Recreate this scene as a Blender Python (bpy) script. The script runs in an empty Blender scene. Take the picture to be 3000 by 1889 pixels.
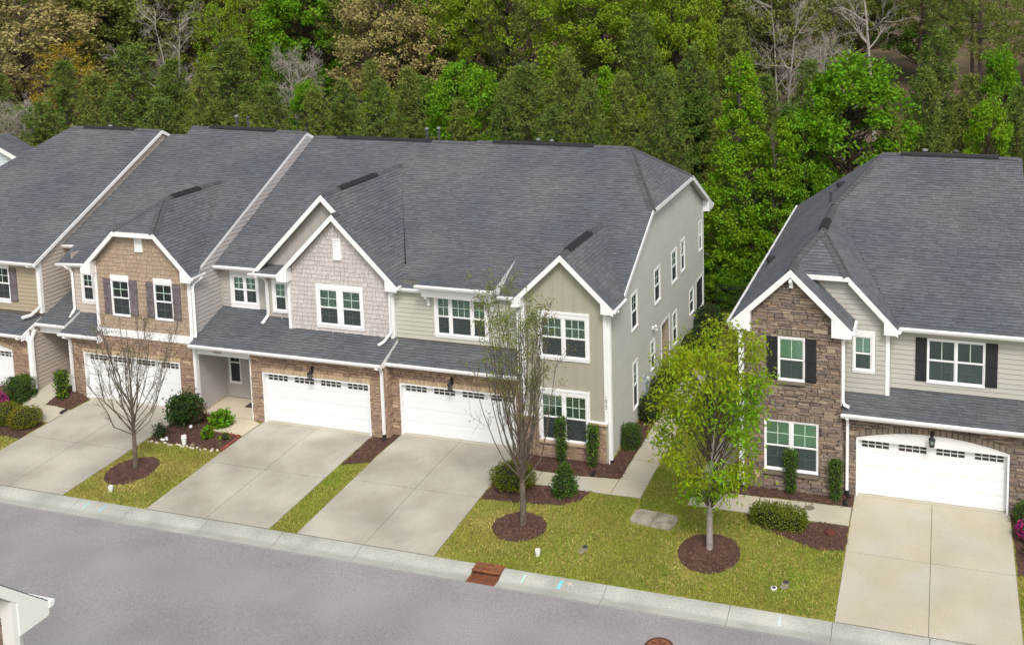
import bpy, math, random
import numpy as np
from mathutils import Vector, Matrix

random.seed(11)
np.random.seed(11)
S = bpy.context.scene
COL = S.collection

# ------------------------------------------------------------------ camera, sky, sun, exposure
CAM_POS = Vector((26.806, -34.724, 18.883))
cam_d = bpy.data.cameras.new("camera")
cam = bpy.data.objects.new("camera", cam_d)
COL.objects.link(cam)
cam.location = CAM_POS
cam.rotation_euler = (math.radians(83.273), math.radians(0.847), math.radians(16.287))
cam_d.sensor_fit = 'HORIZONTAL'
cam_d.sensor_width = 36.0
cam_d.lens = 36.238            # longer than a drone's wide lens; verticals were straightened with shift
cam_d.shift_x = -0.12874
cam_d.shift_y = -0.23663
cam_d.clip_start = 0.5
cam_d.clip_end = 900
S.camera = cam

SUN_EL, SUN_AZ = 50.0, 150.0   # azimuth measured clockwise from +Y (the back of the houses)
world = bpy.data.worlds.new("World")
S.world = world
world.use_nodes = True
wn = world.node_tree
wn.nodes.clear()
w_out = wn.nodes.new("ShaderNodeOutputWorld")
w_bg = wn.nodes.new("ShaderNodeBackground")
w_sky = wn.nodes.new("ShaderNodeTexSky")
w_sky.sky_type = 'NISHITA'
w_sky.sun_disc = False
w_sky.sun_elevation = math.radians(SUN_EL)
w_sky.sun_rotation = math.radians(SUN_AZ)
w_sky.air_density = 1.0
w_sky.dust_density = 4.0
w_sky.ozone_density = 0.6
w_hs = wn.nodes.new("ShaderNodeHueSaturation")
w_hs.inputs['Saturation'].default_value = 0.45      # a thin overcast greys the blue of the sky
w_bg.inputs['Strength'].default_value = 0.15
wn.links.new(w_sky.outputs[0], w_hs.inputs['Color'])
wn.links.new(w_hs.outputs[0], w_bg.inputs[0])
wn.links.new(w_bg.outputs[0], w_out.inputs[0])

sun_d = bpy.data.lights.new("sun", 'SUN')
sun_d.energy = 1.5
sun_d.angle = math.radians(14)
sun_d.color = (1.0, 0.96, 0.9)
sun = bpy.data.objects.new("sun", sun_d)
COL.objects.link(sun)
_az, _el = math.radians(SUN_AZ), math.radians(SUN_EL)
_to_sun = Vector((math.sin(_az) * math.cos(_el), math.cos(_az) * math.cos(_el), math.sin(_el)))
sun.rotation_euler = _to_sun.to_track_quat('Z', 'Y').to_euler()
sun.location = (20, -40, 60)

S.view_settings.view_transform = 'Standard'
S.view_settings.look = 'None'
S.view_settings.gamma = 1.0
S.view_settings.use_curve_mapping = False
S.view_settings.exposure = 0.36
S.render.engine = 'CYCLES'
S.cycles.max_bounces = 8
S.cycles.diffuse_bounces = 4
S.cycles.transparent_max_bounces = 12

# ------------------------------------------------------------------ materials
MATS = {}


def mat(name, col, rough=0.75, col2=None, var=0.0, nscale=3.0, fine=0.0, fscale=40.0, isl=0.0, hue=0.0, bump=0.0, bscale=60.0,
        spec=0.35, ramp=None, trans=0.0, metallic=0.0):
    """One procedural surface: base colour, slow patches (var, towards col2), fine grain, piece-to-piece tone (isl) or palette (ramp)."""
    if name in MATS:
        return MATS[name]
    m = bpy.data.materials.new(name)
    MATS[name] = m
    m.use_nodes = True
    nt = m.node_tree
    nd, ln = nt.nodes, nt.links
    b = nd['Principled BSDF']
    b.inputs['Roughness'].default_value = rough
    b.inputs['Specular IOR Level'].default_value = spec
    b.inputs['Metallic'].default_value = metallic
    geo = nd.new('ShaderNodeNewGeometry')

    def noise(scale, detail=4):
        n = nd.new('ShaderNodeTexNoise')
        n.inputs['Scale'].default_value = scale
        n.inputs['Detail'].default_value = detail
        ln.new(geo.outputs['Position'], n.inputs['Vector'])
        return n.outputs['Fac']

    rgb = nd.new('ShaderNodeRGB')
    rgb.outputs[0].default_value = (*col, 1)
    cur = rgb.outputs[0]
    rnd = None
    if isl or ramp or hue:
        oi = nd.new('ShaderNodeObjectInfo')
        a = nd.new('ShaderNodeMath'); a.operation = 'MULTIPLY_ADD'
        ln.new(geo.outputs['Random Per Island'], a.inputs[0])
        a.inputs[1].default_value = 7.31
        ln.new(oi.outputs['Random'], a.inputs[2])
        f = nd.new('ShaderNodeMath'); f.operation = 'FRACT'
        ln.new(a.outputs[0], f.inputs[0])
        rnd = f.outputs[0]
    if ramp:
        r = nd.new('ShaderNodeValToRGB')
        r.color_ramp.interpolation = 'LINEAR'
        e = r.color_ramp.elements
        while len(e) < len(ramp):
            e.new(0.5)
        for i, c in enumerate(ramp):
            e[i].position = i / (len(ramp) - 1)
            e[i].color = (*c, 1)
        ln.new(rnd, r.inputs[0])
        cur = r.outputs[0]

    def mixto(a_sock, c2, fac_sock):
        x = nd.new('ShaderNodeMix'); x.data_type = 'RGBA'
        ln.new(fac_sock, x.inputs[0])
        ln.new(a_sock, x.inputs[6])
        if isinstance(c2, tuple):
            x.inputs[7].default_value = (*c2, 1)
        else:
            ln.new(c2, x.inputs[7])
        return x.outputs[2]

    def scaleby(sock, amount, src):
        """colour times 1 + amount * (2 src - 1)"""
        k = nd.new('ShaderNodeMath'); k.operation = 'MULTIPLY_ADD'
        ln.new(src, k.inputs[0])
        k.inputs[1].default_value = 2 * amount
        k.inputs[2].default_value = 1 - amount
        x = nd.new('ShaderNodeVectorMath'); x.operation = 'SCALE'
        ln.new(sock, x.inputs[0])
        ln.new(k.outputs[0], x.inputs['Scale'])
        return x.outputs[0]

    def stretch(sock, lo, hi):
        s = nd.new('ShaderNodeMapRange')
        s.inputs['From Min'].default_value = lo
        s.inputs['From Max'].default_value = hi
        ln.new(sock, s.inputs['Value'])
        return s.outputs[0]

    if col2 is not None:
        cur = mixto(cur, col2, stretch(noise(nscale), 0.36, 0.64))
    if isl:
        cur = scaleby(cur, isl, rnd)
    if var:
        cur = scaleby(cur, var, stretch(noise(nscale * 0.7 + 0.11, 5), 0.3, 0.7))
    if fine:
        cur = scaleby(cur, fine, stretch(noise(fscale, 2), 0.3, 0.7))
    if hue:
        h = nd.new('ShaderNodeHueSaturation')
        k = nd.new('ShaderNodeMath'); k.operation = 'MULTIPLY_ADD'
        ln.new(rnd, k.inputs[0])
        k.inputs[1].default_value = hue
        k.inputs[2].default_value = 0.5 - hue / 2
        ln.new(k.outputs[0], h.inputs['Hue'])
        ln.new(cur, h.inputs['Color'])
        cur = h.outputs[0]
    ln.new(cur, b.inputs['Base Color'])
    if bump:
        bp = nd.new('ShaderNodeBump')
        bp.inputs['Strength'].default_value = bump
        bp.inputs['Distance'].default_value = 0.02
        ln.new(noise(bscale, 3), bp.inputs['Height'])
        ln.new(bp.outputs[0], b.inputs['Normal'])
    if trans:
        out = nd['Material Output']
        tr = nd.new('ShaderNodeBsdfTranslucent')
        ln.new(cur, tr.inputs[0])
        mx = nd.new('ShaderNodeMixShader')
        mx.inputs[0].default_value = trans
        ln.new(b.outputs[0], mx.inputs[1])
        ln.new(tr.outputs[0], mx.inputs[2])
        ln.new(mx.outputs[0], out.inputs[0])
    return m


def glass_mat(name, tint, gloss=0.12):
    if name in MATS:
        return MATS[name]
    m = bpy.data.materials.new(name)
    MATS[name] = m
    m.use_nodes = True
    nt = m.node_tree
    nt.nodes.remove(nt.nodes['Principled BSDF'])
    out = nt.nodes['Material Output']
    t = nt.nodes.new('ShaderNodeBsdfTransparent')
    t.inputs[0].default_value = (*tint, 1)
    g = nt.nodes.new('ShaderNodeBsdfGlossy')
    g.inputs['Roughness'].default_value = 0.03
    g.inputs['Color'].default_value = (0.85, 1.0, 0.93, 1)
    fr = nt.nodes.new('ShaderNodeFresnel')
    fr.inputs[0].default_value = 1.5
    ad = nt.nodes.new('ShaderNodeMath'); ad.operation = 'ADD'
    nt.links.new(fr.outputs[0], ad.inputs[0])
    ad.inputs[1].default_value = gloss
    mx = nt.nodes.new('ShaderNodeMixShader')
    nt.links.new(ad.outputs[0], mx.inputs[0])
    nt.links.new(t.outputs[0], mx.inputs[1])
    nt.links.new(g.outputs[0], mx.inputs[2])
    nt.links.new(mx.outputs[0], out.inputs[0])
    return m


def screen_mat(name, col, through):
    if name in MATS:
        return MATS[name]
    m = bpy.data.materials.new(name)
    MATS[name] = m
    m.use_nodes = True
    nt = m.node_tree
    b = nt.nodes['Principled BSDF']
    b.inputs['Base Color'].default_value = (*col, 1)
    b.inputs['Roughness'].default_value = 0.9
    t = nt.nodes.new('ShaderNodeBsdfTransparent')
    mx = nt.nodes.new('ShaderNodeMixShader')
    mx.inputs[0].default_value = through
    nt.links.new(b.outputs[0], mx.inputs[1])
    nt.links.new(t.outputs[0], mx.inputs[2])
    nt.links.new(mx.outputs[0], nt.nodes['Material Output'].inputs[0])
    return m


WHITE = mat('white_trim', (0.80, 0.80, 0.80), 0.55, var=0.03, nscale=1.2)
DOORWHITE = mat('garage_door_white', (0.78, 0.79, 0.80), 0.5, fine=0.02, fscale=30)
SOFFIT = mat('soffit_paint', (0.62, 0.61, 0.58), 0.7)
SHINGLE = mat('asphalt_shingle', (0.092, 0.101, 0.115), 0.9, col2=(0.108, 0.113, 0.121), isl=0.14, var=0.06, nscale=0.35, fine=0.22, fscale=60,
              bump=0.3, bscale=160)
CAPS = mat('ridge_shingle', (0.078, 0.08, 0.088), 0.9, isl=0.15, fine=0.2, fscale=60)
FELT = mat('roof_underlay', (0.035, 0.036, 0.04), 0.95)
BLACK = mat('black_metal', (0.018, 0.018, 0.02), 0.5)
GREYPIPE = mat('painted_pipe', (0.06, 0.065, 0.07), 0.6)
LIGHTCAP = mat('pipe_cap', (0.2, 0.21, 0.22), 0.5)
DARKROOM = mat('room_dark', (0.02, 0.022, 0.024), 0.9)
BLIND = mat('blind_white', (0.74, 0.76, 0.73), 0.6)
GLASS = glass_mat('window_glass', (0.86, 0.985, 0.91), 0.06)
GLASS2 = glass_mat('plain_glass', (0.7, 0.78, 0.76), 0.05)
SCREEN = screen_mat('insect_screen_mesh', (0.06, 0.07, 0.075), 0.6)
PORCHSCREEN = screen_mat('porch_screen_mesh', (0.035, 0.04, 0.05), 0.28)
WARMSTONE = mat('stone_warm', (0.3, 0.22, 0.15), 0.9, isl=0.16, var=0.14, nscale=9, fine=0.18, fscale=45, bump=0.5, bscale=50,
                ramp=[(0.33, 0.235, 0.155), (0.40, 0.29, 0.19), (0.29, 0.20, 0.145), (0.36, 0.245, 0.18), (0.25, 0.17, 0.13), (0.44, 0.32, 0.215)])
BROWNSTONE = mat('stone_brown', (0.2, 0.16, 0.13), 0.9, isl=0.18, var=0.16, nscale=9, fine=0.2, fscale=45, bump=0.5, bscale=50,
                 ramp=[(0.20, 0.155, 0.125), (0.27, 0.215, 0.165), (0.165, 0.13, 0.12), (0.235, 0.175, 0.14), (0.31, 0.25, 0.185), (0.15, 0.125, 0.115), (0.25, 0.17, 0.115)])
MORTARW = mat('mortar_warm', (0.13, 0.09, 0.065), 0.95)
MORTARB = mat('mortar_brown', (0.07, 0.055, 0.05), 0.95)
LINTELW = mat('lintel_tan', (0.45, 0.345, 0.225), 0.9, isl=0.12, fine=0.1)
LINTELB = mat('lintel_brown', (0.2, 0.165, 0.125), 0.9, isl=0.22, fine=0.15)


def siding(name, c):
    return mat(name, c, 0.7, isl=0.025, var=0.03, nscale=0.8, fine=0.03, fscale=25)


SAGE = siding('siding_sage', (0.45, 0.445, 0.375))
SAGEBB = siding('siding_sage_batten', (0.36, 0.345, 0.275))
ENDSAGE = siding('siding_end_wall', (0.53, 0.53, 0.475))
GREIGE = siding('siding_greige', (0.40, 0.375, 0.345))
LILAC = siding('siding_lilac_grey', (0.42, 0.395, 0.385))
SHAKEGREY = mat('shake_grey', (0.50, 0.465, 0.445), 0.8, isl=0.07, var=0.04, nscale=1.1, fine=0.04)
SHAKETAN = mat('shake_tan', (0.36, 0.275, 0.20), 0.8, isl=0.08, var=0.04, nscale=1.1, fine=0.04)
PINKTAN = siding('siding_pink_tan', (0.47, 0.41, 0.355))
TAN = siding('siding_tan', (0.36, 0.305, 0.215))
ASHGREY = siding('siding_ash_grey', (0.43, 0.42, 0.375))
PALEBLUE = siding('siding_pale_blue', (0.55, 0.62, 0.65))
SHUTWOOD = mat('shutter_weathered', (0.15, 0.125, 0.135), 0.8, isl=0.1, var=0.25, nscale=6, fine=0.2, fscale=30)
SHUTBLACK = mat('shutter_black', (0.022, 0.022, 0.026), 0.6)
CONCRETE = mat('concrete', (0.325, 0.305, 0.248), 0.9, col2=(0.40, 0.38, 0.32), var=0.17, nscale=0.55, fine=0.10, fscale=26, bump=0.15, bscale=80)
CONCRETE2 = mat('concrete_pale', (0.43, 0.385, 0.285), 0.9, col2=(0.44, 0.42, 0.35), var=0.09, nscale=0.6, fine=0.07, fscale=26, bump=0.15, bscale=80)
PORCHCONC = mat('porch_concrete', (0.56, 0.50, 0.38), 0.85, var=0.05, nscale=1.0, fine=0.04, fscale=30)
KERBCONC = mat('kerb_concrete', (0.40, 0.395, 0.35), 0.9, col2=(0.33, 0.335, 0.30), var=0.14, nscale=0.8, fine=0.14, fscale=22, bump=0.2, bscale=60)
JOINT = mat('joint_dark', (0.13, 0.12, 0.10), 0.95)
ASPHALT = mat('asphalt', (0.245, 0.23, 0.23), 0.92, col2=(0.275, 0.26, 0.26), var=0.06, nscale=0.4, fine=0.17, fscale=22, bump=0.4, bscale=90)
MULCH = mat('mulch_bed_base', (0.085, 0.045, 0.033), 0.95, var=0.25, nscale=6, fine=0.3, fscale=40, bump=0.6, bscale=60)
CHIP = mat('mulch_chip', (0.12, 0.065, 0.045), 0.95, isl=0.3,
           ramp=[(0.075, 0.038, 0.028), (0.12, 0.06, 0.042), (0.10, 0.05, 0.036), (0.17, 0.095, 0.065), (0.085, 0.046, 0.034)])
LAWN = mat('lawn_soil', (0.27, 0.235, 0.055), 0.95, col2=(0.19, 0.215, 0.03), var=0.2, nscale=0.55, fine=0.35, fscale=30, bump=0.8, bscale=60)
BLADE = mat('grass_blade', (0.285, 0.30, 0.04), 0.8, col2=(0.19, 0.28, 0.022), isl=0.32, hue=0.03, var=0.16, nscale=0.5, trans=0.25)
DRYBLADE = mat('grass_blade_dry', (0.45, 0.36, 0.13), 0.85, col2=(0.36, 0.32, 0.07), isl=0.3, hue=0.03, var=0.15, nscale=0.7, trans=0.2)
LITTER = mat('leaf_litter', (0.13, 0.085, 0.05), 0.95, col2=(0.085, 0.07, 0.03), var=0.35, nscale=0.5, fine=0.4, fscale=9, bump=0.8, bscale=20)
RUST = mat('rusty_iron', (0.16, 0.06, 0.03), 0.8, col2=(0.24, 0.09, 0.04), var=0.2, nscale=7, fine=0.2)
RUSTDARK = mat('rusty_iron_dark', (0.07, 0.028, 0.018), 0.85, var=0.2, nscale=7)
REDBRICK = mat('red_brick', (0.27, 0.075, 0.05), 0.9, isl=0.2, fine=0.15)
PEBBLE = mat('pale_pebble', (0.55, 0.5, 0.42), 0.8, isl=0.25)
BARK = mat('bark_grey', (0.20, 0.175, 0.15), 0.95, var=0.25, nscale=7, fine=0.3, fscale=30, bump=0.7, bscale=30)
BARKD = mat('bark_dark', (0.085, 0.062, 0.048), 0.95, var=0.25, nscale=5, fine=0.3, fscale=30)
BARKPALE = mat('bark_pale', (0.30, 0.27, 0.235), 0.95, var=0.25, nscale=5, fine=0.25, fscale=30)
PALEBAR = mat('muntin_green_white', (0.52, 0.68, 0.57), 0.5)


def gap_shade_of(m):
    """backing in a darkened siding colour, painting the shadow lines between boards"""
    n = m.name + '_joint_shade'
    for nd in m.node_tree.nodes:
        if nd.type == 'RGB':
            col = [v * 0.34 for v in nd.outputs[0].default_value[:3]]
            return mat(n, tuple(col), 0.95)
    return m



# ------------------------------------------------------------------ geometry helpers
class Geo:
    def __init__(s):
        s.v, s.f, s.m = [], [], []

    def poly(s, pts, m=0):
        b = len(s.v)
        s.v += [tuple(p) for p in pts]
        s.f.append(tuple(range(b, b + len(pts))))
        s.m.append(m)

    def box(s, x0, x1, y0, y1, z0, z1, m=0):
        b = len(s.v)
        s.v += [(x0, y0, z0), (x1, y0, z0), (x1, y1, z0), (x0, y1, z0), (x0, y0, z1), (x1, y0, z1), (x1, y1, z1), (x0, y1, z1)]
        for q in ((0, 3, 2, 1), (4, 5, 6, 7), (0, 1, 5, 4), (1, 2, 6, 5), (2, 3, 7, 6), (3, 0, 4, 7)):
            s.f.append(tuple(b + i for i in q))
            s.m.append(m)

    def fbox(s, F, u0, u1, v0, v1, n0, n1, m=0):
        """box in a wall frame"""
        b = len(s.v)
        for n in (n0, n1):
            for (u, v) in ((u0, v0), (u1, v0), (u1, v1), (u0, v1)):
                s.v.append(tuple(F.p(u, v, n)))
        for q in ((0, 3, 2, 1), (4, 5, 6, 7), (0, 1, 5, 4), (1, 2, 6, 5), (2, 3, 7, 6), (3, 0, 4, 7)):
            s.f.append(tuple(b + i for i in q))
            s.m.append(m)

    def fprism(s, F, pts, n0, n1, m=0):
        """polygon (u, v) pushed from n0 to n1 in a wall frame"""
        b = len(s.v)
        k = len(pts)
        for n in (n0, n1):
            s.v += [tuple(F.p(u, v, n)) for u, v in pts]
        s.f.append(tuple(b + i for i in reversed(range(k)))); s.m.append(m)
        s.f.append(tuple(b + k + i for i in range(k))); s.m.append(m)
        for i in range(k):
            j = (i + 1) % k
            s.f.append((b + i, b + j, b + k + j, b + k + i)); s.m.append(m)

    def tube(s, pts, rad, n=6, m=0, cap=True, squash=1.0):
        """tube along a polyline; rad one number or one per point"""
        pts = [Vector(p) for p in pts]
        if not isinstance(rad, (list, tuple)):
            rad = [rad] * len(pts)
        b = len(s.v)
        prev = None
        for i, p in enumerate(pts):
            d = (pts[min(i + 1, len(pts) - 1)] - pts[max(i - 1, 0)])
            d = d.normalized() if d.length > 1e-9 else Vector((0, 0, 1))
            ref = Vector((0, 0, 1)) if abs(d.z) < 0.95 else Vector((1, 0, 0))
            a = d.cross(ref).normalized() if prev is None else (prev - d * prev.dot(d)).normalized()
            prev = a
            c = d.cross(a)
            for k in range(n):
                t = 2 * math.pi * (k + 0.5) / n
                s.v.append(tuple(p + (a * math.cos(t) + c * math.sin(t) * squash) * rad[i]))
        for i in range(len(pts) - 1):
            for k in range(n):
                q = (k + 1) % n
                s.f.append((b + i * n + k, b + i * n + q, b + (i + 1) * n + q, b + (i + 1) * n + k))
                s.m.append(m)
        if cap:
            s.f.append(tuple(b + k for k in reversed(range(n)))); s.m.append(m)
            e = b + (len(pts) - 1) * n
            s.f.append(tuple(e + k for k in range(n))); s.m.append(m)

    def lathe(s, c, prof, n=16, m=0):
        """profile [(r, z)] turned about the vertical through c"""
        b = len(s.v)
        for r, z in prof:
            for k in range(n):
                t = 2 * math.pi * k / n
                s.v.append((c[0] + r * math.cos(t), c[1] + r * math.sin(t), c[2] + z))
        for i in range(len(prof) - 1):
            for k in range(n):
                q = (k + 1) % n
                s.f.append((b + i * n + k, b + i * n + q, b + (i + 1) * n + q, b + (i + 1) * n + k))
                s.m.append(m)
        e = b + (len(prof) - 1) * n
        s.f.append(tuple(e + k for k in range(n))); s.m.append(m)
        s.f.append(tuple(b + k for k in reversed(range(n)))); s.m.append(m)

    def mesh(s, name, mats):
        me = bpy.data.meshes.new(name)
        me.from_pydata(s.v, [], s.f)
        if not isinstance(mats, (list, tuple)):
            mats = [mats]
        for m in mats:
            me.materials.append(m)
        if len(mats) > 1:
            me.polygons.foreach_set('material_index', s.m)
        me.update()
        return me

    def obj(s, name, mats, parent=None, smooth=False):
        o = bpy.data.objects.new(name, s.mesh(name, mats))
        COL.objects.link(o)
        if smooth:
            o.data.polygons.foreach_set('use_smooth', [True] * len(o.data.polygons))
        if parent is not None:
            o.parent = parent
            w = root_loc(parent)
            if w.length > 0:
                o.data.transform(Matrix.Translation(-w))
        return o


def root_loc(o):
    w = Vector((0, 0, 0))
    while o is not None:
        w += o.location
        o = o.parent
    return w


def tag(o, label=None, cat=None, group=None, kind=None):
    if label: o['label'] = label
    if cat: o['category'] = cat
    if group: o['group'] = group
    if kind: o['kind'] = kind
    return o


def thing(name, label, cat, loc=(0, 0, 0), group=None):
    o = bpy.data.objects.new(name, None)
    o.empty_display_size = 0.3
    o.location = loc
    COL.objects.link(o)
    return tag(o, label, cat, group)


class Frame:
    def __init__(s, o, u, v):
        s.o = np.array(o, float)
        s.u = np.array(u, float); s.u /= np.linalg.norm(s.u)
        s.v = np.array(v, float); s.v /= np.linalg.norm(s.v)
        s.n = np.cross(s.u, s.v)

    def p(s, u, v, n=0.0):
        return s.o + s.u * u + s.v * v + s.n * n

    def to(s, q):
        d = np.array(q, float) - s.o
        return (float(d @ s.u), float(d @ s.v))


def front(y):
    return Frame((0, y, 0), (1, 0, 0), (0, 0, 1))


def side(x):
    return Frame((x, 0, 0), (0, 1, 0), (0, 0, 1))


def roof_frame(pts):
    p = [np.array(q, float) for q in pts]
    n = np.zeros(3)
    for i in range(len(p)):
        n += np.cross(p[i], p[(i + 1) % len(p)])
    n /= np.linalg.norm(n)
    if n[2] < 0:
        n = -n
    v = np.array((0, 0, 1.0)) - n * n[2]
    v /= np.linalg.norm(v)
    u = np.cross(v, n)
    return Frame(p[0], u, v)


def ccw(poly):
    a = sum(poly[i][0] * poly[(i + 1) % len(poly)][1] - poly[(i + 1) % len(poly)][0] * poly[i][1] for i in range(len(poly)))
    return list(poly) if a > 0 else list(reversed(poly))


def clip(poly, conv):
    """Sutherland-Hodgman: poly against a convex counter-clockwise polygon"""
    out = poly
    k = len(conv)
    for i in range(k):
        ax, ay = conv[i]
        bx, by = conv[(i + 1) % k]
        ex, ey = bx - ax, by - ay
        inp, out = out, []
        if not inp:
            return []
        ds = [ex * (y - ay) - ey * (x - ax) for x, y in inp]
        if min(ds) >= 0:
            out = inp
            continue
        if max(ds) <= 0:
            return []
        for j in range(len(inp)):
            d0, d1 = ds[j], ds[(j + 1) % len(inp)]
            p0, p1 = inp[j], inp[(j + 1) % len(inp)]
            if d0 >= 0:
                out.append(p0)
            if (d0 > 0 > d1) or (d0 < 0 < d1):
                t = d0 / (d0 - d1)
                out.append((p0[0] + (p1[0] - p0[0]) * t, p0[1] + (p1[1] - p0[1]) * t))
    return out


def area(poly):
    return 0.5 * abs(sum(poly[i][0] * poly[(i + 1) % len(poly)][1] - poly[(i + 1) % len(poly)][0] * poly[i][1] for i in range(len(poly))))


def minus(rect, holes):
    rs = [rect]
    for (a0, b0, a1, b1) in holes:
        nx = []
        for (u0, v0, u1, v1) in rs:
            if u1 <= a0 or u0 >= a1 or v1 <= b0 or v0 >= b1:
                nx.append((u0, v0, u1, v1)); continue
            if v0 < b0: nx.append((u0, v0, u1, b0))
            if v1 > b1: nx.append((u0, b1, u1, v1))
            w0, w1 = max(v0, b0), min(v1, b1)
            if u0 < a0: nx.append((u0, w0, a0, w1))
            if u1 > a1: nx.append((a1, w0, u1, w1))
        rs = nx
    return rs


PIECES = {}       # (thing name, piece name) -> list of (poly, depths, frame, material, inset)


def add_piece(th, name, poly, depths, F, m, inset=0.0):
    PIECES.setdefault((th.name, name), []).append((poly, depths, F, m, inset))


def convex_parts(poly):
    """split a simple polygon into convex parts (triangles merged back where they stay convex)"""
    from mathutils.geometry import tessellate_polygon
    poly = ccw(poly)
    k = len(poly)

    def convex(q):
        for i in range(len(q)):
            a, b, c = q[i], q[(i + 1) % len(q)], q[(i + 2) % len(q)]
            if (b[0] - a[0]) * (c[1] - b[1]) - (b[1] - a[1]) * (c[0] - b[0]) < -1e-7:
                return False
        return True
    if convex(poly):
        return [poly]
    tris = [list(t) for t in tessellate_polygon([[Vector((x, y, 0)) for x, y in poly]])]
    parts = []
    for t in tris:
        q = [poly[i] for i in t]
        parts.append(t if ccw(q) == q else t[::-1])
    merged = True
    while merged:
        merged = False
        for i in range(len(parts)):
            for j in range(i + 1, len(parts)):
                A, B = parts[i], parts[j]
                for a in range(len(A)):
                    e0, e1 = A[a], A[(a + 1) % len(A)]
                    if e0 in B and e1 in B and B[(B.index(e1) + 1) % len(B)] == e0:
                        b = B.index(e0)
                        N = A[a + 1:] + A[:a + 1] if a + 1 < len(A) else A[:]
                        M = N + [B[(b + n) % len(B)] for n in range(1, len(B) - 1)]
                        if convex([poly[n] for n in M]):
                            parts[i] = M
                            parts.pop(j)
                            merged = True
                            break
                if merged: break
            if merged: break
    return [[poly[n] for n in q] for q in parts]


def inside(p, poly):
    c = False
    k = len(poly)
    for i in range(k):
        (x0, y0), (x1, y1) = poly[i], poly[(i + 1) % k]
        if (y0 > p[1]) != (y1 > p[1]) and p[0] < (x1 - x0) * (p[1] - y0) / (y1 - y0) + x0:
            c = not c
    return c


class Region:
    """polygons that pieces are cut to: a piece wholly inside stays whole"""
    def __init__(s, polys):
        s.polys = [ccw(p) for p in polys]
        s.parts = [convex_parts(p) for p in s.polys]

    def cut(s, q):
        out = []
        for poly, parts in zip(s.polys, s.parts):
            if len(parts) > 1:
                cx = sum(p[0] for p in q) / len(q)
                cy = sum(p[1] for p in q) / len(q)
                r = max(math.hypot(p[0] - cx, p[1] - cy) for p in q)
                if all(inside(p, poly) for p in q) and all(inside((cx + (p[0] - cx) * 1.02, cy + (p[1] - cy) * 1.02), poly) for p in q):
                    if not any(abs(v[0] - cx) < r and abs(v[1] - cy) < r for v in poly):
                        out.append(q)
                        continue
            for c in parts:
                k = clip(q, c)
                if len(k) > 2:
                    out.append(k)
        return out


def bounds(polys):
    xs = [p[0] for q in polys for p in q]
    ys = [p[1] for q in polys for p in q]
    return min(xs), min(ys), max(xs), max(ys)


def lay_lap(th, F, polys, holes, m, exposure=0.178, name='siding_board', v0=None):
    reg = Region(polys)
    x0, y0, x1, y1 = bounds(polys)
    v = (v0 if v0 is not None else y0)
    while v < y1:
        u = x0 - random.uniform(0, 2.4)
        while u < x1:
            w = random.choice((3.6, 3.6, 2.4, 1.8))
            for r in minus((max(u, x0) + 0.0015, v + 0.013, min(u + w, x1) - 0.0015, v + exposure), holes):
                for q in reg.cut([(r[0], r[1]), (r[2], r[1]), (r[2], r[3]), (r[0], r[3])]):
                    if area(q) > 0.004:
                        add_piece(th, name, q, [0.032 - 0.022 * (p[1] - v) / exposure for p in q], F, m)
            u += w
        v += exposure


def lay_shake(th, F, polys, holes, m, exposure=0.185, name='shake'):
    reg = Region(polys)
    x0, y0, x1, y1 = bounds(polys)
    v = y0
    while v < y1:
        u = x0 - random.uniform(0, 0.2)
        while u < x1:
            w = random.choice((0.13, 0.17, 0.2, 0.24, 0.28))
            drop = random.choice((0, 0, 0.012, 0.022))
            for r in minus((u + 0.007, v + 0.014 - drop, u + w - 0.007, v + exposure - 0.003), holes):
                for q in reg.cut([(r[0], r[1]), (r[2], r[1]), (r[2], r[3]), (r[0], r[3])]):
                    if area(q) > 0.002:
                        add_piece(th, name, q, [0.030 - 0.022 * (p[1] - v) / exposure for p in q], F, m)
            u += w
        v += exposure


def lay_stone(th, F, polys, holes, m, name='stone'):
    reg = Region(polys)
    x0, y0, x1, y1 = bounds(polys)
    v = y0
    while v < y1:
        h = random.uniform(0.085, 0.165)
        u = x0 - random.uniform(0, 0.4)
        while u < x1:
            w = random.uniform(0.2, 0.58)
            split = h > 0.13 and random.random() < 0.4
            cells = [(u, v, u + w, v + h)] if not split else [(u, v, u + w * 0.9, v + h * 0.5), (u, v + h * 0.5, u + w, v + h)]
            for cell in cells:
                for r in minus(cell, holes):
                    a, b, c2, d = r
                    if c2 - a < 0.03 or d - b < 0.02:
                        continue
                    j = lambda s: random.uniform(-s, s)
                    g = 0.006
                    mid = a + (c2 - a) * random.uniform(0.35, 0.65)
                    q = [(a + g + j(.012), b + g + j(.008)), (mid, b + g + j(.016)), (c2 - g + j(.012), b + g + j(.008)),
                         (c2 - g + j(.008), (b + d) / 2), (c2 - g + j(.014), d - g + j(.01)), (mid + j(.04), d - g + j(.016)), (a + g + j(.014), d - g + j(.01)), (a + g, (b + d) / 2)]
                    dep = random.uniform(0.025, 0.075)
                    for k in reg.cut(q):
                        if area(k) > 0.0015:
                            add_piece(th, name, k, [dep * random.uniform(0.75, 1.0) for _ in k], F, m, 0.16)
            u += w
        v += h


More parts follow.
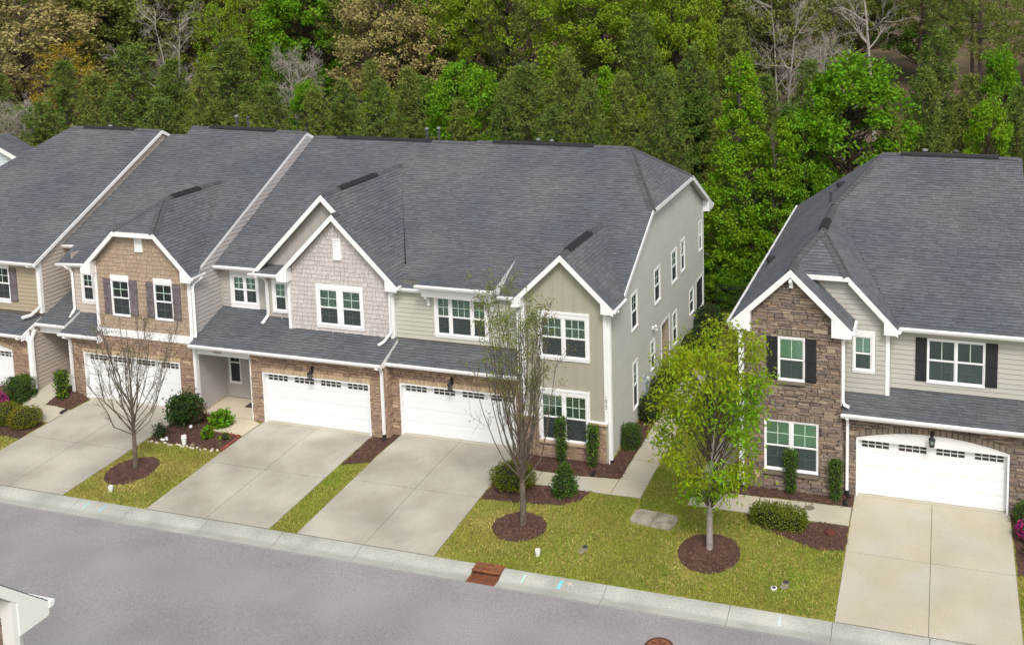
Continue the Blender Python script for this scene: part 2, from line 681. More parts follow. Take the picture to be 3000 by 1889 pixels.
def lay_shingle(th, polys3, exposure=0.145, name='shingle', m=None, over=0.025):
    F = roof_frame(polys3[0])
    polys = [ccw([F.to(p) for p in q]) for q in polys3]
    reg = Region(polys)
    x0, y0, x1, y1 = bounds(polys)
    v = y0
    m = m or SHINGLE
    while v < y1:
        u = x0 - random.uniform(0, 0.3)
        while u < x1:
            w = random.choice((0.16, 0.22, 0.28, 0.34, 0.4))
            thick = random.choice((0.016, 0.016, 0.024))
            rect = [(u + 0.003, v + 0.006 - (over if v == y0 else 0.0)), (u + w - 0.003, v + 0.006 - (over if v == y0 else 0.0)), (u + w - 0.003, v + exposure), (u + 0.003, v + exposure)]
            for q in reg.cut(rect):
                if area(q) > 0.0015:
                    add_piece(th, name, q, [thick + 0.012 - 0.016 * (p[1] - v) / exposure for p in q], F, m)
            u += w
        v += exposure


def piece_geo(poly, depths, inset):
    k = len(poly)
    v = [(x, y, -0.004) for x, y in poly]
    f = []
    if inset:
        cx = sum(p[0] for p in poly) / k
        cy = sum(p[1] for p in poly) / k
        v += [(x, y, d * 0.5) for (x, y), d in zip(poly, depths)]
        for (x, y), d in zip(poly, depths):
            lx, ly = cx - x, cy - y
            L = math.hypot(lx, ly) or 1
            t = min(0.02, L * 0.3) / L
            v.append((x + lx * t, y + ly * t, d))
        for r in (0, k):
            for i in range(k):
                j = (i + 1) % k
                f.append((r + i, r + j, r + k + j, r + k + i))
        f.append(tuple(2 * k + i for i in range(k)))
    else:
        v += [(x, y, d) for (x, y), d in zip(poly, depths)]
        for i in range(k):
            j = (i + 1) % k
            f.append((i, j, k + j, k + i))
        f.append(tuple(k + i for i in range(k)))
    return v, f


def emit_pieces(limit=300):
    """The pieces that show largest become objects of their own; the rest of a kind on a thing are joined into one part."""
    cam_p = np.array(CAM_POS)
    cache = {}
    for (tn, name), lst in PIECES.items():
        th = bpy.data.objects[tn]
        loc = np.array(root_loc(th))
        size = []
        for (poly, dep, F, m, ins) in lst:
            cu = sum(p[0] for p in poly) / len(poly)
            cv = sum(p[1] for p in poly) / len(poly)
            c = F.p(cu, cv)
            d = cam_p - c
            dist = np.linalg.norm(d)
            size.append(area(poly) * max(0.0, float(d @ F.n) / dist) / dist ** 2)
        order = sorted(range(len(lst)), key=lambda i: -size[i])
        rest = {}
        for rank, i in enumerate(order):
            poly, dep, F, m, ins = lst[i]
            if rank < limit:
                cu = sum(p[0] for p in poly) / len(poly)
                cv = sum(p[1] for p in poly) / len(poly)
                loc_poly = [(round(x - cu, 3), round(y - cv, 3)) for x, y in poly]
                dd = [round(x, 3) for x in dep]
                key = (m.name, tuple(loc_poly), tuple(dd), ins)
                me = cache.get(key)
                if me is None:
                    v, f = piece_geo(loc_poly, dd, ins)
                    me = bpy.data.meshes.new(name)
                    me.from_pydata(v, [], f)
                    me.materials.append(m)
                    cache[key] = me
                o = bpy.data.objects.new(name, me)
                c = F.p(cu, cv) - loc
                o.matrix_local = Matrix(((F.u[0], F.v[0], F.n[0], c[0]), (F.u[1], F.v[1], F.n[1], c[1]), (F.u[2], F.v[2], F.n[2], c[2]), (0, 0, 0, 1)))
                COL.objects.link(o)
                o.parent = th
            else:
                rest.setdefault(m.name, []).append(i)
        for mn, idx in rest.items():
            V, Fc = [], []
            for i in idx:
                poly, dep, F, m, ins = lst[i]
                v, f = piece_geo(poly, dep, ins)
                b = len(V)
                A = np.array(v)
                W = F.o + A[:, :1] * F.u + A[:, 1:2] * F.v + A[:, 2:3] * F.n - loc
                V += W.tolist()
                Fc += [tuple(b + j for j in q) for q in f]
            me = bpy.data.meshes.new(name)
            me.from_pydata(V, [], Fc)
            me.materials.append(MATS[mn])
            o = bpy.data.objects.new({'siding_board': 'siding', 'shake': 'shake_siding', 'stone': 'stone_veneer', 'shingle': 'shingle_field'}.get(name, name + '_field'), me)
            COL.objects.link(o)
            o.parent = th
            o['kind'] = 'stuff'


# ------------------------------------------------------------------ building parts
def wall(th, F, polys, holes, m, name='wall', thick=0.0):
    g = Geo()
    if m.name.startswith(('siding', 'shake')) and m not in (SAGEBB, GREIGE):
        m = gap_shade_of(m)
    for q in [c for p in polys for c in convex_parts(p)]:
        x0, y0, x1, y1 = bounds([q])
        for r in minus((x0, y0, x1, y1), holes):
            k = clip([(r[0], r[1]), (r[2], r[1]), (r[2], r[3]), (r[0], r[3])], q)
            if len(k) > 2:
                g.poly([F.p(u, v, 0) for u, v in k])
    return g.obj(name, m, th)


def roof_slab(th, polys3, t=0.17, name='roof', fascia=None):
    """sheathing: dark top, painted edge and soffit below"""
    g = Geo()
    for q in polys3:
        F = roof_frame(q)
        q2 = ccw([F.to(p) for p in q])
        top = [F.p(u, v, 0) for u, v in q2]
        low = [p - np.array((0, 0, t)) for p in top]
        g.poly(top, 0)
        g.poly(list(reversed(low)), 2)
        for i in range(len(top)):
            j = (i + 1) % len(top)
            g.poly([low[i], low[j], top[j], top[i]], 1)
    return g.obj(name, [FELT, fascia or WHITE, SOFFIT], th)


def roof(th, polys3, t=0.17, shingles=True, name='roof'):
    o = roof_slab(th, polys3, t, name)
    if shingles:
        lay_shingle(th, polys3)
    return o


def caps(th, p0, p1, na, nb, w=0.17, step=0.2):
    """bent cap shingles along a ridge or hip, na / nb: normals of the two planes"""
    p0, p1 = np.array(p0, float), np.array(p1, float)
    d = p1 - p0
    L = np.linalg.norm(d)
    d /= L
    k = int(L / step)
    out = []
    for n in (na, nb):
        n = np.array(n, float); n /= np.linalg.norm(n)
        s = np.cross(n, d); s /= np.linalg.norm(s)
        if s[2] > 0: s = -s
        out.append((s, n))
    g = Geo()
    for i in range(k):
        a = p0 + d * (i * step)
        b = p0 + d * ((i + 1) * step + 0.03)
        lift_a, lift_b = 0.052, 0.034
        for (s, n) in out:
            q = [a + n * lift_a, b + n * lift_b, b + s * w + n * lift_b, a + s * w + n * lift_a]
            nn = np.cross(q[1] - q[0], q[3] - q[0])
            if nn @ n < 0:
                q = q[::-1]
            g.poly(q)
            g.poly([q[i2] - n * 0.03 for i2 in (3, 2, 1, 0)])
            for e in range(4):
                f2 = (e + 1) % 4
                g.poly([q[e] - n * 0.03, q[f2] - n * 0.03, q[f2], q[e]])
    return g.obj('ridge_cap', CAPS, th)


def plane_n(a, b, c):
    n = np.cross(np.array(b, float) - a, np.array(c, float) - a)
    n /= np.linalg.norm(n)
    return n if n[2] > 0 else -n


def ridge_vent(th, p0, p1, slope_a, slope_b):
    """long low cap over a slot; slopes: horizontal unit vectors pointing down each side with their fall"""
    g = Geo()
    p0, p1 = np.array(p0, float), np.array(p1, float)
    for (hx, hy, fall) in (slope_a, slope_b):
        s = np.array((hx, hy, -fall)); s /= np.linalg.norm(s)
        n = np.array((hx * fall, hy * fall, 1.0)); n /= np.linalg.norm(n)
        for (w0, w1, h0, h1) in ((0, 0.16, 0.10, 0.085),):
            a, b = p0 + s * w0, p1 + s * w0
            c, d = p1 + s * w1, p0 + s * w1
            top = [a + n * h0, b + n * h0, c + n * h1, d + n * h1]
            low = [a, b, c, d]
            if np.cross(top[1] - top[0], top[3] - top[0]) @ n < 0:
                top, low = top[::-1], low[::-1]
            g.poly(top)
            for i in range(4):
                j = (i + 1) % 4
                g.poly([low[i], low[j], top[j], top[i]])
    return g.obj('ridge_vent', BLACK, th)


def gutter(th, p0, p1, out, name='gutter'):
    """open channel from p0 to p1 (top back edge), out: unit vector away from the house"""
    p0, p1, o = np.array(p0, float), np.array(p1, float), np.array(out, float)
    z = np.array((0, 0, 1.0))
    prof = [(0, 0), (0.0, -0.11), (0.085, -0.11), (0.125, -0.03), (0.125, 0.008), (0.112, 0.008), (0.112, -0.03), (0.078, -0.1), (0.012, -0.1), (0.012, 0)]
    g = Geo()
    A = [p0 + o * a + z * b for a, b in prof]
    B = [p1 + o * a + z * b for a, b in prof]
    k = len(prof)
    flip = np.cross(p1 - p0, o)[2] > 0
    for i in range(k):
        j = (i + 1) % k
        q = [A[i], A[j], B[j], B[i]]
        g.poly(q if not flip else q[::-1])
    for P in (p0, p1):
        g.poly([P + o * a + z * b for a, b in prof[:5]])
    return g.obj(name, WHITE, th)


def downspout(th, path, boot=False, w=0.05):
    g = Geo()
    g.tube(path, w * 1.35, n=4)
    o = g.obj('downspout', WHITE, th)
    if boot:
        b = Geo()
        x, y, z = path[-1]
        b.tube([(x, y, z + 0.02), (x, y, z - 0.12), (x + 0.08, y - 0.14, z - 0.2)], 0.075, n=8)
        b.obj('drain_boot', BLACK, o)
    return o


def window(th, F, units, z0, z1, zmid, trim, muntin=(2, 2, 2, 2), blinds=('open', 'open'), screen=True, head=0.0, glass=None, curtain=False):
    """units: [(u0, u1)] glass widths; trim: (u0, u1, v0, v1) outer edge of the casing"""
    g = Geo()
    a0, a1 = units[0][0] - 0.045, units[-1][1] + 0.045
    b0, b1 = z0 - 0.045, z1 + 0.045
    t0, t1, s0, s1 = trim
    g.fbox(F, t0, a0, s0, s1, -0.005, 0.05)
    g.fbox(F, a1, t1, s0, s1, -0.005, 0.05)
    g.fbox(F, a0, a1, s0, b0, -0.005, 0.05)
    g.fbox(F, a0, a1, b1, s1, -0.005, 0.05)
    if head:
        g.fbox(F, t0 - 0.012, t1 + 0.012, s1 - 0.075, s1 + 0.006, 0.051, 0.075)
    if s0 < b0 - 0.05:
        g.fbox(F, t0 - 0.008, t1 + 0.008, b0 - 0.05, b0 - 0.012, 0.051, 0.07)
    for i in range(len(units) - 1):
        g.fbox(F, units[i][1] + 0.045, units[i + 1][0] - 0.045, b0, b1, -0.005, 0.044)
    w = g.obj('window', WHITE, th)
    for (u0, u1) in units:
        s = Geo()
        for (c0, c1, n0, n1) in ((z0, zmid, -0.03, 0.012), (zmid, z1, -0.012, 0.03)):
            e = 0.045
            top_e = 0.025 if c1 != z1 else e
            bot_e = 0.025 if c0 != z0 else e
            s.fbox(F, u0 - e, u0, c0 - bot_e, c1 + top_e, n0, n1)
            s.fbox(F, u1, u1 + e, c0 - bot_e, c1 + top_e, n0, n1)
            s.fbox(F, u0, u1, c0 - bot_e, c0 + (0.0 if c0 == z0 else 0.028), n0, n1)
            s.fbox(F, u0, u1, c1 - (0.0 if c1 == z1 else 0.028), c1 + top_e, n0, n1)
        s.obj('sash', WHITE, w)
        for k, (c0, c1, cols, rows) in enumerate(((z0, zmid - 0.028, muntin[2], muntin[3]), (zmid + 0.028, z1, muntin[0], muntin[1]))):
            pg = Geo()
            pg.fbox(F, u0, u1, c0, c1, -0.016 + 0.01 * k, -0.011 + 0.01 * k)
            pg.obj('pane', glass or GLASS, w)
            if cols > 1 or rows > 1:
                mg = Geo()
                for i in range(1, cols):
                    x = u0 + (u1 - u0) * i / cols
                    mg.fbox(F, x - 0.013, x + 0.013, c0, c1, -0.010 + 0.01 * k, -0.004 + 0.01 * k)
                for i in range(1, rows):
                    y = c0 + (c1 - c0) * i / rows
                    mg.fbox(F, u0, u1, y - 0.013, y + 0.013, -0.0105 + 0.01 * k, -0.0045 + 0.01 * k)
                mg.obj('muntin', PALEBAR if (k == 1 or not screen) else mat('muntin_screened', (0.3, 0.4, 0.36), 0.6), w)
            kind = blinds[k]
            if kind:
                bg = Geo()
                step = 0.062
                tilt = 0.026 if kind == 'open' else 0.055
                v = c0 + 0.02
                while v < c1:
                    dz = 0.014 if kind == 'open' else 0.044
                    p = [F.p(u0 - .03, v, -0.045), F.p(u1 + .03, v, -0.045), F.p(u1 + .03, v + dz, -0.045 - (0.045 if kind == 'open' else 0.012)), F.p(u0 - .03, v + dz, -0.045 - (0.045 if kind == 'open' else 0.012))]
                    bg.poly(p)
                    q = [x + np.array((0, 0, 0.004)) for x in p]
                    bg.poly(q[::-1])
                    v += step if kind == 'open' else 0.05
                bg.obj('blind', BLIND, w)
        if curtain:
            cg = Geo()
            n = 9
            for i in range(n):
                x = u0 + (u1 - u0) * 0.38 * i / n
                x2 = u0 + (u1 - u0) * 0.38 * (i + 1) / n
                cg.poly([F.p(x, z0, -0.12 - 0.03 * (i % 2)), F.p(x2, z0, -0.12 - 0.03 * ((i + 1) % 2)), F.p(x2, z1, -0.12 - 0.03 * ((i + 1) % 2)), F.p(x, z1, -0.12 - 0.03 * (i % 2))])
            cg.obj('curtain', mat('curtain_blue_grey', (0.35, 0.42, 0.48), 0.9), w)
        if screen:
            sg = Geo()
            sg.fbox(F, u0, u1, z0, zmid - 0.028, 0.0075, 0.009)
            sg.obj('insect_screen', SCREEN, w)
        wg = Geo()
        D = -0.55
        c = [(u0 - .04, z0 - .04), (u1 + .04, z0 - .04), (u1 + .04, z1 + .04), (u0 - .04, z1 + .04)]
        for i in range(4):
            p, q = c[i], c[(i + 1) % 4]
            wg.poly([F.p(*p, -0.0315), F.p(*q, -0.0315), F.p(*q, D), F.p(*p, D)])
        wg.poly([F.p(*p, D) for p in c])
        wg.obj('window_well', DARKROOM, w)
    return w


def hole_of(units, z0, z1):
    return (units[0][0] - 0.04, z0 - 0.04, units[-1][1] + 0.04, z1 + 0.04)


def shutter(th, F, u0, u1, v0, v1, m, style='board'):
    g = Geo()
    g.fbox(F, u0, u1, v0, v1, 0.0, 0.045)
    o = g.obj('shutter', m, th)
    n = 3
    for i in range(n):
        b = Geo()
        b.fbox(F, u0 + (u1 - u0) * i / n + 0.004, u0 + (u1 - u0) * (i + 1) / n - 0.004, v0 + 0.002, v1 - 0.002, 0.046, 0.056)
        b.obj('plank', m, o)
    for v in ((0.05, 0.11, 0.47, 0.53, 0.89, 0.95) if style == 'board' else (0.08, 0.14, 0.47, 0.53, 0.86, 0.92))[::2]:
        b = Geo()
        h = v1 - v0
        b.fbox(F, u0 - 0.003, u1 + 0.003, v0 + h * v, v0 + h * (v + 0.055), 0.057, 0.08)
        b.obj('batten', m, o)
    return o


def gable_vent(th, F, u0, u1, v0, v1):
    g = Geo()
    e = 0.05
    g.fbox(F, u0 - e, u0, v0 - e, v1 + e, 0, 0.07)
    g.fbox(F, u1, u1 + e, v0 - e, v1 + e, 0, 0.07)
    g.fbox(F, u0, u1, v1, v1 + e * 1.2, 0, 0.07)
    g.fbox(F, u0 - e - 0.01, u1 + e + 0.01, v0 - e * 2, v0 - 0.001, 0, 0.085)
    o = g.obj('gable_vent', WHITE, th)
    n = max(4, int((v1 - v0) / 0.09))
    for i in range(n):
        s = Geo()
        a = v0 + (v1 - v0) * i / n
        h = (v1 - v0) / n
        p = [F.p(u0, a, 0.06), F.p(u1, a, 0.06), F.p(u1, a + h * 0.95, 0.02), F.p(u0, a + h * 0.95, 0.02)]
        q = [x - F.n * 0.012 for x in p]
        s.poly(p)
        s.poly(q[::-1])
        for k in range(4):
            s.poly([q[k], q[(k + 1) % 4], p[(k + 1) % 4], p[k]])
        s.obj('slat', WHITE, o)
    return o


def garage(th, F, u0, u1, top, arch=0.0):
    """u0, u1, top: outer edge of the casing; arch: rise of the panel over the door"""
    j = 0.065
    g = Geo()
    g.fbox(F, u0, u0 + j, 0.02, top, -0.16, 0.03)
    g.fbox(F, u1 - j, u1, 0.02, top, -0.16, 0.03)
    if not arch:
        g.fbox(F, u0 + j, u1 - j, top - j, top, -0.16, 0.03)
    else:
        n = 16
        up = [(u0 + (u1 - u0) * i / n, top + arch * (1 - (2 * i / n - 1) ** 2)) for i in range(n + 1)]
        for i in range(n):
            a, b = up[i], up[i + 1]
            g.fprism(F, [(a[0], top - 0.075), (b[0], top - 0.075), b, a], -0.16, 0.014)
            g.fprism(F, [(a[0], a[1] - 0.03), (b[0], b[1] - 0.03), (b[0], b[1] + 0.012), (a[0], a[1] + 0.012)], 0.015, 0.045)
    g.obj('garage_frame', WHITE, th)
    a0, a1, t = u0 + j, u1 - j, top - (j if not arch else 0.075)
    d = Geo()
    d.fbox(F, a0 - 0.02, a1 + 0.02, 0.03, t + 0.02, -0.22, -0.185)
    door = d.obj('garage_door', mat('door_gap', (0.3, 0.3, 0.3)), th)
    n = 4
    h = (t - 0.03) / n
    wins = []
    W = a1 - a0
    for i in range(4):
        c = a0 + W * (0.117 + 0.2553 * i)
        wins.append((c - 0.097 * W, c + 0.097 * W, t - 0.33, t - 0.045))
    for k in range(n):
        s = Geo()
        v0, v1 = 0.03 + k * h + 0.004, 0.03 + (k + 1) * h - 0.004
        holes = [(x0, z0, x1, z1) for x0, x1, z0, z1 in wins] if k == n - 1 else []
        for r in minus((a0, v0, a1, v1), holes):
            s.fbox(F, r[0], r[2], r[1], r[3], -0.184, -0.15)
        # pressed long panels: two bands of thin raised planks per section
        if k < n - 1:
            for i in range(4):
                c = a0 + W * (0.117 + 0.2553 * i)
                for (e0, e1) in ((0.10, 0.48), (0.54, 0.92)):
                    s.fbox(F, c - 0.115 * W, c + 0.115 * W, v0 + h * e0, v0 + h * e1, -0.149, -0.141)
        s.obj('door_section', DOORWHITE, door)
    for (x0, x1, z0, z1) in wins:
        p = Geo()
        p.fbox(F, x0, x1, z0, z1, -0.178, -0.174)
        p.obj('pane', mat('garage_glass', (0.035, 0.03, 0.028), 0.12, spec=0.6), door)
        m = Geo()
        for i in range(5):
            x = x0 + (x1 - x0) * i / 4
            m.fbox(F, x - 0.013, x + 0.013, z0, z1, -0.173, -0.138)
        for i in range(3):
            z = z0 + (z1 - z0) * i / 2
            m.fbox(F, x0 - 0.013, x1 + 0.013, z - 0.013, z + 0.013, -0.1735, -0.1385)
        m.obj('muntin', DOORWHITE, door)
    b = Geo()
    b.fbox(F, a0, a1, 0.012, 0.032, -0.2, -0.145)
    b.obj('bottom_seal', BLACK, door)
    h2 = Geo()
    h2.fbox(F, (a0 + a1) / 2 - 0.05, (a0 + a1) / 2 + 0.05, 0.10, 0.13, -0.149, -0.115)
    h2.obj('handle', WHITE, door)
    return door


def lintel(th, F, u0, u1, v, m, w=0.19, h=0.2, arch=0.0, dep=0.05):
    n = max(2, int(round((u1 - u0) / w)))
    for i in range(n):
        a, b = u0 + (u1 - u0) * i / n, u0 + (u1 - u0) * (i + 1) / n
        y = lambda x: v + arch * (1 - (2 * (x - u0) / (u1 - u0) - 1) ** 2)
        q = [(a + 0.005, y(a)), (b - 0.005, y(b)), (b - 0.005, y(b) + h * random.uniform(0.93, 1.0)), (a + 0.005, y(a) + h * random.uniform(0.93, 1.0))]
        d = dep * random.uniform(0.9, 1.15)
        add_piece(th, 'lintel_block', q, [d] * 4, F, m, 0.1)


def battens(th, F, us, v0s, v1s, m):
    for u, a, b in zip(us, v0s, v1s):
        g = Geo()
        g.fbox(F, u - 0.03, u + 0.03, a, b, 0.0, 0.022)
        g.obj('batten', m, th)


def lantern(th, F, u, v):
    """black carriage lamp, v: height of the back plate's centre"""
    g = Geo()
    g.fbox(F, u - 0.055, u + 0.055, v - 0.13, v + 0.13, 0.05, 0.075)
    g.tube([F.p(u, v + 0.04, 0.07), F.p(u, v + 0.12, 0.16), F.p(u, v + 0.06, 0.24), F.p(u, v - 0.02, 0.24)], 0.014, n=6)
    c = F.p(u, v, 0.24)
    g.lathe(c, [(0.02, -0.0), (0.05, -0.03), (0.115, -0.09), (0.12, -0.11), (0.105, -0.112)], n=10)
    g.lathe(c, [(0.07, -0.36), (0.085, -0.35), (0.08, -0.33), (0.02, -0.31)], n=10)
    for k in range(6):
        t = math.pi * k / 3
        g.tube([c + np.array((0.1 * math.cos(t), 0.1 * math.sin(t), -0.1)), c + np.array((0.076 * math.cos(t), 0.076 * math.sin(t), -0.34))], 0.009, n=4)
    o = g.obj('lantern', BLACK, th)
    b = Geo()
    b.lathe(c, [(0.07, -0.33), (0.094, -0.11)], n=10)
    b.obj('lamp_glass', GLASS2, o)
    return o


def text(th, s, F, u, v, n, size, m, parent=None, spacing=1.0, line=1.0):
    c = bpy.data.curves.new('house_number', 'FONT')
    c.body = s
    c.size = size
    c.extrude = 0.006
    c.align_x = 'CENTER'
    c.align_y = 'CENTER'
    c.space_character = spacing
    c.space_line = line
    c.materials.append(m)
    tmp = bpy.data.objects.new('house_number', c)
    me = bpy.data.meshes.new_from_object(tmp)
    bpy.data.objects.remove(tmp)
    o = bpy.data.objects.new('house_number', me)
    COL.objects.link(o)
    o.parent = th
    p = F.p(u, v, n) - np.array(root_loc(th))
    o.matrix_local = Matrix(((F.u[0], F.v[0], F.n[0], p[0]), (F.u[1], F.v[1], F.n[1], p[1]), (F.u[2], F.v[2], F.n[2], p[2]), (0, 0, 0, 1)))
    return o


def roof_pipe(th, x, y, z0, z1, r=0.055, cap=LIGHTCAP):
    g = Geo()
    g.lathe((x, y, 0), [(r * 2.6, z0 - 0.12), (r * 1.3, z0 + 0.1), (r, z0 + 0.1), (r, z1)], n=10)
    o = g.obj('roof_pipe', GREYPIPE, th)
    c = Geo()
    c.lathe((x, y, 0), [(r * 1.5, z1), (r * 1.75, z1 + 0.03), (r * 1.5, z1 + 0.09), (r * 0.4, z1 + 0.11)], n=10)
    c.obj('pipe_cap', cap, o)
    return o


def board(th, F, u0, u1, v0, v1, n0=0.0, n1=0.04, m=None, name='trim_board'):
    g = Geo()
    g.fbox(F, u0, u1, v0, v1, n0, n1)
    return g.obj(name, m or WHITE, th)


def rake(th, F, p0, p1, h=0.2, n0=0.0, n1=0.035, name='rake_board', m=None):
    """sloping board whose top edge runs p0 -> p1 in the wall frame"""
    g = Geo()
    g.fprism(F, ccw([p0, p1, (p1[0], p1[1] - h), (p0[0], p0[1] - h)]), n0, n1)
    return g.obj(name, m or WHITE, th)


def eave_return(th, F, pts, n0, n1, name='eave_return'):
    g = Geo()
    g.fprism(F, ccw(pts), n0, n1)
    return g.obj(name, WHITE, th)

# ------------------------------------------------------------------ the houses (metres; garage wall of the middle house is y = 0)
SHIFT = {}      # a house set a little nearer and higher than drawn


def plane_y(a, b):
    return lambda x, y: (x, y, a + b * y)


def shell(th, x0, x1, y0, y1, z, m, gables=None):
    """the walls no picture shows: back and hidden ends"""
    g = Geo()
    g.poly([(x1, y1, 0), (x0, y1, 0), (x0, y1, z), (x1, y1, z)])
    g.poly([(x0, y1, 0), (x0, y0, 0), (x0, y0, z), (x0, y1, z)])
    g.obj('rear_wall', m, th)


# ---- house with tan shakes (second from the left)
def house_tan():
    th = thing('townhouse', 'townhouse with tan shake gable, clipped peak and grey weathered shutters', 'house', (-7.7, 0, 0), 'townhouses of the row')
    F0 = front(0.0)
    gar = (-9.13, 0.0, -4.08, 2.17)
    wall(th, F0, [[(-9.75, 0), (-3.3, 0), (-3.3, 3.1), (-9.75, 3.1)]], [gar], MORTARW, 'wall')
    lay_stone(th, F0, [[(-9.75, 0.0), (-3.33, 0.0), (-3.33, 3.06), (-9.75, 3.06)]], [(-9.13, -1, -4.08, 2.37)], WARMSTONE)
    lintel(th, F0, -9.2, -4.02, 2.175, LINTELW)
    garage(th, F0, -9.13, -4.08, 2.17)
    # pier return and porch
    board(th, F0, -8.22, -3.27, 3.06, 3.38, 0.0, 0.075, name='band_board')
    up = [(-8.22, 3.3), (-3.3, 3.3), (-3.3, 5.75), (-4.74, 7.62), (-6.82, 7.62), (-8.22, 6.29)]
    w1, w2 = [(-7.29, -6.49)], [(-5.07, -4.27)]
    holes = [hole_of(w1, 4.06, 5.5), hole_of(w2, 4.06, 5.5)]
    hid = [(-7.36, 3.96, -6.42, 5.8), (-5.14, 3.96, -4.2, 5.8), (-7.76, 4.02, -7.36, 5.59), (-6.42, 4.02, -6.01, 5.59), (-5.54, 4.02, -5.14, 5.59), (-4.2, 4.02, -3.8, 5.59), (-5.94, 6.9, -5.56, 7.62)]
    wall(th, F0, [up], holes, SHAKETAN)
    lay_shake(th, F0, [[(-8.08, 3.385), (-3.43, 3.385), (-3.43, 5.95), (-4.74, 7.62), (-6.82, 7.62), (-8.08, 6.35)]], hid, SHAKETAN)
    board(th, F0, -8.22, -8.08, 3.385, 6.1, 0.0, 0.045, name='corner_board')
    board(th, F0, -3.43, -3.25, 3.385, 5.9, 0.0, 0.045, name='corner_board')
    for (u, tr) in ((w1, (-7.36, -6.42, 3.97, 5.79)), (w2, (-5.14, -4.2, 3.97, 5.79))):
        window(th, F0, u, 4.06, 5.5, 4.78, tr, (2, 2, 2, 2), (None, None), screen=True, curtain=(u is w2))
    for a in (-7.75, -6.4, -5.53, -4.18):
        shutter(th, F0, a, a + 0.38, 4.03, 5.58, SHUTWOOD)
    gable_vent(th, F0, -5.89, -5.61, 6.98, 7.58)
    # small window wall, set back
    Fs = front(0.75)
    sw = [(-9.58, -9.14)]
    swall = [[(-10.2, 3.3), (-8.2, 3.3), (-8.2, 6.0), (-10.2, 6.0)]]
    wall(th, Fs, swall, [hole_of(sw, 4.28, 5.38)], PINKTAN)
    lay_lap(th, Fs, swall, [(-9.7, 4.08, -8.98, 5.56)], PINKTAN)
    window(th, Fs, sw, 4.28, 5.38, 4.84, (-9.7, -8.98, 4.08, 5.56), (2, 2, 2, 2), (None, None))
    # side towards the next house: lap siding in the porch and above, then the strip over the lower roof
    Fx = side(-3.23)
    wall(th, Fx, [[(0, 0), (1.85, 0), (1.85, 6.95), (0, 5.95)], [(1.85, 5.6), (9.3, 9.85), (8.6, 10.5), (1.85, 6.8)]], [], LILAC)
    lay_lap(th, Fx, [[(0.1, 0.12), (1.8, 0.12), (1.8, 6.8), (0.6, 6.15), (0.1, 5.9)], [(1.8, 6.2), (9.3, 10.2), (9.05, 10.32), (8.6, 10.5), (1.8, 6.8)]], [], LILAC)
    board(th, Fx, 0.0, 0.1, 0.0, 3.1, 0, 0.035, name='corner_board')
    board(th, Fx, 0.0, 0.1, 3.1, 5.9, 0, 0.035, name='corner_board')
    board(th, F0, -3.33, -3.2, 0.0, 3.06, 0.0, 0.085, name='corner_board')
    fd = Geo(); fd.box(-3.235, -3.2, 0.1, 1.8, 0, 0.11); fd.obj('foundation', PORCHCONC, th)
    # porch beside the front pier
    Fp = front(0.0)
    board(th, Fp, -11.42, -9.76, 2.86, 3.2, -0.15, 0.03, name='porch_beam')
    ce = Geo(); ce.box(-11.44, -9.77, 0.16, 2.3, 2.95, 3.0); ce.obj('porch_ceiling', SOFFIT, th)
    Fb = front(2.3)
    wall(th, Fb, [[(-11.45, 0), (-9.7, 0), (-9.7, 3.0), (-11.45, 3.0)]], [], PINKTAN)
    Fc = front(1.9)
    wall(th, Fc, [[(-11.45, 3.9), (-10.0, 3.9), (-10.0, 6.35), (-11.45, 6.35)]], [], PINKTAN)
    lay_lap(th, Fc, [[(-11.45, 4.0), (-10.2, 4.0), (-10.2, 6.3), (-11.45, 6.3)]], [], PINKTAN)
    dg = Geo(); dg.fbox(Fb, -11.2, -10.3, 0.38, 2.45, 0.0, 0.05); dg.obj('front_door', mat('front_door_red', (0.12, 0.035, 0.03), 0.5), th)
    g = Geo(); g.box(-9.76, -9.7, 0.01, 2.3, 0, 3.0); g.box(-10.2, -10.17, 0.75, 1.9, 3.5, 6.3); g.obj('porch_wall', PINKTAN, th)
    Q = plane_y(3.42, 0.42)
    roof(th, [[Q(-11.44, -0.2), Q(-9.9, -0.2), Q(-9.9, 1.9), Q(-11.44, 1.9)]], 0.14, name='porch_roof')
    gutter(th, (-11.45, -0.2, 3.325), (-9.95, -0.2, 3.325), (0, -1, 0))
    roof(th, [[(-10.0, -0.34, 3.06), (-8.02, -0.34, 3.06), (-8.02, 0.75, 3.62), (-10.0, 0.75, 3.62)]], 0.16, name='pier_roof')
    gutter(th, (-10.05, -0.34, 3.04), (-8.0, -0.34, 3.04), (0, -1, 0))
    eave_return(th, side(-8.0), [(-0.32, 2.75), (0.0, 2.75), (0.0, 3.25), (-0.32, 3.05)], -0.05, 0.0)
    # roofs
    R2 = lambda x, y: (x, y, 5.98 + 0.547 * y + 0.0525 * (x + 3.2))
    A2, B2 = R2(-10.38, 9.16), R2(-3.2, 8.55)
    roof(th, [[R2(-10.75, 0.54), R2(-8.55, 0.54), R2(-5.78, 5.4), R2(-3.2, 5.4), B2, A2, R2(-10.3, 8.57), R2(-11.44, 8.57), R2(-11.44, 1.54), R2(-10.75, 1.54)],
              [R2(-5.78, 5.4), R2(-3.2, 0.5), R2(-3.2, 5.4)]], 0.17)
    roof_slab(th, [[A2, B2, (-3.2, 17, 6.1)]])
    roof_slab(th, [[A2, (-3.2, 17, 6.1), (-10.38, 17, 6.1)]])
    roof_slab(th, [[R2(-11.44, 8.57), R2(-10.3, 8.57), (-10.3, 16, 6.0)]])
    roof_slab(th, [[R2(-11.44, 8.57), (-10.3, 16, 6.0), (-11.44, 16, 6.0)]])
    zr = 7.77
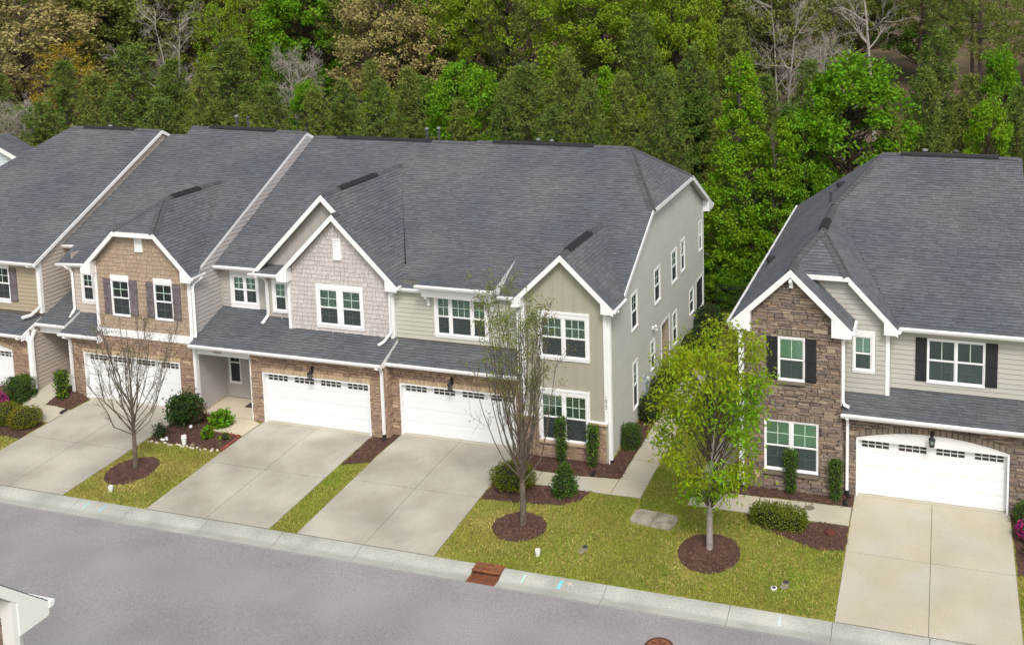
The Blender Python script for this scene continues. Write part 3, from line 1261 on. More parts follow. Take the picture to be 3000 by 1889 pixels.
    roof(th, [[(-8.62, -0.3, 6.08), (-6.84, -0.3, zr), (-5.78, 1.7, 8.8), (-5.78, 5.4, 8.8), (-8.62, 0.75, 6.08)]])
    roof(th, [[(-4.72, -0.3, zr), (-3.0, -0.3, 6.03), (-3.0, 0.15, 6.03), (-5.78, 5.4, 8.8), (-5.78, 1.7, 8.8)]])
    roof(th, [[(-6.84, -0.3, zr), (-4.72, -0.3, zr), (-5.78, 1.7, 8.8)]])
    nl, nr = np.array((-0.95, 0, 1.0)), np.array((1.0, 0, 1.0))
    nj = plane_n((-6.84, -0.3, zr), (-4.72, -0.3, zr), (-5.78, 1.7, 8.8))
    nf = np.array((0, -0.547, 1.0))
    caps(th, (-6.84, -0.3, zr), (-5.78, 1.7, 8.8), nl, nj)
    caps(th, (-4.72, -0.3, zr), (-5.78, 1.7, 8.8), nr, nj)
    caps(th, (-5.78, 1.7, 8.8), (-5.78, 5.35, 8.8), nl, nr)
    caps(th, A2, B2, nf, (0, 0.547, 1.0))
    ridge_vent(th, (-5.78, 2.1, 8.8), (-5.78, 3.8, 8.8), (1, 0, 1.0), (-1, 0, 0.95))
    ridge_vent(th, (-9.2, 9.06, 10.63), (-5.0, 8.7, 10.66), (0, -1, 0.547), (0, 1, 0.547))
    Fr = front(-0.3)
    rake(th, Fr, (-8.62, 6.08), (-6.84, zr), 0.24)
    rake(th, Fr, (-6.84, zr), (-4.72, zr), 0.2, name='fascia_board')
    rake(th, Fr, (-4.72, zr), (-3.0, 6.03), 0.24)
    eave_return(th, Fr, [(-8.6, 5.82), (-8.1, 5.82), (-8.1, 6.35), (-8.6, 6.06)], -0.3, 0.036)
    eave_return(th, Fr, [(-3.5, 5.8), (-3.03, 5.8), (-3.03, 6.0), (-3.5, 6.3)], -0.3, 0.036)
    gutter(th, (-10.8, 0.54, 5.87), (-8.62, 0.54, 5.97), (0, -1, 0))
    gutter(th, (-11.42, 1.54, 6.39), (-10.75, 1.54, 6.42), (0, -1, 0))
    gutter(th, (-3.0, -0.3, 6.02), (-3.0, 0.5, 6.02), (1, 0, 0))
    downspout(th, [(-10.3, 0.45, 5.8), (-10.17, 0.6, 5.65), (-10.15, 0.68, 5.45), (-10.15, 0.68, 3.8), (-10.08, 0.4, 3.6), (-10.03, 0.25, 3.52)])
    downspout(th, [(-2.9, 0.25, 5.93), (-3.1, 0.08, 5.72), (-3.14, -0.06, 5.6), (-3.14, -0.06, 3.55), (-3.05, -0.2, 3.42)])
    downspout(th, [(-9.75, -0.43, 2.92), (-9.72, -0.15, 2.75), (-9.72, -0.12, 2.6), (-9.72, -0.12, 0.12)], boot=True)
    roof_pipe(th, -7.82, 9.3, 10.2, 11.15, 0.06)
    roof_pipe(th, -7.12, 9.3, 10.2, 11.1, 0.06, GREYPIPE)
    shell(th, -11.4, -3.2, 2.0, 16.4, 6.0, PINKTAN)
    return th


# ---- house with grey shakes (middle of the row)
def house_grey():
    th = thing('townhouse', 'townhouse with grey shake gable and house number 1024 over its porch', 'house', (1.2, 0, 0), 'townhouses of the row')
    F0 = front(0.0)
    wall(th, F0, [[(-0.55, 0), (5.72, 0), (5.72, 3.2), (-0.55, 3.2)]], [(0, 0, 5.0, 2.19)], MORTARW)
    lay_stone(th, F0, [[(-0.55, 0), (5.72, 0), (5.72, 3.12), (-0.55, 3.12)]], [(0, -1, 5.0, 2.39)], WARMSTONE)
    lintel(th, F0, -0.03, 5.03, 2.195, LINTELW)
    garage(th, F0, 0.0, 5.0, 2.19)
    lantern(th, F0, 2.42, 2.55)
    Fr = side(5.72)
    wall(th, Fr, [[(0, 0), (0.42, 0), (0.42, 3.3), (0, 3.2)]], [], MORTARW)
    lay_stone(th, Fr, [[(0, 0), (0.42, 0), (0.42, 3.1), (0, 3.1)]], [], WARMSTONE)
    # porch
    Fb = front(1.78)
    pw = [(-2.98, -2.52)]
    wall(th, Fb, [[(-3.23, 0), (-0.55, 0), (-0.55, 2.95), (-3.23, 2.95)]], [hole_of(pw, 0.76, 2.3)], GREIGE)
    lay_lap(th, Fb, [[(-3.13, 0.05), (-0.62, 0.05), (-0.62, 0.66), (-3.13, 0.66)]], [], GREIGE, exposure=0.2)
    board(th, Fb, -2.4, -0.62, 0.68, 2.8, 0, 0.02, GREIGE, name='panel')
    board(th, Fb, -3.23, -3.14, 0.05, 2.8, 0, 0.03, GREIGE, name='corner_board')
    window(th, Fb, pw, 0.76, 2.3, 1.62, (-3.06, -2.44, 0.67, 2.4), (2, 1, 1, 1), (None, None), glass=GLASS2)
    og = Geo(); og.fbox(Fb, -1.95, -1.8, 0.28, 0.42, 0.02, 0.06); og.obj('outlet_box', mat('outlet_tan', (0.3, 0.25, 0.18)), th)
    g = Geo(); g.box(-0.58, -0.55, 0.06, 1.78, 0, 2.95); g.box(-0.6, -0.57, 0.9, 1.78, 0, 2.2); g.obj('porch_wall', GREIGE, th)
    board(th, F0, -0.6, -0.54, 0.0, 2.7, -0.12, 0.02, name='corner_board')
    board(th, F0, -3.16, -0.56, 2.66, 2.93, -0.14, 0.02, name='porch_beam')
    ce = Geo(); ce.box(-3.2, -0.57, 0.15, 1.76, 2.80, 2.85); ce.obj('porch_ceiling', SOFFIT, th)
    text(th, '1024', F0, -2.15, 2.81, 0.024, 0.17, BARKD, spacing=1.15)
    # upper walls
    Fw = front(1.8)
    dw = [(-2.55, -2.09), (-1.93, -1.47)]
    wall(th, Fw, [[(-3.23, 3.9), (-0.5, 3.9), (-0.5, 6.1), (-3.23, 6.1)]], [hole_of(dw, 4.4, 5.47)], GREIGE)
    lay_lap(th, Fw, [[(-3.14, 4.05), (-0.58, 4.05), (-0.58, 5.92), (-3.14, 5.92)]], [(-2.73, 4.1, -1.29, 6.0)], GREIGE)
    board(th, Fw, -3.23, -3.14, 4.0, 5.95, 0, 0.03, GREIGE, name='corner_board')
    board(th, Fw, -2.73, -1.29, 5.62, 5.95, 0, 0.035, name='frieze_board')
    window(th, Fw, dw, 4.4, 5.47, 4.94, (-2.73, -1.29, 4.12, 5.6), (2, 2, 2, 2), (None, None), head=0, curtain=True)
    Fm = front(1.4)
    mw = [(-0.16, 0.28)]
    wall(th, Fm, [[(-0.6, 3.85), (0.8, 3.85), (0.8, 6.1), (-0.6, 6.1)]], [hole_of(mw, 4.38, 5.48)], GREIGE)
    board(th, Fm, -0.6, -0.52, 3.95, 6.0, 0, 0.03, GREIGE, name='corner_board')
    battens(th, Fm, (0.06, 0.55), (3.97, 3.97), (4.2, 4.2), GREIGE)
    board(th, Fm, -0.33, 0.42, 5.68, 6.0, 0, 0.035, name='frieze_board')
    window(th, Fm, mw, 4.38, 5.48, 4.93, (-0.33, 0.42, 4.22, 5.66), (2, 2, 2, 2), ('open', 'open'))
    Fg = front(0.95)
    gp = [(0.75, 3.6), (5.64, 3.6), (5.64, 6.2), (3.18, 8.6), (0.75, 6.22)]
    gw = [(2.29, 3.06), (3.36, 4.13)]
    wall(th, Fg, [gp], [hole_of(gw, 4.16, 5.55)], SHAKEGREY)
    lay_shake(th, Fg, [[(0.88, 3.8), (5.5, 3.8), (5.5, 6.33), (3.18, 8.6), (0.88, 6.35)]], [(2.11, 3.97, 4.3, 5.82), (3.05, 6.88, 3.39, 7.75)], SHAKEGREY)
    board(th, Fg, 0.75, 0.88, 3.78, 6.0, 0, 0.045, name='corner_board')
    board(th, Fg, 5.5, 5.64, 3.78, 6.0, 0, 0.045, name='corner_board')
    board(th, side(5.64), 0.95, 1.13, 3.8, 6.0, 0, 0.03, name='corner_board')
    window(th, Fg, gw, 4.16, 5.55, 4.83, (2.11, 4.3, 3.97, 5.82), (2, 2, 2, 2), ('open', 'open'))
    gable_vent(th, Fg, 3.09, 3.35, 6.98, 7.7)
    # board and batten gable behind
    Fk = front(1.4)
    wall(th, Fk, [[(-0.6, 6.1), (2.8, 6.1), (2.8, 9.0), (2.47, 9.29), (-0.6, 6.24)]], [], GREIGE)
    us = [0.05 + 0.42 * i for i in range(7)]
    battens(th, Fk, us, [6.2] * 7, [min(9.29 - abs(u - 2.47) * 0.994 - 0.05, 9.2) for u in us], GREIGE)
    # roofs
    P = plane_y(5.30, 0.548)
    roof(th, [[P(-3.2, 1.4), P(-0.94, 1.4), P(2.47, 7.6), P(5.66, 7.6), P(5.66, 9.2), P(-3.2, 9.2)], [P(5.66, 2.1), P(5.66, 7.6), P(2.47, 7.6)]])
    roof_slab(th, [[(-3.2, 9.2, 10.34), (5.66, 9.2, 10.34), (5.66, 17, 6.1), (-3.2, 17, 6.1)]])
    caps(th, P(-3.2, 9.2), P(5.66, 9.2), (0, -0.548, 1), (0, 0.548, 1))
    ridge_vent(th, P(-1.88, 9.2), P(3.3, 9.2), (0, -1, 0.548), (0, 1, 0.548))
    roof(th, [[(-0.98, 1.05, 6.06), (2.47, 1.05, 9.49), (2.47, 7.65, 9.49), (-0.98, 1.42, 6.06)]])
    roof(th, [[(0.45, 0.65, 6.14), (3.18, 0.65, 8.82), (3.18, 1.42, 8.82), (0.45, 1.42, 6.14)]])
    zr = lambda x: 8.82 - 0.985 * (x - 3.18)
    roof(th, [[(3.18, 0.65, zr(3.18)), (6.0, 0.65, zr(6.0)), (6.0, 1.38, zr(6.0)), (3.18, 6.35, zr(3.18))], [(2.47, 1.05, zr(2.47)), (3.18, 1.05, zr(3.18)), (3.18, 6.35, zr(3.18)), (2.47, 7.65, zr(2.47))]])
    nl, nr = (-0.985, 0, 1), (0.985, 0, 1)
    caps(th, (2.47, 1.05, 9.5), (2.47, 7.65, 9.5), nl, nr)
    caps(th, (3.18, 0.65, 8.82), (3.18, 1.05, 8.82), nl, nr)
    ridge_vent(th, (2.47, 2.4, 9.5), (2.47, 5.3, 9.5), (1, 0, 0.985), (-1, 0, 0.985))
    Fa, Fc = front(0.65), front(1.05)
    rake(th, Fa, (0.45, 6.14), (3.18, 8.82), 0.25)
    rake(th, Fa, (3.18, 8.82), (6.0, 6.04), 0.25)
    rake(th, Fc, (-0.98, 6.06), (2.47, 9.5), 0.25)
    rake(th, Fc, (2.47, 9.5), (3.15, 8.83), 0.25)
    eave_return(th, Fa, [(0.47, 5.85), (0.95, 5.85), (0.95, 6.4), (0.47, 6.08)], -0.3, 0.036)
    eave_return(th, Fa, [(5.5, 5.84), (5.97, 5.84), (5.97, 6.05), (5.5, 6.4)], -0.3, 0.036)
    roof(th, [[(-0.85, 0.95, 6.02), (0.5, 0.95, 6.02), (0.5, 1.4, 6.3), (-0.85, 1.4, 6.3)]], 0.12, name='shed_roof')
    gutter(th, (-1.1, 0.95, 6.01), (0.42, 0.95, 6.01), (0, -1, 0))
    gutter(th, (-3.2, 1.4, 6.05), (-1.0, 1.4, 6.05), (0, -1, 0))
    gutter(th, (6.0, 0.65, 6.02), (6.0, 0.85, 6.02), (1, 0, 0))
    # lower roof
    Lr = plane_y(3.368, 0.42)
    roof(th, [[Lr(-3.2, -0.4), Lr(5.78, -0.4), Lr(5.78, 1.0), Lr(0.8, 1.45), Lr(-0.55, 1.8), Lr(-3.2, 1.8)]], 0.16, name='lower_roof')
    gutter(th, (-3.22, -0.4, 3.19), (5.8, -0.4, 3.19), (0, -1, 0))
    eave_return(th, side(5.75), [(-0.4, 3.0), (0.42, 3.0), (0.42, 3.5), (-0.4, 3.18)], -0.06, 0.02)
    fl = Geo()
    for (x0, y0, x1, y1) in ((0.8, 0.95, 5.64, 0.95), (-0.55, 1.4, 0.76, 1.4), (-3.2, 1.8, -0.6, 1.8)):
        fl.box(x0, x1, y0 - 0.012, y0 - 0.004, Lr(0, y0)[2], Lr(0, y0)[2] + 0.075)
    fl.obj('flashing', mat('roof_flashing', (0.10, 0.085, 0.075), 0.6), th)
    downspout(th, [(-0.75, 0.86, 5.92), (-0.62, 1.22, 5.75), (-0.56, 1.33, 5.55), (-0.56, 1.33, 4.1), (-0.6, 1.05, 3.9), (-0.62, 0.95, 3.86)])
    downspout(th, [(6.1, 0.78, 5.95), (5.85, 0.82, 5.8), (5.56, 0.86, 5.6), (5.56, 0.86, 4.05), (5.4, 0.55, 3.75), (5.25, 0.35, 3.66)])
    downspout(th, [(5.62, -0.5, 3.08), (5.64, -0.2, 2.92), (5.64, -0.14, 2.75), (5.64, -0.14, 0.2)], boot=True)
    roof_pipe(th, 2.62, 9.9, 9.9, 10.75, 0.06)
    roof_pipe(th, 3.26, 9.9, 9.9, 10.8, 0.06)
    shell(th, -3.2, 5.66, 2.0, 16.4, 6.0, GREIGE)
    return th


# ---- sage house at the right end of the row
def house_sage():
    th = thing('townhouse', 'sage green end townhouse numbered 1022 with long windowed side wall', 'house', (10.3, 0.2, 0), 'townhouses of the row')
    Fa = front(0.42)
    wall(th, Fa, [[(5.72, 0), (11.6, 0), (11.6, 3.25), (5.72, 3.25)]], [(6.11, 0, 11.14, 2.19)], MORTARW)
    lay_stone(th, Fa, [[(5.74, 0), (11.55, 0), (11.55, 3.1), (5.74, 3.1)]], [(6.11, -1, 11.14, 2.39)], WARMSTONE)
    lintel(th, Fa, 6.08, 11.17, 2.195, LINTELW)
    garage(th, Fa, 6.11, 11.14, 2.19)
    lantern(th, Fa, 8.45, 2.55)
    Fs = front(1.13)
    tw = [(7.57, 8.02), (8.19, 8.96), (9.13, 9.58)]
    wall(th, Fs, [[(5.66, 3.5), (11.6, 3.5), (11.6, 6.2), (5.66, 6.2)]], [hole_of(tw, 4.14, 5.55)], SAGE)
    lay_lap(th, Fs, [[(5.68, 3.78), (11.55, 3.78), (11.55, 5.9), (5.68, 5.9)]], [(7.4, 3.96, 9.74, 5.7)], SAGE)
    for i, (u, mt) in enumerate(((tw[0:1], 2), (tw[1:2], 3), (tw[2:3], 2))):
        a, b = u[0]
        t0 = 7.4 if i == 0 else (tw[i - 1][1] + a) / 2
        t1 = 9.74 if i == 2 else (tw[i + 1][0] + b) / 2
        window(th, Fs, u, 4.14, 5.55, 4.83, (t0, t1, 3.96, 5.68), (mt, 2, 1, 1), ('open', 'open'))
    board(th, Fs, 7.05, 10.15, 5.72, 6.12, 0, 0.42, name='frieze_beam')
    board(th, Fs, 7.0, 10.2, 6.0, 6.13, 0.42, 0.47, name='fascia_board')
    for bx in (7.2, 9.95):
        g = Geo()
        g.fprism(Frame((bx, 1.13, 0), (0, -1, 0), (0, 0, 1)), [(0, 5.25), (0.12, 5.25), (0.13, 5.42), (0.2, 5.56), (0.38, 5.62), (0.38, 5.72), (0, 5.72)], -0.05, 0.05)
        g.obj('bracket', WHITE, th)
    # gable
    Fg = front(0.2)
    gp = [(11.55, 0), (14.95, 0), (14.95, 6.29), (13.28, 7.87), (11.55, 6.24)]
    uw = [(12.38, 13.15), (13.33, 14.1)]
    lw = [(12.34, 13.11), (13.29, 14.06)]
    wall(th, Fg, [gp], [hole_of(uw, 4.08, 5.51), hole_of(lw, 0.78, 2.48)], SAGEBB)
    lay_stone(th, Fg, [[(11.57, 0), (14.86, 0), (14.86, 1.53), (11.57, 1.53)]], [(12.26, 0.7, 14.14, 3)], WARMSTONE)
    cu = [11.55 + 0.05, 12.18]
    for (a, b) in ((11.56, 12.2), (14.2, 14.95)):
        board(th, Fg, a, b, 1.53, 1.6, 0, 0.12, LINTELW, name='stone_cap')
        board(th, Fg, a, b, 1.605, 1.64, 0, 0.1, name='drip_cap')
    board(th, Fg, 12.2, 14.2, 0.6, 0.68, 0, 0.13, LINTELW, name='stone_sill')
    us = [11.98, 12.41, 12.83, 13.25, 13.69, 14.12, 14.53]
    for u in us:
        topz = 7.87 - abs(u - 13.28) * 0.95 - 0.02
        segs = [(1.65, topz)]
        for (h0, h1, a, b) in ((12.19, 14.3, 3.9, 5.8), (12.16, 14.26, 0.5, 2.77)):
            nx = []
            for (s0, s1) in segs:
                if h0 < u < h1:
                    if s0 < a: nx.append((s0, a))
                    if s1 > b: nx.append((max(b, s0), s1))
                else:
                    nx.append((s0, s1))
            segs = nx
        for (s0, s1) in segs:
            battens(th, Fg, (u,), (s0,), (s1,), SAGEBB)
    window(th, Fg, uw, 4.08, 5.51, 4.78, (12.21, 14.28, 3.9, 5.78), (3, 2, 1, 1), ('open', 'open'), head=1)
    window(th, Fg, lw, 0.78, 2.48, 1.63, (12.18, 14.24, 0.69, 2.75), (3, 2, 1, 1), ('open', 'open'), head=1)
    board(th, Fg, 11.55, 11.68, 1.64, 6.0, 0, 0.045, name='corner_board')
    board(th, Fg, 14.83, 14.97, 1.64, 6.0, 0, 0.045, name='corner_board')
    text(th, '1\n0\n2\n2', Fg, 14.895, 2.43, 0.048, 0.17, BARKD, line=0.78)
    # end wall
    Fe = side(14.95)
    U = plane_y(5.40, 0.548)
    ev = [(0.2, 0), (16.0, 0), (16.0, 6.5), (12.7, 8.3), (5.6, 8.3), (1.35, 5.95), (0.2, 5.95)]
    ew = [(3.33, 3.98, 4.14, 5.44), (6.74, 7.46, 4.11, 5.44), (9.64, 10.38, 4.12, 5.42), (11.38, 11.9, 4.15, 5.48), (15.08, 15.52, 4.13, 5.46),
          (12.94, 13.66, 1.47, 2.52), (9.72, 10.3, 1.12, 2.48), (6.02, 6.48, 1.42, 2.5), (3.42, 3.88, 0.82, 2.58)]
    holes = [(a - .04, c - .04, b + .04, d + .04) for a, b, c, d in ew] + [(7.7, 0.02, 9.0, 2.72), (14.32, 0.45, 15.8, 2.6)]
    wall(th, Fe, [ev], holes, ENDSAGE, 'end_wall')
    lay_lap(th, Fe, [[(0.3, 0.16), (16.0, 0.16), (16.0, 6.45), (12.7, 8.25), (5.6, 8.25), (1.35, 5.93), (0.3, 5.93)]],
            [(a - .1, c - .1, b + .1, d + .12) for a, b, c, d in ew] + [(7.6, 0, 9.1, 2.84), (14.24, 0.3, 15.9, 2.72)], ENDSAGE)
    for (a, b, c, d) in ew:
        window(th, Fe, [(a, b)], c, d, c + (d - c) * 0.5, (a - .105, b + .105, c - .105, d + .13), (2, 2, 1, 1), (None, None))
    fd = Geo(); fd.fbox(Fe, 0.3, 16.0, 0.0, 0.15, 0.0, 0.012); fd.obj('foundation', PORCHCONC, th)
    board(th, Fe, 0.2, 0.3, 0.0, 5.95, 0, 0.035, name='corner_board')
    board(th, Fe, 15.92, 16.0, 0.0, 6.4, 0, 0.035, name='corner_board')
    # side door recess
    for (a, b, c, d) in ((7.6, 7.7, 0.02, 2.84), (9.0, 9.1, 0.02, 2.84), (7.7, 9.0, 2.72, 2.84)):
        board(th, Fe, a, b, c, d, -0.02, 0.045, name='door_casing')
    g = Geo()
    g.poly([(14.95, 9.0, 0), (14.95, 9.0, 2.72), (13.7, 9.0, 2.72), (13.7, 9.0, 0)])
    g.poly([(14.95, 7.7, 0), (13.7, 7.7, 0), (13.7, 7.7, 2.72), (14.95, 7.7, 2.72)])
    g.poly([(14.95, 7.7, 2.72), (13.7, 7.7, 2.72), (13.7, 9.0, 2.72), (14.95, 9.0, 2.72)])
    g.poly([(13.7, 7.7, 0), (13.7, 9.0, 0), (13.7, 9.0, 2.72), (13.7, 7.7, 2.72)])
    g.poly([(14.95, 7.7, 0.03), (14.95, 9.0, 0.03), (13.7, 9.0, 0.03), (13.7, 7.7, 0.03)])
    g.obj('porch_recess', TAN, th)
    Fd = front(9.0)
    lay_lap(th, Fd, [[(13.75, 0.1), (14.92, 0.1), (14.92, 2.7), (13.75, 2.7)]], [], TAN, exposure=0.2)
    d = Geo(); d.fbox(side(13.7), 7.85, 8.8, 0.04, 2.1, 0.002, 0.04); d.obj('side_door', mat('side_door_brown', (0.06, 0.035, 0.025), 0.5), th)
    # screened porch at the back corner
    for (a, b, c, dd) in ((14.24, 14.32, 0.3, 2.72), (15.8, 15.92, 0.3, 2.72), (14.32, 15.8, 2.6, 2.72), (14.32, 15.8, 0.3, 0.45), (14.32, 15.8, 1.0, 1.06)):
        board(th, Fe, a, b, c, dd, -0.03, 0.04, name='porch_frame')
    g = Geo(); g.fbox(Fe, 14.32, 15.8, 0.45, 2.6, -0.02, -0.015); g.obj('porch_screen', PORCHSCREEN, th)
    g = Geo(); g.box(13.2, 14.93, 14.2, 15.95, 0.2, 2.7); g.obj('porch_interior', DARKROOM, th)
    # meters and lamp on the end wall
    m = Geo(); m.fbox(Fe, 4.62, 5.0, 0.72, 1.42, 0.026, 0.17); m.fbox(Fe, 4.7, 4.95, 1.42, 1.62, 0.026, 0.1)
    mb = m.obj('meter_box', mat('meter_grey', (0.32, 0.35, 0.37), 0.5), th)
    k = Geo(); k.tube([Fe.p(5.12, 1.35, 0.03), Fe.p(5.12, 1.35, 0.2)], 0.1, n=12); k.fbox(Fe, 5.02, 5.3, 0.95, 1.25, 0.026, 0.14); k.obj('meter_dial', mat('meter_pale', (0.55, 0.57, 0.58), 0.4), mb)
    k = Geo(); k.tube([Fe.p(4.75, 0.72, 0.08), Fe.p(4.75, 0.05, 0.08)], 0.022, n=6); k.tube([Fe.p(4.9, 0.72, 0.08), Fe.p(4.9, 0.05, 0.08)], 0.022, n=6); k.obj('conduit', mat('conduit_grey', (0.3, 0.31, 0.32), 0.5), mb)
    k = Geo(); k.fbox(Fe, 6.2, 6.32, 3.1, 3.22, 0.026, 0.09); k.tube([Fe.p(6.26, 3.16, 0.09), Fe.p(6.2, 3.28, 0.2)], 0.05, n=8); k.tube([Fe.p(6.26, 3.16, 0.09), Fe.p(6.34, 3.05, 0.2)], 0.05, n=8); k.obj('flood_lamp', WHITE, th)
    # roofs
    J0, J1, A = (15.25, 5.6, 8.47), (15.25, 12.7, 8.46), (13.2, 9.15, 10.414)
    roof(th, [[U(5.66, 0.95), U(11.5, 0.95), U(13.28, 4.84), U(15.25, 4.84), U(15.25, 5.6), A, U(5.66, 9.15)], [U(15.25, 1.25), U(15.25, 4.84), U(13.28, 4.84)]])
    roof_slab(th, [[(5.66, 9.15, 10.414), A, J1, (15.25, 17.0, 6.11), (5.66, 17.0, 6.11)]])
    roof(th, [[J0, J1, A]])
    nj = plane_n(J0, J1, A)
    caps(th, J0, A, (0, -0.548, 1), nj, 0.19)
    caps(th, A, J1, nj, (0, 0.548, 1), 0.19)
    caps(th, U(5.66, 9.15), A, (0, -0.548, 1), (0, 0.548, 1))
    ridge_vent(th, U(6.5, 9.15), U(11.5, 9.15), (0, -1, 0.548), (0, 1, 0.548))
    roof(th, [[(7.0, 0.45, 6.27), (10.3, 0.45, 6.27), (10.3, 2.75, 6.93), (7.0, 2.75, 6.93)]], 0.15, name='pop_out_roof')
    ck = Geo(); ck.poly([(10.29, 0.6, 6.2), (10.29, 0.6, 6.1), (10.29, 0.98, 5.95), (10.29, 2.7, 6.88), (10.29, 2.7, 6.9)]); ck.obj('cheek_wall', WHITE, th)
    roof(th, [[(11.28, -0.1, 6.15), (13.28, -0.1, 8.05), (13.28, 4.84, 8.05), (11.28, 1.37, 6.15)]])
    roof(th, [[(13.28, -0.1, 8.05), (15.32, -0.1, 6.11), (15.32, 1.3, 6.11), (13.28, 4.84, 8.05)]])
    nl, nr = (-0.95, 0, 1), (0.95, 0, 1)
    caps(th, (13.28, -0.1, 8.05), (13.28, 4.84, 8.05), nl, nr)
    ridge_vent(th, (13.28, 0.7, 8.06), (13.28, 3.2, 8.06), (1, 0, 0.95), (-1, 0, 0.95))
    Fk = front(-0.1)
    rake(th, Fk, (11.28, 6.15), (13.28, 8.05), 0.24)
    rake(th, Fk, (13.28, 8.05), (15.32, 6.11), 0.24)
    eave_return(th, Fk, [(11.3, 5.93), (11.66, 5.93), (11.66, 6.3), (11.3, 6.12)], -0.3, 0.036)
    eave_return(th, Fk, [(14.84, 5.93), (15.3, 5.93), (15.3, 6.08), (14.84, 6.45)], -0.3, 0.036)
    Fj = side(15.25)
    rake(th, Fj, (1.4, U(0, 1.4)[2]), (5.6, 8.47), 0.2)
    rake(th, Fj, (5.6, 8.47), (12.7, 8.46), 0.18, name='fascia_board')
    rake(th, Fj, (12.7, 8.46), (17.0, 6.11), 0.22)
    eave_return(th, Fj, [(16.0, 5.9), (17.0, 5.9), (17.0, 6.08), (16.0, 6.55)], -0.28, 0.036)
    gutter(th, (15.3, 17.0, 6.1), (5.7, 17.0, 6.1), (0, 1, 0))
    gutter(th, (15.32, -0.1, 6.1), (15.32, 1.3, 6.1), (1, 0, 0))
    gutter(th, (6.95, 0.45, 6.26), (10.35, 0.45, 6.26), (0, -1, 0))
    gutter(th, (5.7, 0.95, 5.91), (7.0, 0.95, 5.91), (0, -1, 0))
    gutter(th, (10.3, 0.95, 5.91), (11.35, 0.95, 5.91), (0, -1, 0))
    # lower roof over the garage
    Lr = plane_y(3.15, 0.49)
    roof(th, [[Lr(5.8, 0.0), Lr(11.55, 0.0), Lr(11.55, 1.13), Lr(5.8, 1.13)]], 0.16, name='lower_roof')
    gutter(th, (5.78, 0.0, 3.14), (11.53, 0.0, 3.14), (0, -1, 0))
    fl = Geo(); fl.box(5.8, 11.5, 1.118, 1.126, 3.70, 3.775); fl.obj('flashing', mat('roof_flashing', (0.10, 0.085, 0.075), 0.6), th)
    downspout(th, [(15.42, 0.2, 6.0), (15.2, 0.28, 5.85), (15.03, 0.3, 5.7), (15.03, 0.3, 0.12)], boot=True)
    downspout(th, [(11.3, 0.84, 5.8), (11.45, 0.3, 5.7), (11.45, 0.12, 5.6), (11.45, 0.12, 0.3)])
    roof_pipe(th, 8.45, 9.9, 9.8, 10.42, 0.06)
    roof_pipe(th, 9.13, 9.9, 9.8, 10.4, 0.06)
    g = Geo(); g.box(14.6, 14.9, 1.5, 15.9, 0, 0.02); 
    shell(th, 5.66, 14.95, 2.0, 16.0, 6.0, ENDSAGE)
    return th


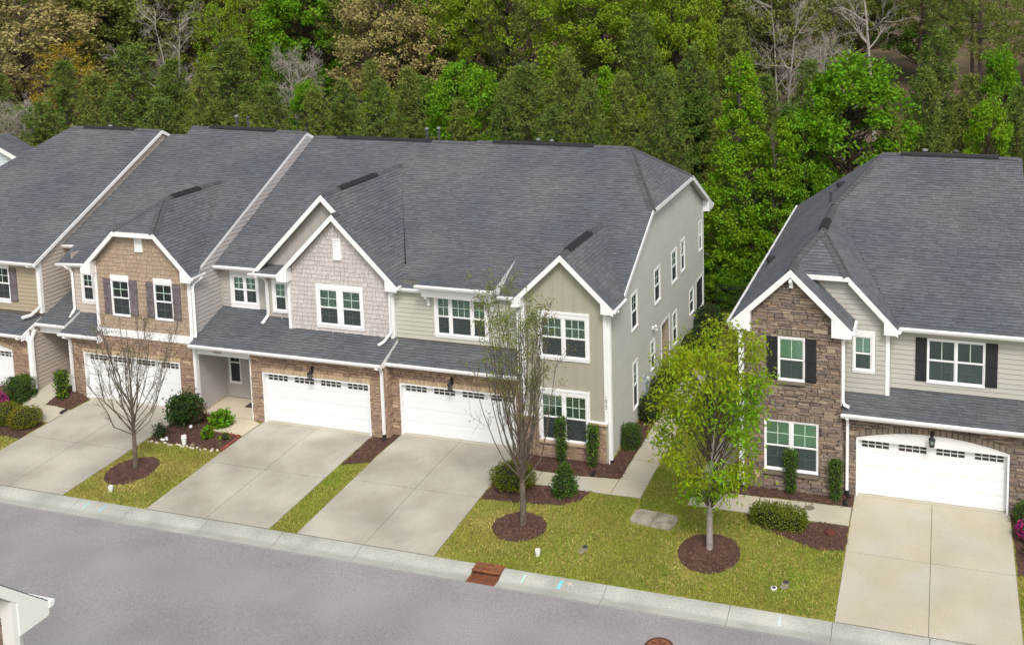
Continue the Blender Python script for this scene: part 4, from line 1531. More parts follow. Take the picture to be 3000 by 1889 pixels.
# ---- brown stone house across the gap
def house_stone():
    th = thing('townhouse', 'brown stone townhouse with steep gable, black shutters and arched garage door', 'house', (25.0, 0, 0))
    F0 = front(0.0)
    gp = [(20.14, 0), (23.55, 0), (23.55, 6.3), (21.83, 7.95), (20.14, 6.38)]
    lw = [(20.96, 21.75), (21.92, 22.71)]
    uw = [(21.44, 22.23)]
    wall(th, F0, [gp], [hole_of(lw, 0.84, 2.53), hole_of(uw, 4.17, 5.58)], MORTARB)
    lay_stone(th, F0, [gp], [(20.89, 0.62, 22.79, 2.82), (21.36, 4.0, 22.31, 5.93), (20.96, 4.08, 22.69, 5.66)], BROWNSTONE)
    lintel(th, F0, 20.86, 22.82, 2.6, LINTELB, 0.165, 0.22)
    lintel(th, F0, 21.36, 22.31, 5.7, LINTELB, 0.16, 0.22)
    board(th, F0, 20.88, 22.8, 0.6, 0.7, 0, 0.13, LINTELB, name='stone_sill')
    board(th, F0, 21.34, 22.33, 3.98, 4.07, 0, 0.12, LINTELB, name='stone_sill')
    window(th, F0, lw, 0.84, 2.53, 1.66, (20.88, 22.79, 0.73, 2.6), (2, 2, 2, 2), ('closed', 'closed'))
    window(th, F0, uw, 4.17, 5.58, 4.86, (21.36, 22.31, 4.08, 5.68), (2, 1, 2, 1), ('closed', 'closed'))
    shutter(th, F0, 20.97, 21.35, 4.1, 5.65, SHUTBLACK)
    shutter(th, F0, 22.32, 22.69, 4.1, 5.65, SHUTBLACK)
    for (x, z) in ((20.62, 0.52), (22.66, 0.4)):
        o = Geo(); o.fbox(F0, x - 0.09, x + 0.09, z - 0.11, z + 0.11, 0.02, 0.09); o.obj('outlet_block', LINTELW if x < 21 else LINTELB, th)
    board(th, F0, 20.06, 20.16, 0, 6.0, -0.02, 0.085, name='corner_board')
    b = Geo(); b.fbox(F0, 21.76, 21.9, 7.48, 7.85, 0.0, 0.14); b.fbox(F0, 21.78, 21.88, 7.72, 7.84, 0.141, 0.34); b.obj('gable_bracket', WHITE, th)
    # return of the gable
    Fr = side(23.55)
    wall(th, Fr, [[(0, 0), (0.95, 0), (0.95, 6.2), (0, 6.2)]], [], MORTARB)
    lay_stone(th, Fr, [[(0, 0), (0.28, 0), (0.28, 3.2), (0, 3.2)]], [], BROWNSTONE)
    board(th, Fr, 0.0, 0.1, 3.35, 6.05, 0, 0.03, name='corner_board')
    # garage
    Fa = front(0.27)
    wall(th, Fa, [[(23.5, 0), (30.0, 0), (30.0, 3.15), (23.5, 3.15)]], [(24.07, 0, 29.14, 2.16)], MORTARB)
    rise = 0.36
    lay_stone(th, Fa, [[(23.57, 0), (30.0, 0), (30.0, 3.08), (23.57, 3.08)]], [(24.07, -1, 29.14, 2.17)] + [(24.07 + 5.07 * i / 16, 2.1, 24.07 + 5.07 * (i + 1) / 16, 2.15 + rise * (1 - (2 * (i + 0.5) / 16 - 1) ** 2) + 0.24) for i in range(16)], BROWNSTONE)
    lintel(th, Fa, 24.0, 29.2, 2.17, LINTELB, 0.19, 0.235, arch=rise, dep=0.065)
    garage(th, Fa, 24.07, 29.14, 2.15, arch=rise)
    lantern(th, Fa, 26.62, 2.58)
    text(th, '1018', front(-0.14), 26.62, 3.0, 0.03, 0.14, BARKD, spacing=1.2)
    board(th, front(-0.1), 23.6, 30.0, 2.95, 3.1, -0.1, 0.0, name='fascia_board')
    # set back gable
    Fg = front(0.95)
    sw = [(23.97, 24.47)]
    gw = [(22.2, 3.3), (25.12, 3.3), (25.12, 6.05), (23.68, 7.55), (22.2, 7.55)]
    wall(th, Fg, [gw], [hole_of(sw, 4.4, 5.53)], ASHGREY)
    lay_lap(th, Fg, [[(22.2, 3.5), (25.0, 3.5), (25.0, 6.15), (23.68, 7.55), (22.2, 7.55)]], [(23.86, 4.24, 24.65, 5.8), (22, 3, 23.56, 6.0)], ASHGREY)
    window(th, Fg, sw, 4.4, 5.53, 4.95, (23.86, 24.64, 4.24, 5.8), (2, 1, 2, 1), ('closed', 'closed'))
    board(th, Fg, 25.0, 25.14, 3.5, 5.95, 0, 0.045, name='corner_board')
    board(th, side(25.12), 0.95, 1.35, 3.5, 5.95, 0, 0.03, ASHGREY, name='corner_board')
    Fm = front(1.35)
    mw = [(26.47, 27.3), (27.42, 28.25)]
    wall(th, Fm, [[(25.12, 3.4), (30.0, 3.4), (30.0, 6.1), (25.12, 6.1)]], [hole_of(mw, 4.06, 5.48)], ASHGREY)
    lay_lap(th, Fm, [[(25.15, 3.64), (30.0, 3.64), (30.0, 5.98), (25.15, 5.98)]], [(26.39, 3.92, 28.33, 6.1), (26.0, 3.98, 26.39, 5.57), (28.33, 3.98, 28.74, 5.57)], ASHGREY)
    board(th, Fm, 26.39, 28.33, 5.6, 5.95, 0, 0.035, ASHGREY, name='frieze_board')
    window(th, Fm, mw, 4.06, 5.48, 4.78, (26.39, 28.33, 3.93, 5.58), (2, 1, 2, 2), ('closed', None))
    shutter(th, Fm, 26.01, 26.38, 4.0, 5.55, SHUTBLACK)
    shutter(th, Fm, 28.35, 28.73, 4.0, 5.55, SHUTBLACK)
    pp = Geo(); pp.lathe((27.1, 1.46, 4.07), [(0.05, 0), (0.08, 0.02), (0.085, 0.12), (0.09, 0.14)], n=10); pp.lathe((27.1, 1.46, 4.2), [(0.03, 0), (0.09, 0.05), (0.07, 0.12), (0.01, 0.16)], n=8)
    pp.obj('plant_pot', mat('pot_ochre', (0.2, 0.17, 0.05), 0.8), th)
    # roofs
    P = plane_y(5.45, 0.548)
    L = lambda x, y: (x, y, 6.15 + 0.95 * (x - 19.7))
    T = (24.33, 9.32, 10.55)
    roof(th, [[P(25.45, 1.0), P(29.9, 1.0), P(29.9, 9.3), P(24.33, 9.3), P(22.62, 6.35)]])
    roof(th, [[L(19.7, -0.28), L(21.83, -0.28), L(21.83, 13.6), L(19.7, 17.3)], [L(21.83, 1.25), L(22.62, 2.4), L(22.62, 12.3), L(21.83, 13.6)], [L(22.62, 6.35), L(24.3, 9.3), L(22.62, 12.3)]])
    roof_slab(th, [[(24.33, 9.3, 10.55), (29.9, 9.3, 10.55), (29.9, 17.3, 6.15), (19.7, 17.3, 6.15)]])
    g2 = lambda x, y: (x, y, 5.99 + 1.047 * (25.42 - x))
    roof(th, [[g2(25.42, 0.65), g2(25.42, 1.0), g2(22.62, 6.35), g2(22.62, 2.4), g2(23.72, 0.65)]])
    roof(th, [[(22.25, 0.65, 7.77), (23.72, 0.65, 7.77), (22.62, 2.4, 8.92), (21.83, 1.25, 8.17)]])
    r1 = lambda x, y: (x, y, 8.17 - 0.962 * (x - 21.83))
    roof(th, [[r1(21.83, -0.28), r1(23.93, -0.28), r1(23.93, 0.93), r1(22.1, 0.93), r1(21.83, 1.25)]])
    nL, nP, nG, nR1 = (-0.95, 0, 1), (0, -0.548, 1), (1.047, 0, 1), (0.962, 0, 1)
    nJ = plane_n((22.25, 0.65, 7.77), (23.72, 0.65, 7.77), (22.62, 2.4, 8.92))
    caps(th, (22.62, 6.35, 8.93), (24.33, 9.3, 10.55), nL, nP, 0.19)
    caps(th, (22.62, 2.4, 8.93), (22.62, 6.35, 8.93), nL, nG, 0.19)
    caps(th, (21.83, 1.25, 8.17), (22.62, 2.4, 8.93), nL, nJ, 0.19)
    caps(th, (23.72, 0.65, 7.77), (22.62, 2.4, 8.93), nG, nJ, 0.19)
    caps(th, (21.83, -0.28, 8.17), (21.83, 1.25, 8.17), nL, nR1, 0.19)
    caps(th, (24.33, 9.3, 10.55), (29.9, 9.3, 10.55), nP, (0, 0.548, 1))
    ridge_vent(th, (25.1, 9.3, 10.56), (29.0, 9.3, 10.56), (0, -1, 0.548), (0, 1, 0.548))
    ridge_vent(th, (22.62, 2.7, 8.95), (22.62, 4.0, 8.95), (1, 0, 1.047), (-1, 0, 0.95))
    for (x, y) in ((22.59, 10.1), (20.29, 5.5)):
        z = L(x, y)[2]
        v = Geo(); v.tube([(x - 0.05, y, z - 0.02), (x - 0.08, y, z + 0.14)], [0.22, 0.17], n=10); v.obj('roof_vent', BLACK, th)
    roof_pipe(th, 22.35, 7.67, 8.6, 9.1, 0.05, GREYPIPE)
    roof_pipe(th, 26.06, 9.75, 10.1, 10.62, 0.07)
    roof_pipe(th, 27.32, 9.75, 10.1, 10.62, 0.07, GREYPIPE)
    Fk = front(-0.28)
    rake(th, Fk, (19.7, 6.15), (21.83, 8.17), 0.26)
    rake(th, Fk, (21.83, 8.17), (23.93, 6.15), 0.26)
    eave_return(th, Fk, [(19.72, 5.9), (20.3, 5.9), (20.3, 6.55), (19.72, 6.12)], -0.28, 0.036)
    board(th, Fk, 20.3, 20.42, 5.86, 6.55, -0.28, 0.02, name='return_cap')
    eave_return(th, Fk, [(23.35, 5.88), (23.9, 5.88), (23.9, 6.12), (23.35, 6.58)], -0.28, 0.036)
    board(th, Fk, 23.24, 23.35, 5.88, 6.6, -0.28, 0.02, name='return_cap')
    Fj = front(0.65)
    rake(th, Fj, (22.25, 7.77), (23.72, 7.77), 0.17, name='fascia_board')
    rake(th, Fj, (23.72, 7.77), (25.42, 5.99), 0.25)
    eave_return(th, Fj, [(24.95, 5.8), (25.4, 5.8), (25.4, 5.98), (24.95, 6.4)], -0.3, 0.036)
    gutter(th, (19.7, 17.3, 6.13), (19.7, -0.28, 6.13), (-1, 0, 0))
    gutter(th, (23.93, -0.28, 6.13), (23.93, 0.9, 6.13), (1, 0, 0))
    gutter(th, (25.5, 1.0, 5.98), (29.95, 1.0, 5.98), (0, -1, 0))
    gutter(th, (25.42, 0.65, 5.97), (25.42, 0.9, 5.97), (1, 0, 0))
    Lr = plane_y(3.18, 0.31)
    roof(th, [[Lr(23.6, -0.13), Lr(30.0, -0.13), Lr(30.0, 1.35), Lr(25.14, 1.35), Lr(25.14, 0.95), Lr(23.6, 0.95)][:3] + [Lr(23.6, 1.35)]], 0.15, name='lower_roof')
    gutter(th, (23.57, -0.13, 3.13), (30.0, -0.13, 3.13), (0, -1, 0))
    fl = Geo(); fl.box(25.13, 30, 1.335, 1.345, 3.59, 3.69); fl.box(23.58, 25.0, 0.935, 0.945, 3.47, 3.56); fl.obj('flashing', mat('roof_flashing', (0.10, 0.085, 0.075), 0.6), th)
    downspout(th, [(19.62, -0.2, 6.0), (19.85, -0.1, 5.86), (20.02, -0.09, 5.7), (20.02, -0.09, 0.25)], boot=True)
    downspout(th, [(24.0, 0.1, 6.02), (23.75, 0.02, 5.86), (23.62, 0.0, 5.7), (23.62, 0.0, 3.55), (23.68, -0.03, 3.42), (23.85, -0.05, 3.36)])
    downspout(th, [(23.78, -0.2, 3.02), (23.78, 0.1, 2.9), (23.78, 0.13, 2.75), (23.78, 0.13, 0.22)], boot=True)
    shell(th, 20.14, 30.0, 0.0, 16.9, 6.0, ASHGREY)
    return th


# ---- leftmost house of the row
def house_left():
    th = thing('townhouse', 'tan lap sided townhouse cut by the left edge of the photograph', 'house', (-15.5, 0, 0), 'townhouses of the row')
    Fa = front(0.15)
    wall(th, Fa, [[(-20, -0.3), (-12.2, -0.3), (-12.2, 2.9), (-20, 2.9)]], [(-18.3, 0, -13.3, 1.85)], MORTARW)
    rise = 0.34
    lay_stone(th, Fa, [[(-20, -0.3), (-12.32, -0.3), (-12.32, 2.75), (-20, 2.75)]], [(-18.3, -1, -13.3, 1.86)] + [(-18.3 + 5 * i / 16, 1.8, -18.3 + 5 * (i + 1) / 16, 1.84 + rise * (1 - (2 * (i + 0.5) / 16 - 1) ** 2) + 0.2) for i in range(16)], WARMSTONE)
    lintel(th, Fa, -18.36, -13.24, 1.86, LINTELW, 0.19, 0.2, arch=rise)
    garage(th, Fa, -18.3, -13.3, 1.84, arch=rise)
    board(th, Fa, -12.32, -12.17, 0.0, 2.6, 0, 0.06, name='corner_board')
    Fu = front(0.85)
    uw = [(-15.55, -14.8), (-14.68, -13.98)]
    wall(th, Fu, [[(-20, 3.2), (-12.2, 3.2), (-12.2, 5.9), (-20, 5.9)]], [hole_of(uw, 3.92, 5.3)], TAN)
    lay_lap(th, Fu, [[(-20, 3.4), (-12.33, 3.4), (-12.33, 5.7), (-20, 5.7)]], [(-15.64, 3.7, -13.88, 5.8), (-13.88, 3.8, -13.49, 5.36)], TAN)
    window(th, Fu, uw, 3.92, 5.3, 4.62, (-15.64, -13.89, 3.72, 5.4), (2, 2, 2, 2), ('closed', 'closed'))
    board(th, Fu, -15.64, -13.89, 5.41, 5.7, 0, 0.035, name='frieze_board')
    shutter(th, Fu, -13.87, -13.5, 3.82, 5.35, SHUTWOOD)
    board(th, Fu, -12.33, -12.17, 3.4, 5.72, 0, 0.045, name='corner_board')
    Fx = side(-12.2)
    wall(th, Fx, [[(0.15, -0.3), (2.9, -0.3), (2.9, 6.95), (0.85, 5.9), (0.85, 3.1), (0.15, 2.75)], [(2.9, 5.9), (9.4, 9.75), (8.68, 10.2), (2.9, 6.95)]], [], PINKTAN)
    lay_lap(th, Fx, [[(0.25, -0.25), (2.9, -0.25), (2.9, 6.9), (0.95, 5.8), (0.95, 3.1), (0.25, 2.75)], [(2.9, 5.95), (9.4, 9.75), (8.68, 10.12), (2.9, 6.9)]], [], PINKTAN)
    board(th, Fx, 0.15, 0.25, 0, 2.75, 0, 0.03, name='corner_board')
    board(th, Fx, 0.85, 0.95, 3.4, 5.75, 0, 0.03, name='corner_board')
    P = plane_y(5.49, 0.558)
    roof(th, [[P(-20.5, 0.5), P(-12.1, 0.5), P(-12.1, 8.68), P(-17.75, 8.68), P(-20.5, 4.17)]])
    roof_slab(th, [[(-17.75, 8.68, 10.33), (-12.1, 8.68, 10.33), (-12.1, 16.6, 5.9), (-20.5, 16.6, 5.9)], [P(-20.5, 4.17), (-17.75, 8.68, 10.33), (-20.5, 13.2, 7.8)]])
    caps(th, P(-17.75, 8.68), P(-12.1, 8.68), (0, -0.558, 1), (0, 0.558, 1))
    ridge_vent(th, P(-16.9, 8.68), P(-13.7, 8.68), (0, -1, 0.558), (0, 1, 0.558))
    Fk = side(-12.1)
    rake(th, Fk, (0.5, P(0, 0.5)[2]), (8.68, 10.33), 0.17)
    rake(th, Fk, (8.68, 10.33), (10.2, 9.48), 0.17)
    gutter(th, (-20, 0.5, 5.76), (-12.12, 0.5, 5.76), (0, -1, 0))
    Lr = plane_y(2.87, 0.45)
    roof(th, [[Lr(-20, -0.25), Lr(-12.3, -0.25), Lr(-12.3, 0.85), Lr(-20, 0.85)]], 0.15, name='lower_roof')
    gutter(th, (-20, -0.25, 2.75), (-12.3, -0.25, 2.75), (0, -1, 0))
    eave_return(th, side(-12.32), [(-0.25, 2.5), (0.15, 2.5), (0.7, 3.15), (-0.25, 2.72)], 0.0, 0.05)
    downspout(th, [(-12.45, 0.42, 5.66), (-12.3, 0.65, 5.55), (-12.26, 0.78, 5.45), (-12.26, 0.78, 3.7), (-12.5, 0.5, 3.4), (-12.85, 0.35, 3.3)])
    downspout(th, [(-12.5, -0.35, 2.65), (-12.3, 0.0, 2.5), (-12.27, 0.06, 2.35), (-12.27, 0.06, 0.2)], boot=True)
    downspout(th, [(-12.1, 0.28, 2.86), (-12.12, 0.2, 2.7), (-12.13, 0.1, 2.5), (-12.13, 0.1, 0.2)], boot=True)
    roof_pipe(th, -16.0, 9.4, 9.8, 10.27, 0.07)
    shell(th, -20, -12.2, 1.0, 16.0, 5.8, TAN)
    SHIFT[th.name] = (0.75, -0.64, 0.24)
    return th


house_left()
house_tan()
house_grey()
house_sage()
house_stone()


def house_next():
    th = thing('townhouse', 'neighbour house roof barely showing at the right edge, lower than the stone house', 'house', (33, 0, 0))
    P = plane_y(4.75, 0.548)
    roof(th, [[P(29.95, 1.0), P(36, 1.0), P(36, 9.3), P(29.95, 9.3)]])
    roof_slab(th, [[P(29.95, 9.3), P(36, 9.3), (36, 17, 5.6), (29.95, 17, 5.6)]])
    F = front(1.4)
    wall(th, F, [[(30.0, 0), (36, 0), (36, 5.4), (30.0, 5.4)]], [], ASHGREY)
    lay_lap(th, F, [[(30.0, 0.2), (36, 0.2), (36, 5.4), (30.0, 5.4)]], [], ASHGREY)
    shell(th, 30.0, 36, 1.4, 16.5, 5.4, ASHGREY)


def house_blue():
    th = thing('house', 'pale blue lap sided house behind the far left roof', 'house', (-29, 12, 0))
    F = front(12.0)
    wall(th, F, [[(-33, 0), (-24.9, 0), (-24.9, 7.6), (-27.3, 8.65), (-33, 6.2)]], [], PALEBLUE)
    lay_lap(th, F, [[(-33, 0.2), (-24.9, 0.2), (-24.9, 7.6), (-27.3, 8.6), (-33, 6.2)]], [], PALEBLUE)
    Fk = front(11.7)
    roof(th, [[(-24.6, 11.7, 7.75), (-24.6, 13.4, 7.75), (-27.3, 13.4, 8.95), (-27.3, 11.7, 8.95)]])
    roof(th, [[(-27.3, 11.7, 8.95), (-27.3, 13.4, 8.95), (-33.4, 13.4, 6.2), (-33.4, 11.7, 6.2)]])
    rake(th, Fk, (-27.3, 8.95), (-24.6, 7.75), 0.25)
    rake(th, Fk, (-33.4, 6.2), (-27.3, 8.95), 0.25)
    shell(th, -33, -24.9, 12, 13.2, 6.0, PALEBLUE)
    g = Geo(); g.poly([(-24.9, 12, 0), (-24.9, 13.2, 0), (-24.9, 13.2, 7.6), (-24.9, 12, 7.6)]); g.obj('wall', PALEBLUE, th)


def house_near():
    th = thing('house', 'stone gable corner with white eave and gutter at the bottom left corner', 'house', (5, -23, 0))
    F = side(9.2)
    pk = -24.3
    gp = [(-28.75, 0), (-19.85, 0), (-19.85, 6.0), (pk, 10.2), (-28.75, 6.0)]
    wall(th, F, [gp], [], MORTARB)
    lay_stone(th, F, [[(-28.7, 3.0), (-19.97, 3.0), (-19.97, 6.0), (pk, 10.0), (-28.7, 6.0)]], [], BROWNSTONE)
    board(th, F, -19.97, -19.83, 0, 5.9, 0, 0.085, name='corner_board')
    board(th, front(-19.85), 9.1, 9.2, 0, 5.9, -0.09, 0.0, name='corner_board')
    g = Geo(); g.poly([(9.2, -19.85, 0), (1.0, -19.85, 0), (1.0, -19.85, 6), (9.2, -19.85, 6)]); g.poly([(1, -28.75, 0), (9.2, -28.75, 0), (9.2, -28.75, 6), (1, -28.75, 6)]); g.poly([(1, -19.85, 0), (1, -28.75, 0), (1, -28.75, 6), (1, pk, 10.2), (1, -19.85, 6)])
    g.obj('wall', ASHGREY, th)
    s = 0.96
    roof(th, [[(9.5, -19.4, 6.1), (9.5, pk, 6.1 + s * (-19.4 - pk)), (1, pk, 6.1 + s * (-19.4 - pk)), (1, -19.4, 6.1)]], 0.17)
    roof(th, [[(9.5, -29.2, 6.1), (9.5, pk, 6.1 + s * (-19.4 - pk)), (1, pk, 6.1 + s * (-19.4 - pk)), (1, -29.2, 6.1)]], 0.17)
    Fk = side(9.5)
    rake(th, Fk, (-19.4, 6.1), (pk, 6.1 + s * (-19.4 - pk)), 0.26)
    rake(th, Fk, (-29.2, 6.1), (pk, 6.1 + s * (-19.4 - pk)), 0.26)
    eave_return(th, Fk, [(-20.1, 5.82), (-19.42, 5.82), (-19.42, 6.08), (-20.1, 6.6)], -0.3, 0.036)
    board(th, Fk, -20.22, -20.1, 5.6, 6.6, -0.3, 0.02, name='return_cap')
    gutter(th, (9.56, -19.4, 6.08), (1.0, -19.4, 6.08), (0, 1, 0))


house_next()
house_blue()
house_near()

# ------------------------------------------------------------------ ground, street, drives, walks, beds
def hz(y):
    """front yards fall a little to the kerb"""
    return float(np.interp(y, [-6.67, -1.5], [-0.21, 0.0]))


def terrain_z(x, y):
    t = max(0.0, y - 30.0)
    return 0.14 * t * min(1.0, t / 12.0) + 0.35 * math.sin(x * 0.07 + y * 0.05) * min(1.0, max(0.0, y - 20) / 15.0)


def sheet(name, x0, x1, y0, y1, nx, ny, zf, m):
    xs = np.linspace(x0, x1, nx + 1)
    ys = np.linspace(y0, y1, ny + 1) if not isinstance(ny, list) else np.array(ny)
    g = Geo()
    k = len(ys)
    for x in xs:
        for y in ys:
            g.v.append((x, y, zf(x, y)))
    for i in range(nx):
        for j in range(k - 1):
            a = i * k + j
            g.f.append((a, a + k, a + k + 1, a + 1)); g.m.append(0)
    return tag(g.obj(name, m), kind='structure')


sheet('lawn', -70, 90, 0, 0, 1, [-6.66, -1.5, 18.2], lambda x, y: hz(y) - 0.004, LAWN)
sheet('woodland_ground', -170, 190, 18.2, 260, 60, list(np.linspace(18.2, 260, 50)), lambda x, y: terrain_z(x, y) - 0.004, LITTER)
sheet('road', -70, 90, -14.9, -7.5, 1, [-14.9, -11.2, -7.5], lambda x, y: -0.30 + 0.05 * (1 - abs((y + 11.2) / 3.7)), ASPHALT)
sheet('far_lawn', -70, 90, -60, -15.9, 1, [-60, -15.9], lambda x, y: -0.2, LAWN)

KX = [-9.3, -6.5, -2.9, -0.6, 2.62, 5.62, 8.65, 12.75, 13.72, 17.15, 21.0, 24.0, 26.7, 28.4, 31.5, 34.5]
KPROF = [(-6.665, -0.205), (-6.80, -0.212), (-6.95, -0.245), (-7.12, -0.315), (-7.20, -0.325), (-7.56, -0.298), (-7.56, -0.45), (-6.665, -0.45)]
kb = Geo()
kb.box(-70, 90, -7.54, -6.67, -0.46, -0.33)
kerb = tag(kb.obj('kerb', JOINT), kind='structure')
kx = [-70 + 3.05 * i for i in range(20)] + KX + [37.6 + 3.05 * i for i in range(17)]
for a, b in zip(kx[:-1], kx[1:]):
    if abs(a - 12.75) < 0.01:
        continue
    g = Geo()
    a2, b2 = a + 0.008, b - 0.008
    A = [(a2, y, z) for y, z in KPROF]
    B = [(b2, y, z) for y, z in KPROF]
    for i in range(len(A)):
        j = (i + 1) % len(A)
        g.poly([A[i], B[i], B[j], A[j]][::-1])
    g.poly(A[::-1]); g.poly(B)
    g.obj('kerb_segment', KERBCONC, kerb)
k2 = Geo()
for y0, z0, y1, z1 in ((-14.9, -0.30, -15.25, -0.325), (-15.25, -0.325, -15.45, -0.25), (-15.45, -0.25, -15.9, -0.2)):
    k2.poly([(-70, y1, z1), (90, y1, z1), (90, y0, z0), (-70, y0, z0)])
tag(k2.obj('far_kerb', KERBCONC), kind='structure')


def slabs(name, m, rects, lift=0.022, base=None, rot=None):
    """a concrete surface whose slabs are parts; rects: convex (x, y) outlines"""
    g = Geo()
    for q in rects:
        q = ccw(q)
        g.poly([(x, y, hz(y) + 0.006) for x, y in q])
    o = tag(g.obj(name, JOINT), kind='structure')
    for q in rects:
        q = ccw(q)
        cx = sum(p[0] for p in q) / len(q)
        cy = sum(p[1] for p in q) / len(q)
        s = Geo()
        k = len(q)
        ins = []
        for (x, y) in q:
            L = math.hypot(x - cx, y - cy)
            ins.append((x + (cx - x) / L * 0.016, y + (cy - y) / L * 0.016))
        n = 6
        # follow the slope: cut the slab at y = -1.5 where the fall begins
        for half in ([(-99, -99), (99, -99), (99, -1.5), (-99, -1.5)], [(-99, -1.5), (99, -1.5), (99, 99), (-99, 99)]):
            c = clip(ins, half)
            if len(c) > 2 and area(c) > 1e-4:
                s.poly([(x, y, hz(y) + lift) for x, y in c])
        for i in range(k):
            j = (i + 1) % k
            (xa, ya), (xb, yb) = ins[i], ins[j]
            ys = [0, 1] if (ya > -1.5) == (yb > -1.5) else [0, (ya + 1.5) / (ya - yb), 1]
            for t0, t1 in zip(ys[:-1], ys[1:]):
                p = (xa + (xb - xa) * t0, ya + (yb - ya) * t0)
                r = (xa + (xb - xa) * t1, ya + (yb - ya) * t1)
                s.poly([(p[0], p[1], hz(p[1]) - 0.03), (r[0], r[1], hz(r[1]) - 0.03), (r[0], r[1], hz(r[1]) + lift), (p[0], p[1], hz(p[1]) + lift)])
        s.obj('slab', m, o)
    return o


def drive(x0, x1, ytop, xm, ym, m):
    yb = -6.655
    slabs('driveway', m, [[(x0, yb), (xm, yb), (xm, ym), (x0, ym)], [(xm, yb), (x1, yb), (x1, ym), (xm, ym)],
                          [(x0, ym), (xm, ym), (xm, ytop), (x0, ytop)], [(xm, ym), (x1, ym), (x1, ytop), (xm, ytop)]])


MORE_CHIPS = []
drive(-8.9, -3.74, -0.02, -6.3, -3.4, CONCRETE)
drive(-0.06, 5.03, -0.02, 2.45, -3.38, CONCRETE)
drive(6.1, 11.24, 0.4, 8.68, -3.2, CONCRETE)
drive(24.04, 29.2, 0.25, 26.66, -3.22, CONCRETE2)
drive(-18.2, -13.2, 0.12, -15.8, -3.3, CONCRETE)
# garage aprons
for (x0, x1, y0, y1) in ((-9.06, -4.14, -0.02, 0.2), (0.06, 4.94, -0.02, 0.2), (6.17, 11.08, 0.4, 0.62), (24.13, 29.08, 0.25, 0.47)):
    g = Geo(); g.box(x0, x1, y0, y1, -0.05, 0.028)
    tag(g.obj('garage_threshold', CONCRETE2), kind='structure')
# walks and porches

slabs('walkway', PORCHCONC, [[(-1.84, 0.0), (-0.58, 0.0), (-0.1, -0.2), (-0.1, -1.34), (-1.6, -1.26)]])
slabs('porch_floor', PORCHCONC, [[(-3.2, 0.02), (-0.58, 0.02), (-0.58, 1.76), (-3.2, 1.76)]], lift=0.03)
# the yard rises to the porch of the tan house
def rise(x, y):
    return 0.36 * min(1.0, max(0.0, (y + 1.5) / 1.4)) * min(1.0, max(0.0, (-9.0 - x) / 0.7))


g = Geo()
for (x0, x1, ya, yb, zo) in ((-11.42, -10.25, -1.25, 2.28, 0.03),):
    ys_ = np.linspace(ya, yb, 9)
    xs_ = [x0 + (x1 - x0) * t for t in (0, 0.5, 1)]
    for i in range(2):
        for j in range(8):
            q = [(xs_[i], ys_[j]), (xs_[i + 1], ys_[j]), (xs_[i + 1], ys_[j + 1]), (xs_[i], ys_[j + 1])]
            g.poly([(x, y, rise(x, y) + zo) for x, y in q])
ys_ = np.linspace(-2.3, -1.15, 5)
xs_ = np.linspace(-11.3, -8.92, 7)
for i in range(6):
    for j in range(4):
        q = [(xs_[i], ys_[j]), (xs_[i + 1], ys_[j]), (xs_[i + 1], ys_[j + 1]), (xs_[i], ys_[j + 1])]
        g.poly([(x, y, hz(y) + rise(x, y) + 0.026) for x, y in q])
tag(g.obj('walkway', CONCRETE2), kind='structure')
g = Geo()
for (x0, x1, ya, yb) in ((-13.5, -11.4, -1.6, 0.2), (-10.28, -9.0, -1.2, 0.02)):
    xs_, ys_ = np.linspace(x0, x1, 6), np.linspace(ya, yb, 7)
    for i in range(5):
        for j in range(6):
            q = [(xs_[i], ys_[j]), (xs_[i + 1], ys_[j]), (xs_[i + 1], ys_[j + 1]), (xs_[i], ys_[j + 1])]
            g.poly([(x, y, hz(y) + rise(x, y) + 0.02) for x, y in q])
            for _ in range(8):
                MORE_CHIPS.append((random.uniform(xs_[i], xs_[i + 1]), random.uniform(ys_[j], ys_[j + 1])))
tag(g.obj('mulch_bed', MULCH), kind='structure')
slabs('walkway', CONCRETE2, [[(11.26, -1.86), (12.75, -1.88), (12.75, -0.98), (11.26, -0.9)], [(12.75, -1.88), (14.2, -1.88), (14.2, -0.94), (12.75, -0.98)],
                             [(14.2, -1.88), (15.68, -1.88), (15.68, -0.8), (14.2, -0.94)], [(15.68, -1.88), (16.79, -1.86), (16.79, -0.74), (15.68, -0.74)]] +
      [[(15.7, -0.74 + 1.5 * i), (16.78, -0.74 + 1.5 * i), (16.78, -0.74 + 1.5 * (i + 1)), (15.7, -0.74 + 1.5 * (i + 1))] for i in range(7)])
slabs('walkway', CONCRETE2, [[(18.5, -1.86), (19.6, -1.86), (19.6, -0.74), (18.5, -0.74)], [(19.6, -1.86), (20.85, -1.84), (20.85, -0.72), (19.6, -0.74)],
                             [(20.85, -1.84), (22.45, -1.8), (22.45, -0.66), (20.85, -0.72)], [(22.45, -1.8), (24.02, -1.78), (24.02, -0.62), (22.45, -0.66)]] +
      [[(18.5, -0.74 + 1.5 * i), (19.6, -0.74 + 1.5 * i), (19.6, -0.74 + 1.5 * (i + 1)), (18.5, -0.74 + 1.5 * (i + 1))] for i in range(6)])


def wob(poly, amp=0.05, step=0.25):
    """a bed's outline with a ragged edge"""
    out = []
    k = len(poly)
    for i in range(k):
        (x0, y0), (x1, y1) = poly[i], poly[(i + 1) % k]
        n = max(1, int(math.hypot(x1 - x0, y1 - y0) / step))
        for j in range(n):
            t = j / n
            a = amp if 0 < j else 0
            out.append((x0 + (x1 - x0) * t + random.uniform(-a, a), y0 + (y1 - y0) * t + random.uniform(-a, a)))
    return out


CHIPS = []


